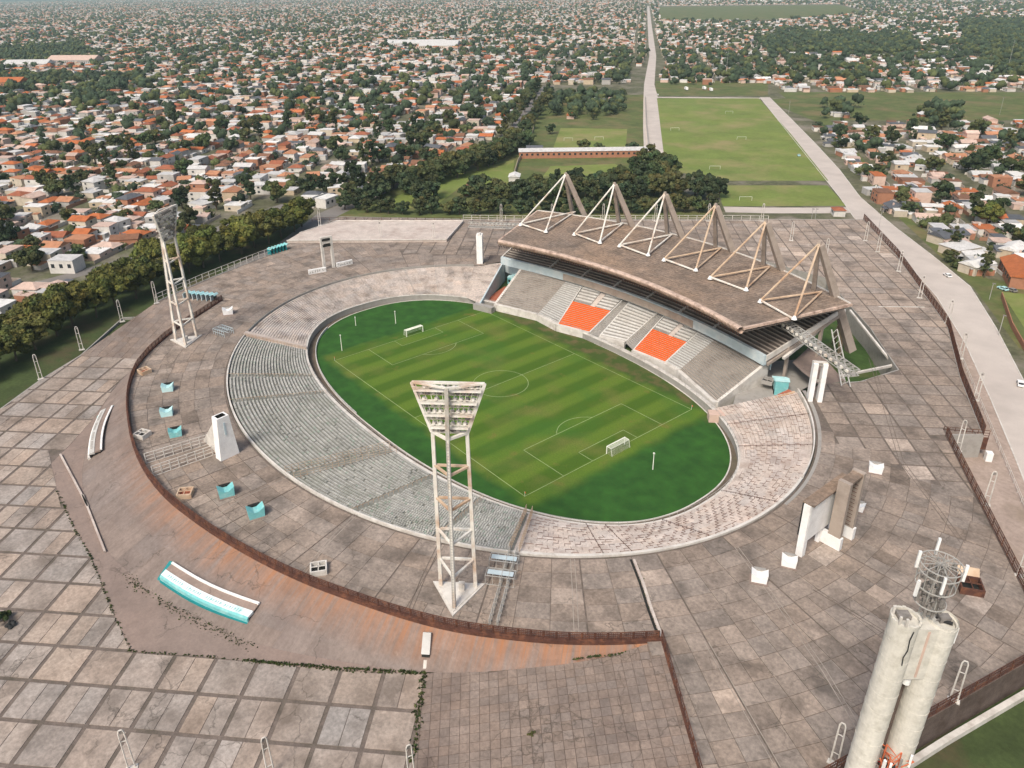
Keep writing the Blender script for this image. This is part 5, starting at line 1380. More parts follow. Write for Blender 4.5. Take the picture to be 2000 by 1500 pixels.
# double ladder fence from the bowl to the embankment rail with a steel cage on it
pa, pb = at(1003, 1084, CZ), at(963, 1228, CZ); dv = Vector((pb[0]-pa[0], pb[1]-pa[1])).normalized(); nv = Vector((-dv.y, dv.x))*.75
fence([(pa[0]+nv.x, pa[1]+nv.y, CZ), (pb[0]+nv.x, pb[1]+nv.y, CZ)], 2.4, 1.35, 'grey steel ladder fence right of the near floodlight tower, its left side', M['metal'], (.05, .5, 1.0), r_=.07)
fence([(pa[0]-nv.x, pa[1]-nv.y, CZ), (pb[0]-nv.x, pb[1]-nv.y, CZ)], 2.4, 1.35, 'grey steel ladder fence right of the near floodlight tower, its right side', M['metal'], (.05, .5, 1.0), r_=.07)
for px, py, lab in ((985, 1106, 'pale green steel gate cage on the ladder fence, upper one'), (978, 1136, 'pale green steel gate cage on the ladder fence, lower one')):
    x, y = at(px, py, CZ); t_ = thing('gate_cage', lab, 'cage', (x, y, CZ), math.atan2(dv.y, dv.x))
    b = MB()
    for a, c in (((-1.2, -3, 0), (-1.2, 3, 0)), ((1.2, -3, 0), (1.2, 3, 0)), ((-1.2, -3, 2.3), (-1.2, 3, 2.3)), ((1.2, -3, 2.3), (1.2, 3, 2.3))): b.beam(a, c, .09, n=4)
    for y_ in (-3, -1.5, 0, 1.5, 3):
        for s in (-1.2, 1.2): b.beam((s, y_, 0), (s, y_, 2.3), .07, n=4)
        b.beam((-1.2, y_, 2.3), (1.2, y_, 2.3), .07, n=4)
    part(b, 'frame', M['metal'], t_)
    b = MB(); b.box((0, 0, 2.32), 1.3, 5.4, .06); part(b, 'cover', M['bluewall'], t_)
x, y = at(437, 652, CZ); t_ = thing('gate_cage', 'pale steel gate cage cluster at the left end of the grey seats', 'cage', (x, y, CZ), .3)
b = MB()
for i in range(6):
    for s in (-2, 2): b.beam((-3+i*1.2, s, 0), (-3+i*1.2, s, 2.2), .08, n=4)
    b.beam((-3+i*1.2, -2, 2.2), (-3+i*1.2, 2, 2.2), .08, n=4)
for s in (-2, 0, 2):
    for h in (1.1, 2.2): b.beam((-3, s, h), (3, s, h), .08, n=4)
part(b, 'frame', M['bluewall'], t_)
# open frames / hatches next to the rail
for px, py, lab, mt, rz in ((283, 728, 'cream framed stair hatch beside the curved fence, upper left', 'rustlight', .2), (279, 852, 'white framed stair hatch with dark openings beside the curved fence', 'kerb', .5), (363, 967, 'cream framed stair hatch beside the curved fence below the mesh screen', 'rustlight', 1.0), (623, 1115, 'broken white concrete hatch beside the fence left of the near tower', 'kerb', 1.1), (1893, 1150, 'rusty brown stair hatch with open lid on the right concourse', 'rust', .6), (1500, 742, 'grey hatch next to the right kiosk', 'concgrey', .3)):
    x, y = at(px, py, CZ if px != 1500 else 6); t_ = thing('stair_hatch', lab, 'hatch', (x, y, CZ if px != 1500 else 5), rz); sc = 1.25 if px == 1893 else 1
    b = MB()
    for sx in (-1.6, 1.6): b.box((sx*sc, 0, 0), .3, 3.2*sc, 1.3*sc)
    for sy in (-1.5, 1.5): b.box((0, sy*sc, 0), 2.9*sc, .3, 1.3*sc)
    part(b, 'curb', M[mt], t_)
    b = MB(); b.box((0, 0, .05), 2.9*sc, 2.7*sc, .2); part(b, 'opening', M['dark'] if mt != 'rustlight' else M['brick'], t_)
    b = MB(); b.beam((-1.5*sc, 0, 1.25*sc), (1.5*sc, 0, 1.25*sc), .12, n=4); b.beam((0, -1.4*sc, 1.25*sc), (0, 1.4*sc, 1.25*sc), .12, n=4); part(b, 'bars', M[mt], t_)
    if mt == 'rust': b = MB(); b.quad((-2, 1.9, 1.4), (2, 1.9, 1.4), (2, 3.2, 2.9), (-2, 3.2, 2.9)); b.quad((-2, 1.95, 1.35), (-2, 3.25, 2.85), (2, 3.25, 2.85), (2, 1.95, 1.35)); part(b, 'lid', M['rustlight'], t_)
# stair well on the right edge
x, y = at(1882, 836, CZ); t_ = thing('stair_well', 'brown railed stair well projecting from the right edge of the concourse', 'stair well', (x, y, 0), math.radians(38))
b = MB(); b.box((0, 0, 3.2), 11.5, 4.6, .5); b.box((0, -2.1, 3.7), 11.5, .3, 3.2); part(b, 'box_wall', M['rust'], t_)
b = MB(); b.box((-1, -3.6, -.6), 4.6, .4, 3.6); part(b, 'lower_wall', M['concgrey'], t_)
b = MB()
for k in range(9): b.beam((-5.6+k*1.4, -2.3, 6.9), (-5.6+k*1.4, -2.3, 9.2), .09, n=4)
for h in (7.6, 8.4, 9.2): b.beam((-5.6, -2.3, h), (5.6, -2.3, h), .08, n=4)
part(b, 'railing', M['rust'], t_)
b = MB(); b.box((6.2, -4, GZ), 1.6, 1.6, 2.6); part(b, 'gate_pier', M['whitewall'], t_)
for k in range(10):
    b = MB(); b.box((-3.5+k*.55, -1, GZ+k*.6), .6, 2.4, .3); part(b, 'step', M['concgrey'], t_)
# small bunker at the embankment toe
p, q = Vector((*at(836, 1243, 6), 6.2)), Vector((*at(830, 1308, 2), 2.0))
t_ = thing('drain_housing', 'pale grey concrete drain housing lying down the embankment', 'housing', tuple(q)); r_ = p-q
b = MB(); b.beam(Vector((0, 0, .3)), r_*.25+Vector((0, 0, .3)), .45, n=4); part(b, 'channel', M['kerb'], t_)
b = MB(); b.beam(r_*.4+Vector((0, 0, .5)), r_+Vector((0, 0, .9)), 1.15, 1.1, 4); part(b, 'body', M['bench_light'], t_)
b = MB(); b.beam(r_*.33+Vector((0, 0, .4)), r_*.42+Vector((0, 0, .45)), 1.0, n=4); part(b, 'mouth', M['dark'], t_)
# concrete beam lying along the toe at the left
for (x0, y0, z0), (x1, y1, z1), lab in (((118, 888, 2.2), (172, 990, 2.2), 'long pale concrete beam lying at the embankment foot, upper one'), ((162, 968, 2.2), (205, 1078, 2.2), 'long pale concrete beam lying at the embankment foot, lower one')):
    p, q = at(x0, y0, z0), at(x1, y1, z1); t_ = tag(MB().build('tmp', M['kerb']), lab, 'beam'); D.objects.remove(t_)
    b = MB(); b.beam((p[0], p[1], 2.3), (q[0], q[1], 2.3), .32, n=4); tag(b.build('fallen_beam', M['terrace'], origin=(p[0], p[1], 2)), lab, 'beam')

# ------------------------------------------------------------------ lamp posts (hairpin frames)
lp0 = None
def lamp_posts():
    global lp0
    t_ = thing('lamp_post', '', 'lamp post', (0, 0, 0), 0, 'hairpin lamp posts round the concourse')
    for s in (-.55, .55): b = MB(); b.beam((s, 0, 0), (s*.8, 0, 8.6), .15, .12, 5); part(b, 'pole', M['kerb'], t_)
    b = MB(); b.beam((-.44, 0, 8.6), (-.25, 0, 9.2), .12, n=5); b.beam((-.25, 0, 9.2), (.25, 0, 9.2), .12, n=5); b.beam((.25, 0, 9.2), (.44, 0, 8.6), .12, n=5); part(b, 'arch', M['kerb'], t_)
    for z in (2.5, 6.6): b = MB(); b.beam((-.5, 0, z), (.5, 0, z), .08, n=4); part(b, 'rung', M['kerb'], t_)
    b = MB(); b.box((0, 0, -.05), 1.9, .9, .3); part(b, 'foot', M['kerb'], t_)
    b = MB(); b.box((0, .25, 8.2), .5, .3, .5); part(b, 'lamp_head', M['lamp'], t_)
    return t_
lp0 = lamp_posts()
LP = [(239, 628, 2, 'on the grass edge left of the left floodlight tower'), (160, 683, 2, 'at the plaza edge, second from the left frame edge'), (80, 740, 2, 'at the plaza edge nearest the left frame edge'), (306, 592, 8, 'behind the left tower beside the end of the ramp'),
      (258, 1500, 2.0, 'on the tiled plaza, at the bottom left'), (530, 1515, 2.0, 'on the tiled plaza, bottom edge right of the first'), (805, 1530, 2.0, 'cut by the bottom frame edge by the weed filled joint'),
      (1628, 1492, 8, 'bottom right, left of the twin concrete tower'), (1862, 1368, 8, 'rusty, right of the twin concrete tower'), (1870, 880, 8, 'in front of the right stair well'), (1925, 985, 8, 'on the right edge fence, below the stair well'), (1992, 1125, 8, 'on the right edge fence at the frame edge'),
      (1905, 782, 8, 'by the main road just above the stair well'), (1875, 700, 8, 'third above the stair well beside the road'), (1850, 632, 8, 'by the bend of the road fence'), (1796, 582, 8, 'by the road fence above the bend'), (1755, 530, 8, 'by the road fence, third from the far corner'), (1714, 492, 8, 'by the road fence near the far right corner'), (1690, 470, 8, 'at the far right corner of the concourse'),
      (744, 468, 8, 'far edge, left of centre'), (848, 470, 8, 'far edge, second left of the column'), (625, 440, 8, 'at the far left corner'), (979, 432, 8, 'behind the roof, left end'), (1078, 432, 8, 'behind the roof, between the first mast pair'), (1178, 432, 8, 'behind the roof left of the second mast'), (1280, 432, 8, 'behind the roof left of the third mast'), (1383, 432, 8, 'behind the roof left of the fourth mast'), (1488, 432, 8, 'behind the roof left of the fifth mast'), (1612, 505, 8, 'between roof and road, left one'), (1545, 470, 8, 'between the fifth and sixth mast')]
for k, (px, py, z, lab) in enumerate(LP):
    x, y = at(px, py, z); a = math.atan2(CAM.y-y, CAM.x-x)+math.pi/2+R.uniform(-.3, .3)
    if k == 0: lp0.location = (x, y, z-.08); lp0.rotation_euler.z = a; lp0['label'] = 'cream hairpin lamp post '+lab
    else: dup(lp0, (x, y, z-.08), a, 'cream hairpin lamp post '+lab)

# ------------------------------------------------------------------ goals, flags, poles, dugouts
def goal(x, s, label):
    t_ = thing('goal', label, 'goal', (x, 0, 0), 0 if s > 0 else math.pi, 'football goals')
    for y in (-3.66, 3.66): b = MB(); b.beam((0, y, 0), (0, y, 2.44), .13, n=8); part(b, 'post', M['goalwhite'], t_)
    b = MB(); b.beam((0, -3.7, 2.44), (0, 3.7, 2.44), .13, n=8); part(b, 'crossbar', M['goalwhite'], t_)
    b = MB()
    for y in (-3.66, 3.66): b.beam((0, y, 2.44), (1.6, y, 2.35), .06, n=5); b.beam((1.6, y, 2.35), (2.1, y, 0), .06, n=5)
    b.beam((1.6, -3.66, 2.35), (1.6, 3.66, 2.35), .06, n=5); part(b, 'stanchion', M['goalwhite'], t_)
    b = MB()
    for k in range(61): y = -3.66+7.32*k/60; b.beam((.05, y, 2.44), (1.6, y, 2.35), .022, n=3)
    for k in range(13): x_ = .05+1.55*k/12; b.beam((x_, -3.66, 2.44-.09*k/12), (x_, 3.66, 2.44-.09*k/12), .022, n=3)
    for k in range(31): y = -3.66+7.32*k/30; b.beam((1.6, y, 2.35), (2.1, y, 0), .014, n=3)
    for k in range(10): b.beam((1.6+.5*k/10, -3.66, 2.35*(1-k/10)), (1.6+.5*k/10, 3.66, 2.35*(1-k/10)), .014, n=3)
    for sy in (-3.66, 3.66):
        for k in range(8): b.beam((.2*k, sy, 2.43), (.26*k, sy, 0), .014, n=3)
    part(b, 'net', M['net'], t_, kind='stuff')
goal(LN, 1, 'white football goal at the near end of the pitch, right of the floodlight head')
goal(-LN, -1, 'white football goal at the far left end of the pitch')
for k, (px, py, h, lab) in enumerate(((668, 685, 6.2, 'white net pole left of the far goal'), (773, 632, 5.2, 'white net pole behind the far goal'), (695, 636, 3.6, 'short cream net pole nearest the far left terrace'), (1275, 917, 5.2, 'white net pole on the grass behind the near goal'))):
    x, y = at(px, py, 0); t_ = thing('net_pole', lab, 'pole', (x, y, 0), 0, 'white net poles behind the goals'); b = MB(); b.beam((0, 0, 0), (0, 0, h), .13, .1, 6); part(b, 'pole', M['goalwhite'], t_); b = MB(); b.box((0, 0, h-.15), .45, .3, .3); part(b, 'pulley', M['goalwhite'], t_)
for k, (sx, sy, lab) in enumerate(((-1, -1, 'left'), (1, -1, 'nearest'), (1, 1, 'right'), (-1, 1, 'far'))):
    t_ = thing('corner_flag', 'thin corner flag pole at the %s corner of the pitch markings' % lab, 'flag', (sx*LN, sy*WD, 0)); b = MB(); b.beam((0, 0, 0), (0, 0, 1.5), .04, n=5); part(b, 'pole', M['goalwhite'], t_); b = MB(); b.quad((0, 0, 1.5), (.4, 0, 1.45), (.4, 0, 1.15), (0, 0, 1.1)); part(b, 'flag', M['seat_orange'], t_)
for px, py, lab in ((1123, 652, 'cream brick dugout at the grandstand front, left one'), (1215, 692, 'cream brick dugout at the grandstand front, right one')):
    x, y = at(px, py, 0); t_ = thing('dugout', lab, 'dugout', (x, y, -.15), -.05, 'dugouts before the grandstand')
    b = MB(); b.box((0, 0, 0), 5.4, 2.0, 1.7); part(b, 'walls', M['w_sand'], t_); b = MB(); b.box((0, 0, 1.7), 5.8, 2.4, .2); part(b, 'roof', M['kerb'], t_); b = MB(); b.box((0, -1.05, .4), 4.6, .1, 1.0); part(b, 'opening', M['brick'], t_)
# advertising boards lining the near touchline kerb
mb = MB()
for k in range(34):
    t_ = math.radians(205)+k*math.radians(1.75); p, q = grass_pt(t_), grass_pt(t_+math.radians(1.55)); mb.prism([p, (p[0]*1.004, p[1]*1.004), (q[0]*1.004, q[1]*1.004), q], -.1, .8)
o = mb.build('pitch_board', M['bench_light'], bowl_t)
# tunnel cover block where the wall steps at the right of the pitch
t_ = thing('tunnel_cover', 'brown block over the players tunnel at the right end of the grandstand wall', 'block', (*at(1405, 812, 1.5), 0), .8)
b = MB(); b.box((0, 0, 0), 6.5, 3.2, 2.6); part(b, 'block', M['w_pink'], t_); b = MB(); b.box((3.35, 0, .2), .2, 2.2, 1.6); part(b, 'mouth', M['dark'], t_)
b = MB(); b.box((*at(945, 600, 1.5), 0), 9, 2.4, 2.4, .3); o = b.build('wall_block', M['concgrey'], gs)

# far left sloping deck (pale ramp roof) at the top left of the concourse
fd = pxpoly([(585, 455), (660, 431), (905, 431), (872, 468), (560, 470)], CZ+1.2)
t_ = thing('raised_deck', 'long pale raised deck along the far left edge of the concourse', 'deck', (*fd[1], CZ))
b = MB(); b.prism([(x-fd[1][0], y-fd[1][1]) for x, y in fd][::-1], 0, 1.2); part(b, 'deck', M['terrace'], t_)
b = MB(); 
for a, c in zip(fd[:0:-1]+[fd[0]], fd[:0:-1][1:]+[fd[0]]):
    if math.dist(a, c) > .1: b.beam((a[0]-fd[1][0], a[1]-fd[1][1], 1.3), (c[0]-fd[1][0], c[1]-fd[1][1], 1.3), .3, n=4)
part(b, 'edge_kerb', M['kerb'], t_)
# weeds growing in joints
def weeds(pts, name, label, n_, spread, sz=.5, z=2.0):
    P = [Vector((*p, z)) for p in pts]; Q = resample([tuple(p) for p in P], n_); mb = MB()
    for q in Q:
        if R.random() < .25: continue
        for j in range(R.randint(2, 7)):
            c = q+Vector((R.gauss(0, spread), R.gauss(0, spread), 0)); s = sz*R.uniform(.4, 1.3); tn = TT(.25, .2)
            for _ in range(3):
                a = R.uniform(0, 6.28); u = Vector((math.cos(a), math.sin(a), 0))*s; v = Vector((R.uniform(-.4, .4), R.uniform(-.4, .4), 1))*s*R.uniform(.3, .8); mb.poly([c-u*.5, c+u*.5, c+u*.3+v, c-u*.2+v*.8], tn)
    o = mb.build(name, M['weeds'], kind='stuff'); o['label'] = label; o['category'] = 'weeds'; return o
weeds(apr[1:], 'weeds', 'weeds along the joint between tiled plaza and apron', 190, .16, .38)
weeds([at(480, 1290, 2), at(650, 1304, 2), at(828, 1314, 2)], 'weeds', 'dark green weeds along the apron joint, bottom centre left', 150, .15, .42)
weeds([footR_i, footR_o], 'weeds', 'bushy weeds in the joint down to the bottom edge', 46, .4, .6)
weeds([at(245, 1125, 2), at(330, 1185, 2), at(450, 1245, 2), at(490, 1262, 2)], 'weeds', 'rubble and dry weeds under the turquoise canopy', 120, .7, .32)
weeds([at(1120, 1296, 5.8), at(1200, 1279, 6.8), at(1290, 1258, 7.9)], 'weeds', 'thin weeds along the ramp seam, bottom centre', 60, .12, .4, z=6.9)
weeds([at(1242, 1095, 8), at(1262, 1160, 8), at(1285, 1230, 8)], 'weeds', 'moss along the wide concourse crack below the pink terrace', 40, .15, .35, z=8)
x, y = at(8, 1205, 2); 
t_ = thing('rubbish_pile', 'small black pile of bags on the tiled plaza at the left frame edge', 'rubbish', (*at(22, 1221, 2), 2))
for k in range(7): b = MB(); b.beam((R.uniform(-1, 1), R.uniform(-.8, .8), 0), (R.uniform(-1, 1), R.uniform(-.8, .8), .5), .5, .3, 6); part(b, 'bag', M['black'], t_)

# ------------------------------------------------------------------ trees
def crown_mesh(name, material, n_clump, n_leaf, rx, rz, leaf, seed, zc):
    r = np.random.RandomState(seed)
    # clumps spread through an uneven ellipsoid, leaves on each clump's shell
    cl = []
    while len(cl) < n_clump:
        p = r.uniform(-1, 1, 3)
        q = np.linalg.norm(p)
        if .25 < q < 1: cl.append(p*np.array([rx, rx, rz])*(.82+.25*r.rand())+np.array([0, 0, zc]))
    cl = np.array(cl); cr = r.uniform(.16, .34, n_clump)*rx
    idx = r.randint(0, n_clump, n_leaf); d = r.normal(size=(n_leaf, 3)); d /= np.linalg.norm(d, axis=1)[:, None]; d[:, 2] = np.abs(d[:, 2])*.8+d[:, 2]*.2
    c = cl[idx]+d*cr[idx][:, None]*r.uniform(.7, 1.1, (n_leaf, 1))
    u = r.normal(size=(n_leaf, 3)); nrm = d+r.normal(size=(n_leaf, 3))*.5; u = np.cross(nrm, u); u /= np.linalg.norm(u, axis=1)[:, None]; v = np.cross(nrm, u); v /= np.linalg.norm(v, axis=1)[:, None]
    s = leaf*r.uniform(.6, 1.3, (n_leaf, 1))
    V = np.stack([c-u*s-v*s*.6, c+u*s-v*s*.5, c+u*s*.7+v*s, c-u*s*.8+v*s*.8], 1).reshape(-1, 3)
    # solid inner cores so the crown is not see-through
    core = ICO(); ncore = []; fcore = []
    for k in range(n_clump):
        pts = core[0]*(cr[k]*.82)*(1+r.uniform(-.25, .25, (len(core[0]), 1)))+cl[k]; fcore.append(core[1]+len(V)+len(core[0])*k); ncore.append(pts)
    V = np.concatenate([V]+ncore); F = [tuple(x) for x in np.arange(n_leaf*4).reshape(-1, 4)]+[tuple(t) for f in fcore for t in f]
    me = D.meshes.new(name); me.from_pydata(V.tolist(), [], F); me.materials.append(material)
    a = me.attributes.new('tint', 'FLOAT_COLOR', 'FACE'); arr = np.ones((len(F), 4), np.float32)
    ck = 1+r.normal(0, .16, n_clump); wk = r.normal(0, .1, n_clump)
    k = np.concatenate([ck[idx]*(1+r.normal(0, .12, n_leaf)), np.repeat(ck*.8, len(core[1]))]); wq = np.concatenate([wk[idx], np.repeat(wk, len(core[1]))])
    k = np.clip(k, .5, 1.7)
    arr[:, 0] = k*(1+wq); arr[:, 1] = k; arr[:, 2] = k*(1-wq*.5)
    a.data.foreach_set('color', arr.ravel()); return me
_ico = None
def ICO():
    global _ico
    if _ico is None:
        import bmesh
        bm = bmesh.new(); bmesh.ops.create_icosphere(bm, subdivisions=1, radius=1); _ico = (np.array([tuple(v.co) for v in bm.verts]), np.array([[v.index for v in f.verts] for f in bm.faces])); bm.free()
    return _ico
def trunk_mesh(name, h, r_, seed, spread):
    rr = random.Random(seed); b = MB(); p = Vector((0, 0, -.2))
    top = Vector((rr.uniform(-.3, .3), rr.uniform(-.3, .3), h)); b.beam(p, top, r_, r_*.7, 7)
    for k in range(5):
        a = 6.28*k/5+rr.uniform(-.4, .4); q = top+Vector((math.cos(a)*spread, math.sin(a)*spread, h*rr.uniform(.5, .9))); b.beam(top-Vector((0, 0, .3)), q, r_*.55, r_*.2, 5)
    me = D.meshes.new(name); me.from_pydata(b.v, [], b.f); me.materials.append(M['bark']); return me
TREES = {}
for kind, (mt, nc, nl, rx, rz, lf, zc, th) in {'avenue': ('leaf_yellow', 46, 5200, 5.2, 3.6, .34, 6.6, 3.2), 'round': ('leaf_dark', 30, 2800, 4.0, 3.3, .36, 4.9, 2.2), 'bushy': ('leaf_mid', 30, 2800, 4.3, 2.8, .36, 4.3, 2.0), 'tall': ('leaf_dark', 30, 2600, 2.6, 5.5, .36, 6.6, 2.0), 'shrub': ('leaf_mid', 16, 1300, 2.4, 1.5, .3, 1.6, .5)}.items():
    TREES[kind] = [(crown_mesh('crown', M[mt], nc, nl, rx, rz, lf, 100+17*i+len(kind), zc), trunk_mesh('trunk', th, .32 if kind != 'shrub' else .12, i, rx*.4)) for i in range(4)]
def tree(kind, x, y, label, sc=1.0, z=GZ, group=None, name=None):
    cm, tm = R.choice(TREES[kind]); rz = R.uniform(0, 6.28)
    t_ = thing(name or ('tree' if kind != 'shrub' else 'shrub'), label, 'tree' if kind != 'shrub' else 'shrub', (x, y, z), rz, group)
    t_.scale = (sc*R.uniform(.92, 1.1), sc*R.uniform(.92, 1.1), sc*R.uniform(.9, 1.12))
    for nm, me in (('crown', cm), ('trunk', tm)): o = D.objects.new(nm, me); COL.objects.link(o); o.parent = t_
    return t_
NT = [0]
def row(pts, step, kind, label, jit=1.0, sc=(.9, 1.15), z=GZ, rows=1, gap=6):
    P = [Vector((*p, 0)) for p in pts]; L = sum((b-a).length for a, b in zip(P, P[1:])); n_ = max(2, int(L/step)); Q = resample([tuple(p) for p in P], n_)
    for rr_ in range(rows):
        for k, q in enumerate(Q):
            d = (Q[min(k+1, n_-1)]-Q[max(0, k-1)]).normalized(); o = Vector((-d.y, d.x, 0))*gap*rr_
            kk = kind if isinstance(kind, str) else R.choice(kind)
            side = '' if rows == 1 else (', front line', ', back line', ', third line')[rr_]
            tree(kk, q.x+o.x+R.uniform(-jit, jit), q.y+o.y+R.uniform(-jit, jit), '%s, %s from its left end%s' % (label, ordinal(k+1), side), R.uniform(*sc), z); NT[0] += 1
av = [at(x, y, GZ) for x, y in ((-140, 790), (0, 722), (90, 668), (180, 622), (280, 577), (380, 532), (470, 496), (560, 462), (592, 442))]
row(av, 9.5, 'avenue', 'olive green avenue tree beside the lower plaza', 1.4, (1.25, 1.6))
row([at(x, y, GZ) for x, y in ((-180, 770), (0, 672), (110, 618), (230, 570), (340, 522), (430, 490), (540, 450))], 12, ['avenue', 'bushy', 'avenue'], 'rear avenue tree behind the plaza row', 2.5, (1.15, 1.55))
row([at(x, y, GZ) for x, y in ((672, 408), (760, 418), (860, 418), (960, 418), (1080, 418), (1200, 418), (1330, 415), (1395, 412))], 7.5, ['round', 'bushy', 'round'], 'dark hedge tree behind the far concourse edge', 1.5, (1.0, 1.3))
row([at(x, y, GZ) for x, y in ((940, 398), (1040, 392), (1130, 392), (1240, 392), (1340, 385), (1390, 392))], 10, ['round', 'bushy', 'round'], 'dark tree of the belt behind the roof masts', 2.5, (1.35, 1.8), rows=2, gap=9)
row([at(x, y, GZ) for x, y in ((1050, 372), (1120, 372), (1200, 370), (1260, 362), (1310, 348), (1290, 330), (1262, 322))], 11, ['bushy', 'bushy', 'round'], 'bushy tree between the belt and the small training ground', 3, (1.35, 1.8))
row([at(x, y, GZ) for x, y in ((690, 395), (700, 375), (740, 380), (720, 400), (770, 365), (830, 400), (850, 385))], 9, ['round', 'tall', 'round'], 'dark tree of the clump at the far left corner', 3, (1.2, 1.8))
row([at(x, y, GZ) for x, y in ((815, 365), (850, 355), (890, 348), (940, 330), (985, 312), (1010, 295), (1030, 280))], 11, ['round', 'bushy'], 'dark tree lining the diagonal street to the left', 2.5, (1.4, 1.9), rows=2, gap=10)
row([at(x, y, GZ) for x, y in ((1025, 262), (1045, 238), (1058, 212), (1075, 190))], 22, ['round'], 'street tree on the right side of the diagonal street', 3, (1.3, 1.7))
row([at(x, y, GZ) for x, y in ((985, 268), (1008, 238), (1030, 205), (1052, 178))], 24, ['round', 'tall'], 'street tree on the left side of the diagonal street', 3, (1.3, 1.7))
for k, (px, py, kd, sc, lab) in enumerate(((910, 385, 'bushy', 1.0, 'bushy tree by the walled yard, far left of centre'), (1075, 262, 'round', 1.1, 'round tree left of the small practice lawn'), (1140, 296, 'bushy', 1.2, 'bushy tree at the near side of the small practice lawn'), (1170, 297, 'bushy', 1.0, 'second bushy tree at the near side of the small practice lawn'), (1235, 300, 'round', 1.2, 'dark tree right of the long shed'), (1240, 335, 'bushy', 1.3, 'bushy tree left of the pale road end'), (1120, 232, 'bushy', 1.1, 'bushy tree beyond the small practice lawn'), (1160, 234, 'round', .9, 'dark tree beyond the small practice lawn'),
        (1852, 512, 'bushy', .8, 'shrubby tree beside the main road and grey house'), (1866, 522, 'shrub', 1.2, 'low shrub by the main road bend'), (1925, 440, 'avenue', 1.2, 'big olive tree behind the grey metal roofed house'), (1990, 470, 'bushy', .9, 'green tree right of the grey metal roofed house'))):
    x, y = at(px, py, GZ); tree(kd, x, y, lab, sc)
x, y = at(8, 1215, 2); tree('shrub', x, y, 'small brown green bush at the left frame edge on the plaza', .8, 2)
tree('shrub', *at(1130, 1432, 4.3), 'small green bush growing from the ramp paving', .35, 4.3)
tree('shrub', *at(1038, 1436, 4.3), 'second small bush growing from the ramp paving', .3, 4.0)

# ------------------------------------------------------------------ the town
E1 = Vector((-.66, .7513)); E2 = Vector((.7513, .66))
ZPARK = [at(*p, GZ) for p in ((590, 470), (655, 415), (745, 375), (800, 345), (905, 300), (985, 262), (1020, 205), (1060, 165), (1500, 165), (1530, 180), (2015, 180), (2015, 240), (1580, 245), (1640, 310), (1700, 380), (1790, 455), (1760, 520), (600, 500))]
ZAVE = [at(*p, GZ) for p in ((-400, 860), (-60, 650), (200, 545), (330, 485), (450, 447), (560, 400), (690, 395), (700, 480), (500, 640), (100, 900), (-300, 1100))]
ZPLAZA = [(p[0], p[1]) for p in plaza_out]
ZROADS = [roadL+roadR[::-1]]
ZSTRIP = [(150, -60), P_r8, P_r7, P_r6, P_r5, P_r4, P_r3, P_r2, P_r1, P_top]+roadL[4:]+[(260, -60)]
ZGREEN = [[at(*p, GZ) for p in ((1285, 12), (1640, 8), (1700, 24), (1500, 42), (1288, 40))], [at(*p, GZ) for p in ((1890, 552), (2300, 560), (2600, 1300), (2080, 1200), (2000, 900), (1950, 650))], [at(*p, GZ) for p in ((1500, 192), (1560, 240), (1640, 330), (1720, 420), (1690, 420), (1500, 230))]]
WOODS = [([at(*p, GZ) for p in ((1475, 78), (1560, 66), (1770, 72), (1795, 100), (1740, 112), (1500, 104))], .95, 1.5), ([at(*p, GZ) for p in ((1880, 40), (2060, 42), (2060, 160), (1960, 150), (1880, 95))], .8, 1.3), ([at(*p, GZ) for p in ((1285, 108), (1480, 108), (1700, 125), (1720, 165), (1500, 160), (1290, 158))], .36, 1.2), ([at(*p, GZ) for p in ((1180, 105), (1270, 108), (1268, 168), (1160, 165))], .5, 1.2), ([at(*p, GZ) for p in ((0, 98), (160, 85), (200, 120), (0, 128))], .75, 1.2), ([at(*p, GZ) for p in ((0, 150), (160, 148), (330, 165), (200, 188), (0, 182))], .55, 1.1), ([at(*p, GZ) for p in ((1075, 190), (1245, 190), (1240, 225), (1080, 235))], .9, 1.0), ([at(*p, GZ) for p in ((1600, 208), (1690, 205), (1700, 232), (1610, 235))], .9, 1.1), ([at(*p, GZ) for p in ((1790, 215), (1880, 215), (1880, 265), (1800, 250))], .85, 1.1)]
def zone(x, y):
    p = (x, y)
    for W_ in WOODS:
        if inside(p, W_[0]): return ('wood', W_[1])
    if inside(p, ZPARK) or inside(p, ZAVE) or inside(p, ZPLAZA) or inside(p, ZROADS[0]) or inside(p, ZSTRIP): return None
    for g_ in ZGREEN:
        if inside(p, g_): return None
    return ('town', 0)
TREESPOT, HOUSES = [], []
LOTW = 13.5
i0, i1, j0, j1 = -30, 560, -340, 120
def road_near(x, y):
    for a, b, wd in RD:
        t = max(0, min(1, ((x-a[0])*(b[0]-a[0])+(y-a[1])*(b[1]-a[1]))/((b[0]-a[0])**2+(b[1]-a[1])**2)))
        if math.hypot(x-a[0]-t*(b[0]-a[0]), y-a[1]-t*(b[1]-a[1])) < wd: return True
    return False
RD = []
for pts, wd in (([(1266, 8), (1269, 50), (1275, 110), (1268, 165)], 16), ([(1072, 168), (1050, 195), (1030, 225), (1005, 258)], 13), ([(60, 560), (250, 508), (420, 450), (560, 400)], 8), ([(640, 420), (560, 480)], 9)):
    q = pxpoly(pts); RD += [(a, b, wd) for a, b in zip(q, q[1:])]
BL = 108.0
def skyline(x, y, far): return True
bx0, bx1, by0, by1 = -60, 46, -36, 12
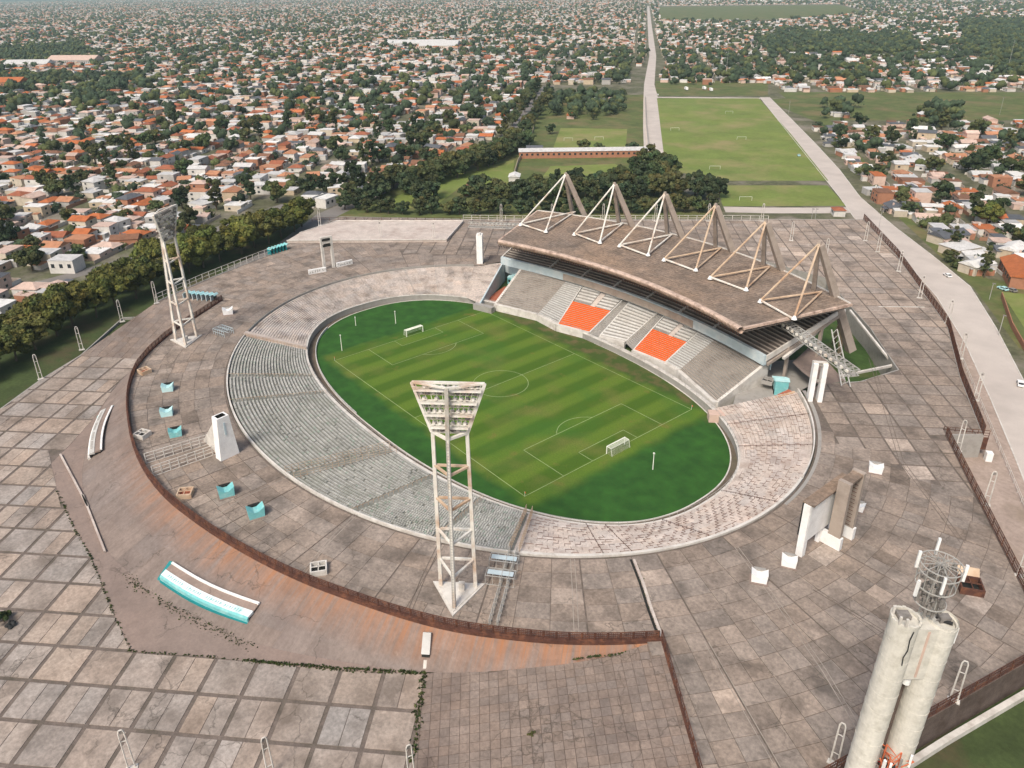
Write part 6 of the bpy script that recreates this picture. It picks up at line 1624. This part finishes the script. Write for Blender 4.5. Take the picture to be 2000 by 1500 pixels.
for bi in range(-2, 130):          # block index away along E1
    for bj in range(-130, 20):     # block index across along E2
        o = Vector((-20, 80))+E1*(bi*BL)+E2*(bj*BL)
        c = o+E1*50+E2*50; px, py, w_ = proj(c.x, c.y, 3)
        if w_ < 60 or px < -250 or px > 2250 or py < -40 or py > 1100: continue
        if w_ > 11500: continue
        farb = w_ > 4200
        right = (c.x-at(1380, 250, GZ)[0])*E2.x+(c.y-at(1380, 250, GZ)[1])*E2.y > 0
        # lots: along both long sides of the block, backs in the middle are filled too
        dense = w_ < 2000; nx_, ny_ = (9, 5) if dense else (8, 4)
        for sx in range(nx_):
            for sy in range(ny_):
                a = 4+sx*100/nx_+R.uniform(-1.2, 1.2); b_ = 8+sy*100/ny_+R.uniform(-2.5, 2.5)
                p = o+E1*b_+E2*a if bi % 2 else o+E1*(a)+E2*(b_)
                p = p+Vector((R.uniform(-1, 1), R.uniform(-1, 1)))
                z_ = zone(p.x, p.y)
                if farb and (sx % 2 or (w_ > 7000 and sy % 2)): continue
                if z_ is None or road_near(p.x, p.y): continue
                if z_[0] == 'wood' and R.random() < z_[1]:
                    TREESPOT.append((p.x, p.y, R.uniform(1.0, 1.5), 'w'))
                    for _ in range(1): TREESPOT.append((p.x+R.uniform(-7, 7), p.y+R.uniform(-7, 7), R.uniform(.9, 1.4), 'w'))
                    continue
                pt = .2 if not right else .26
                # patchy greenery
                gn = math.sin(p.x*.0061+1.3)*math.cos(p.y*.0073)+math.sin(p.x*.019-p.y*.013)*.5
                pt += max(0, gn)*.3
                if w_ > 2300: pt *= .62
                if R.random() < pt: TREESPOT.append((p.x, p.y, R.uniform(1.1, 1.9), 't')); 
                else:
                    _sp = HOUSES.append((p.x, p.y, (R.choice((0, 0, math.pi/2)))+(R.uniform(-.35, .35) if R.random() < .3 else 0), right))
                    if R.random() < .6: q = p+E1*R.uniform(6, 9)*R.choice((-1, 1))+E2*R.uniform(-6, 6); TREESPOT.append((q.x, q.y, R.uniform(.45, 1.15), 'g'))
                    for _s in range(1 if R.random() < .55 else 2):       # back sheds and extensions
                        q = p+E1*R.choice((-1, 1))*R.uniform(5.5, 9)+E2*R.uniform(-6, 6)
                        if zone(q.x, q.y) and not road_near(q.x, q.y): HOUSES.append((q.x, q.y, 9.0, right))
base_a = math.atan2(E1.y, E1.x)
def house_spec(right, back, s_d=0):
    if back:
        return dict(w=R.uniform(2.5, 7), l=R.uniform(3, 8), h=R.uniform(2.2, 3.4), roof='flat', rc=R.choice(['pale grey', 'white', 'pinkish', 'pale grey', 'faded orange', 'dark grey']), wc=R.choice(['white', 'grey', 'cream', 'brick', 'pink']), st=1)
    k = R.random(); 
    if right: roof, rc = ('gable' if k < .4 else 'flat'), R.choice(['white', 'pale grey', 'pale grey', 'white', 'pinkish', 'dark grey', 'brown', 'orange', 'faded orange'])
    else:
        farness = min(1, max(0, (s_d-400)/1500)); roof = 'hip' if k < .27-.14*farness else 'gable' if k < .55-.3*farness else 'flat'
        rc = R.choice(['orange', 'orange', 'terracotta', 'faded orange', 'terracotta', 'brown', 'dark grey', 'pale grey', 'pinkish']) if roof != 'flat' else R.choice(['pale grey', 'white', 'pinkish', 'white', 'pale grey', 'faded orange'])
    st = 2 if R.random() < (.3 if not right else .08) else 1
    fk = .9 if s_d < 2000 else 1.0 if s_d < 4200 else 1.35
    return dict(w=R.uniform(7.5, 10.8)*fk, l=R.uniform(8.5, 15.5)*fk, h=2.9*st+R.uniform(0, .7), roof=roof, rc=rc, wc=R.choice(['white', 'white', 'cream', 'grey', 'pink', 'brick', 'sand', 'white']), st=st)
items = []
for x, y, a, right in HOUSES:
    px, py, w_ = proj(x, y, 3)
    if px < -60 or px > 2060 or py < -25 or w_ < 50: continue
    s = house_spec(right, a == 9.0, w_); s.update(x=x, y=y, a=base_a+(R.choice((0, math.pi/2)) if a == 9.0 else a)+R.gauss(0, .05), px=px, py=py, d=w_, right=right, back=(a == 9.0))
    items.append(s)
items.sort(key=lambda s: s['d']/(math.sqrt(s['w']*s['l']) if not s['back'] else 5))
NEARH = 296
def roof_geo(s, ov=.45):
    """roof verts and faces in local coordinates"""
    w, l, h = s['w']/2+ov, s['l']/2+ov, s['h']; rh = s['w']*.22
    if s['roof'] == 'gable': v = [(-w, -l, h), (w, -l, h), (w, l, h), (-w, l, h), (0, -l, h+rh), (0, l, h+rh)]; f = [(0, 4, 5, 3), (4, 1, 2, 5), (0, 1, 4), (3, 5, 2), (0, 3, 2, 1)]
    elif s['roof'] == 'hip': v = [(-w, -l, h), (w, -l, h), (w, l, h), (-w, l, h), (0, -l+w, h+rh), (0, l-w, h+rh)]; f = [(0, 4, 5, 3), (4, 1, 2, 5), (0, 1, 4), (3, 5, 2), (0, 3, 2, 1)]
    else:
        w, l = s['w']/2+.1, s['l']/2+.1; v = [(-w, -l, h), (w, -l, h), (w, l, h), (-w, l, h), (-w, -l, h+.3), (w, -l, h+.3), (w, l, h+.3), (-w, l, h+.3)]; f = [(4, 5, 6, 7), (0, 1, 5, 4), (1, 2, 6, 5), (2, 3, 7, 6), (3, 0, 4, 7)]
    return v, f
# rows of near houses for their labels
near = items[:NEARH]
def hrow(s):
    v = Vector((s['x'], s['y'])); return round((v.dot(E2) if not s['right'] else v.dot(E2))/26)
rows_ = {}
for s in near: rows_.setdefault((s['right'], hrow(s)), []).append(s)
lk = sorted([k for k in rows_ if not k[0]], key=lambda k: -k[1]); rk = sorted([k for k in rows_ if k[0]], key=lambda k: k[1])
for keys, where in ((lk, 'beyond avenue'), (rk, 'right of road')):
    for ri, k in enumerate(keys):
        rw = sorted(rows_[k], key=lambda s: s['px'])
        for hi_, s in enumerate(rw): s['lab'] = '%s from left, %s row %s' % (ordinal(hi_+1), ordinal(ri+1), where)
def build_house(s):
    kind = 'shed' if s['back'] else 'house'
    rn = {'gable': 'gabled', 'hip': 'hipped', 'flat': 'flat'}[s['roof']]
    t_ = thing(kind, '%s %s, %s %s roof, %s' % (s['wc'], kind, rn, s['rc'], s['lab']), kind, (s['x'], s['y'], GZ), s['a'], 'houses of the town')
    b = MB(); w, l, h = s['w'], s['l'], s['h']; b.box((0, 0, 0), w, l, h); part(b, 'wall', M['w_'+s['wc']], t_)
    v, f = roof_geo(s); b = MB(); b.v = v; b.f = f; b.t = [None]*len(f); ro = part(b, 'roof', M['r_'+s['rc']], t_)
    if s['roof'] != 'flat' and R.random() < .5: b = MB(); b.box((w*.2, l*.2, h+.4), .7, .7, 1.9); part(b, 'chimney', M['w_'+s['wc']], ro)
    if s['roof'] == 'flat' and not s['back'] and R.random() < .4: b = MB(); b.beam((w*.2, -l*.2, h+.3), (w*.2, -l*.2, h+1.5), .6, n=8); part(b, 'water_tank', M['kerb'], ro)
    for st in range(s['st']):
        for sx, sy, ax in ((w/2+.02, l*.22, 1), (w/2+.02, -l*.25, 1), (0, -l/2-.02, 0), (-w/2-.02, l*.2, 1)):
            if s['back'] and sx < 0: continue
            z = 1.0+2.9*st
            b = MB(); b.box((sx, sy, z), .12 if ax else 1.5, 1.5 if ax else .12, 1.2); wo_ = part(b, 'window', M['glass'], t_)
            if s['d'] < 420: b = MB(); b.box((sx, sy, z-.14), .24 if ax else 1.8, 1.8 if ax else .24, .1); part(b, 'sill', M['kerb'], wo_)
    b = MB(); b.box((w/2+.03, 0, 0), .12, .95, 2.1); part(b, 'door', M['bark'] if R.random() < .6 else M['dark'], t_)
    if not s['back'] and R.random() < .35:
        b = MB(); b.box((w/2+1.3, l*.1, 2.4), 2.6, l*.5, .16); part(b, 'porch_roof', M['r_'+R.choice(['pale grey', s['rc']])], t_)
        b = MB(); b.box((w/2+2.4, l*.1+l*.2, 0), .2, .2, 2.4); b.box((w/2+2.4, l*.1-l*.2, 0), .2, .2, 2.4); part(b, 'porch_post', M['kerb'], t_)
for s in near: build_house(s)
# the rest of the town as one mass
V, F, T = [], [], []; nv = 0
gw = MB()
for s in items:
    if s['back'] or s['d'] > 1500: continue
    c0 = Vector((s['x'], s['y'])); d1 = Vector((math.cos(base_a), math.sin(base_a))); d2 = Vector((-d1.y, d1.x))
    for a_, b_ in ((c0+d1*9.5-d2*5.5, c0+d1*9.5+d2*5.5), (c0-d1*9.5-d2*5.5, c0+d1*9.5-d2*5.5)):
        if R.random() < .3: continue
        n_ = Vector((-(b_-a_).y, (b_-a_).x)).normalized()*.12; k = R.choice(((.5, .46, .4), (.4, .33, .27), (.6, .57, .52), (.3, .16, .1)))
        if zone(*a_) and zone(*b_): gw.prism([tuple(q) for q in (a_-n_, b_-n_, b_+n_, a_+n_)], GZ, GZ+R.uniform(1.4, 2.2), k)
gwo = gw.build('garden_walls', M['tinted'], kind='stuff'); gwo['label'] = 'low garden walls between the town houses'; gwo['category'] = 'walls'
for s in items[NEARH:]:
    ca_, sa_ = math.cos(s['a']), math.sin(s['a']); w, l, h = s['w']/2, s['l']/2, s['h']
    v0 = [(-w, -l, 0), (w, -l, 0), (w, l, 0), (-w, l, 0), (-w, -l, h), (w, -l, h), (w, l, h), (-w, l, h)]; f0 = [(0, 1, 5, 4), (1, 2, 6, 5), (2, 3, 7, 6), (3, 0, 4, 7)]
    v1, f1 = roof_geo(s)
    kw = R.uniform(.85, 1.1); kr = R.uniform(.75, 1.2); wc = tuple(c*kw for c in WALLS[s['wc']]); rc = tuple(c*kr for c in ROOFS[s['rc']])
    vv = v0+v1; n0 = len(v0)
    ff = f0+[tuple(i+n0 for i in f) for f in f1]; tt = [wc]*4+[rc]*len(f1)
    if s['d'] < 1300:
        nz = len(vv)
        for st in range(s['st']):
            for sx, sy in ((w+.03, l*.45), (w+.03, -l*.5)):
                z = 1+2.9*st; vv += [(sx, sy-.75, z), (sx, sy+.75, z), (sx, sy+.75, z+1.2), (sx, sy-.75, z+1.2)]; m_ = len(vv); ff.append((m_-4, m_-3, m_-2, m_-1)); tt.append((.04, .04, .045))
            z = 1+2.9*st; vv += [(-.75, -l-.03, z), (.75, -l-.03, z), (.75, -l-.03, z+1.2), (-.75, -l-.03, z+1.2)]; m_ = len(vv); ff.append((m_-4, m_-3, m_-2, m_-1)); tt.append((.04, .04, .045))
    V += [(s['x']+ca_*a-sa_*b, s['y']+sa_*a+ca_*b, GZ+c) for a, b, c in vv]; F += [tuple(i+nv for i in f) for f in ff]; T += tt; nv += len(vv)
me = D.meshes.new('town_houses'); me.from_pydata(V, [], F); me.materials.append(M['tinted'])
a = me.attributes.new('tint', 'FLOAT_COLOR', 'FACE'); arr = np.ones((len(F), 4), np.float32); arr[:, :3] = T; a.data.foreach_set('color', arr.ravel())
o = D.objects.new('town_houses', me); COL.objects.link(o); o['kind'] = 'stuff'; o['label'] = 'dense low town of orange and white roofs filling the background'; o['category'] = 'houses'
# large sheds / warehouses and landmark buildings
def block(px, py, w, l, h, ang, wc, rc, label, name='building', roofk='flat', cat='building', sz=GZ):
    x, y = at(px, py, sz); s = dict(w=w, l=l, h=h, roof=roofk); t_ = thing(name, label, cat, (x, y, sz), ang)
    b = MB(); b.box((0, 0, 0), w, l, h); part(b, 'wall', M['w_'+wc], t_)
    v, f = roof_geo(s); b = MB(); b.v = v; b.f = f; b.t = [None]*len(f); part(b, 'roof', M['r_'+rc], t_)
    n_ = int(l/4)
    for k in range(n_):
        for s_ in (-1, 1):
            b = MB(); b.box((s_*(w/2+.03), -l/2+(k+.5)*l/n_, h*.45), .14, 1.6, h*.3); part(b, 'window', M['glass'], t_)
    return t_
block(1138, 306, 9, 96, 5, -.70, 'brick', 'pale grey', 'long low shed with pink grey roof beyond the hedge trees', 'shed', 'gable', 'shed')
block(1044, 303, 9, 12, 5.5, -.70, 'grey', 'dark grey', 'small grey shed at the left end of the long shed', 'shed', 'gable', 'shed')
block(1005, 356, 7, 10, 4.6, .8, 'white', 'white', 'small white hut on the park grass by the hedge trees', 'hut', 'gable', 'hut')
block(916, 372, 4, 26, 3.0, .8, 'brick', 'brown', 'roofless brown walled yard building left of the white hut', 'shed', 'flat', 'shed')
block(1636, 420, 6, 7, 3.4, .75, 'white', 'terracotta', 'small pavilion with orange roof at the road corner', 'pavilion', 'hip', 'pavilion')
block(860, 95, 45, 80, 7, base_a, 'cream', 'pale grey', 'large pale grey warehouse roof in the middle of the town', 'warehouse', 'gable', 'warehouse')
block(150, 125, 34, 95, 8, base_a, 'grey', 'pinkish', 'long pale warehouse at the upper left', 'warehouse', 'gable', 'warehouse')
block(60, 132, 30, 80, 7, base_a+.1, 'grey', 'pale grey', 'pale grey warehouse at the left edge of the town', 'warehouse', 'gable', 'warehouse')
block(25, 170, 25, 40, 8, base_a+.1, 'brick', 'orange', 'large orange roofed hall at the left edge', 'hall', 'gable', 'hall')
block(815, 90, 30, 130, 7, base_a, 'white', 'pale grey', 'long grey white warehouse left of the largest one', 'warehouse', 'gable', 'warehouse')
block(1850, 472, 10, 17, 4, base_a+.55, 'cream', 'dark grey', 'cream house with dark slate gable roof beside the main road', 'house', 'gable', 'house')
block(1872, 495, 11, 14, 4, base_a+.5, 'cream', 'pale grey', 'cream house with pale metal hipped roof beside the main road', 'house', 'hip', 'house')
block(1985, 545, 10, 26, 5, base_a+1.35, 'brick', 'orange', 'red and orange roofed workshop at the right edge', 'workshop', 'gable', 'workshop')
block(1905, 530, 8, 13, 4, base_a+.6, 'cream', 'white', 'cream house with white roof near the road bend', 'house', 'gable', 'house')
block(1975, 500, 8, 14, 4.4, base_a+.9, 'sand', 'white', 'house with curved looking white roof at the right edge', 'house', 'gable', 'house')
block(134, 528, 9, 12, 6.2, base_a+.1, 'white', 'pale grey', 'big white two storey flat roofed house just behind the avenue trees', 'house', 'flat', 'house')
block(640, 402, 8, 12, 5.5, .4, 'white', 'white', 'white box house right of the last avenue tree', 'house', 'flat', 'house')
block(612, 400, 9, 10, 6, .4, 'white', 'white', 'tall white house left of the white box house', 'house', 'flat', 'house')
# walls of the small club ground
def wl(pts, h, label, material=M['w_sand']):
    P = pxpoly(pts); b = MB(); o = P[0]
    for a, c in zip(P, P[1:]):
        d = Vector((c[0]-a[0], c[1]-a[1])).normalized(); n_ = Vector((-d.y, d.x))*.15; A, C = Vector(a)-Vector(o), Vector(c)-Vector(o)
        b.prism([tuple(q) for q in (A-n_, C-n_, C+n_, A+n_)], 0, h, None, True)
    tag(b.build('boundary_wall', material, None), label, 'wall').location = (o[0], o[1], GZ)
wl([(1022, 302), (1012, 318), (1005, 342)], 3, 'pale boundary wall left of the club ground')
wl([(1250, 305), (1252, 340)], 3, 'pale boundary wall right of the club ground')
wl([(1048, 212), (1040, 262), (1030, 300)], 2.5, 'pale wall along the diagonal street park side')
wl([(1260, 190), (1262, 240), (1268, 300)], 2.5, 'brown wall left of the pale central road', M['w_grey'])
wl([(1955, 580), (1975, 640), (2020, 720)], 2.2, 'orange brick wall of the lawn at the right edge', M['w_brick'])
# practice goals on the lawns
for px, py, lab in ((1424, 222, 'far small goal on the big training lawn'), (1448, 273, 'middle goal frame on the big training lawn'), (1318, 255, 'goal frame at the left edge of the big training lawn'), (1396, 331, 'near goal frame on the big training lawn'), (1456, 392, 'goal frame on the smaller near lawn'), (1110, 275, 'goal frame on the small practice lawn'), (1170, 273, 'right goal frame on the small practice lawn')):
    x, y = at(px, py, GZ); t_ = thing('practice_goal', lab, 'goal', (x, y, GZ), .8, 'practice goals on the lawns'); b = MB()
    for s in (-3.6, 3.6): b.beam((s, 0, 0), (s, 0, 2.4), .07, n=5)
    b.beam((-3.6, 0, 2.4), (3.6, 0, 2.4), .07, n=5); part(b, 'frame', M['goalwhite'], t_)
# parked trucks, cars
def car(px, py, rz, colr, label, truck=False, z=GZ):
    x, y = at(px, py, z); t_ = thing('parked_truck' if truck else 'car', label, 'truck' if truck else 'car', (x, y, z+.03), rz)
    if truck:
        b = MB(); b.box((0, -1, .9), 2.5, 8, 2.8); part(b, 'cargo_box', M['whitewall'], t_); b = MB(); b.box((0, 4.3, .6), 2.4, 2.2, 2.3); part(b, 'cab', M[colr], t_)
        wy = (-3.5, 3.8)
    else:
        b = MB(); sec = [(-2.15, .35), (2.15, .35), (2.2, .85), (1.1, .95), (.55, 1.42), (-1.2, 1.45), (-2.0, .95), (-2.2, .8)]
        l = [(-.85, a, c) for a, c in sec]; r = [(.85, a, c) for a, c in sec]; b.poly(l[::-1]); b.poly(r)
        for i in range(8): j = (i+1) % 8; b.poly([l[i], l[j], r[j], r[i]])
        part(b, 'body', M[colr], t_)
        b = MB(); b.quad((-.75, 1.08, .98), (.75, 1.08, .98), (.7, .6, 1.41), (-.7, .6, 1.41)); b.quad((.75, -1.95, 1.0), (-.75, -1.95, 1.0), (-.7, -1.28, 1.44), (.7, -1.28, 1.44)); 
        for s in (-.87, .87): b.poly([(s, .9, 1.0), (s, .5, 1.36), (s, -1.15, 1.38), (s, -1.7, 1.0)])
        part(b, 'glazing', M['glass'], t_); wy = (-1.3, 1.35)
    for wy_ in wy:
        for s in (-.8, .8): b = MB(); b.beam((s*(1.4 if truck else 1), wy_, .34), (s*(1.4 if truck else 1)*1.1, wy_, .34), .36, n=10); part(b, 'wheel', M['black'], t_)
for px, py, a, c, lab, tr_ in ((1340, 176, .9, 'whitewall', 'white truck parked beyond the big training lawn, left one', True), (1375, 175, .9, 'whitewall', 'white truck parked beyond the big training lawn, middle one', True), (1388, 178, .9, 'red', 'truck with red cab beyond the big training lawn', True), (1992, 752, .4, 'whitewall', 'white car at the right edge of the main road', False), (1285, 186, .7, 'whitewall', 'white car at the far road junction', False), (1560, 305, .7, 'turq_pale', 'pale van like car beside the road by the lawn', False), (1958, 566, 1.2, 'turq_pale', 'pale blue car before the red workshop', False), (1975, 569, 1.2, 'lamp', 'dark car before the red workshop', False), (1850, 540, .9, 'whitewall', 'white car in the yard by the road bend', False)):
    car(px, py, a, c, lab, tr_)
# lamp standards and pylons over the town
for px, py, h, lab in ((335, 160, 45, 'thin tall aerial mast in the left town'), (1967, 140, 40, 'thin pale mast at the upper right'), (1417, 155, 35, 'thin mast beyond the big training lawn'), (1952, 225, 16, 'thin pole at the right grass strip'), (1540, 222, 12, 'lamp pole on the road beside the lawn'), (1950, 655, 8, 'short street lamp on the right verge'), (1932, 585, 7, 'short street lamp near the lawn at the right edge'), (1583, 440, 9, 'dark pole at the far edge of the concourse'), (1590, 440, 9, 'second dark pole at the far concourse edge'), (1716, 448, 10, 'dark leaning pole at the far right corner')):
    x, y = at(px, py, GZ); t_ = thing('mast', lab, 'mast', (x, y, GZ)); b = MB(); b.beam((0, 0, 0), (0, 0, h), .3 if h > 20 else .12, .12, 5); part(b, 'pole', M['metal'], t_); b = MB(); b.box((.3, 0, h-.2), 1.2, .4, .3); part(b, 'head', M['lamp'], t_)

# ------------------------------------------------------------------ town trees: largest ones as things, the far ones as one mass
TS = []
for x, y, sc, k in TREESPOT:
    px, py, w_ = proj(x, y, 4)
    if px < -80 or px > 2080 or py < -25 or w_ < 40: continue
    if w_ < 900 and (zone(x, y) is None or zone(x+4, y-3) is None or road_near(x, y)): continue
    TS.append((w_/sc, x, y, sc, k, px, py))
TS.sort(); nnear = max(60, 292-NT[0]); usedlab = {}
hs = [(s['x'], s['y'], s) for s in near]
for k, (q, x, y, sc, kk, px, py) in enumerate(TS[:nnear]):
    kind = R.choice(['round', 'bushy', 'round', 'tall', 'bushy']); s = min(hs, key=lambda h: (h[0]-x)**2+(h[1]-y)**2)[2]
    desc = {'round': 'dark round tree', 'bushy': 'green bushy tree', 'tall': 'narrow dark tree'}[kind]
    lab = '%s by house %s' % (desc, s['lab']); n_ = usedlab.get(lab, 0)+1; usedlab[lab] = n_
    if n_ > 1: lab = lab.replace(desc, ordinal(n_)+' '+desc)
    tree(kind, x, y, lab, sc*.95)
rest = TS[nnear:]
ico = ICO(); 
if rest:
    Vs, Fs, Cs = [], [], []; off_ = 0
    for q, x, y, sc, kk, px, py in rest:
        far = q*sc
        nb = 5 if far < 1200 else 3 if far < 2200 else 1
        base_c = np.array([.040, .060, .030]) if R.random() < .65 else np.array([.075, .088, .03])
        base_c = base_c*R.uniform(.6, 1.2)
        for j in range(nb):
            rr_ = R.uniform(1.8, 2.8)*sc*(1.6 if nb < 3 else 1); c = np.array([x+R.uniform(-2.2, 2.2)*sc, y+R.uniform(-2.2, 2.2)*sc, GZ+R.uniform(2.4, 5.0)*sc+(2.5*sc if kk == 'w' else 0)])
            P_ = ico[0]*np.array([rr_, rr_, rr_*.95])*(1+NR.uniform(-.38, .38, (len(ico[0]), 1)))+c
            Vs.append(P_); Fs.append(ico[1]+off_); off_ += len(P_); Cs.append(np.tile(base_c*R.uniform(.8, 1.2), (len(ico[1]), 1))*NR.uniform(.75, 1.3, (len(ico[1]), 1)))
        if far < 1500:       # loose leaf tufts break the outline
            nl = 46; c = np.array([x, y, GZ+4.0*sc]); d = NR.normal(size=(nl, 3)); d /= np.linalg.norm(d, axis=1)[:, None]
            cc = c+d*np.array([4.3, 4.3, 3.2])*sc*NR.uniform(.75, 1.05, (nl, 1)); u = NR.normal(size=(nl, 3))*.55; v = NR.normal(size=(nl, 3))*.55
            Vs.append(np.stack([cc-u, cc+v, cc+u], 1).reshape(-1, 3)); Fs.append(np.arange(nl*3).reshape(-1, 3)+off_); off_ += nl*3; Cs.append(np.tile(base_c, (nl, 1))*NR.uniform(.7, 1.5, (nl, 1)))
    Vs = np.concatenate(Vs); Fs = np.concatenate(Fs); Cs = np.concatenate(Cs)
    me = D.meshes.new('town_trees'); me.vertices.add(len(Vs)); me.vertices.foreach_set('co', Vs.astype(np.float32).ravel())
    me.loops.add(len(Fs)*3); me.loops.foreach_set('vertex_index', Fs.astype(np.int32).ravel()); me.polygons.add(len(Fs)); me.polygons.foreach_set('loop_start', np.arange(0, len(Fs)*3, 3, dtype=np.int32)); me.update(calc_edges=True)
    me.materials.append(M['tinted']); a = me.attributes.new('tint', 'FLOAT_COLOR', 'FACE'); arr = np.ones((len(Fs), 4), np.float32); arr[:, :3] = Cs; a.data.foreach_set('color', arr.ravel())
    o = D.objects.new('town_trees', me); COL.objects.link(o); o['kind'] = 'stuff'; o['label'] = 'dark green trees scattered through the far town'; o['category'] = 'trees'
print('houses', len(items), 'near', len(near), 'trees', len(TS), 'named', NT[0]+nnear, 'far tree tris', len(Fs))

# ------------------------------------------------------------------ haze
hm = D.materials.new('haze'); hm.use_nodes = True; n = hm.node_tree.nodes; n.clear()
pv = n.new('ShaderNodeVolumePrincipled'); pv.inputs['Color'].default_value = (.7, .92, .93, 1); pv.inputs['Density'].default_value = .00006; pv.inputs['Anisotropy'].default_value = 0
mo_ = n.new('ShaderNodeOutputMaterial'); hm.node_tree.links.new(pv.outputs[0], mo_.inputs['Volume'])
b = MB(); b.prism([(-16500, -4500), (2500, -4500), (2500, 13500), (-16500, 13500)], -2, 128, None, True)
o = b.build('haze', hm, kind='stuff')
tris = sum(len(me.polygons) for me in D.meshes)
print('objects', len(D.objects), 'polys', tris)
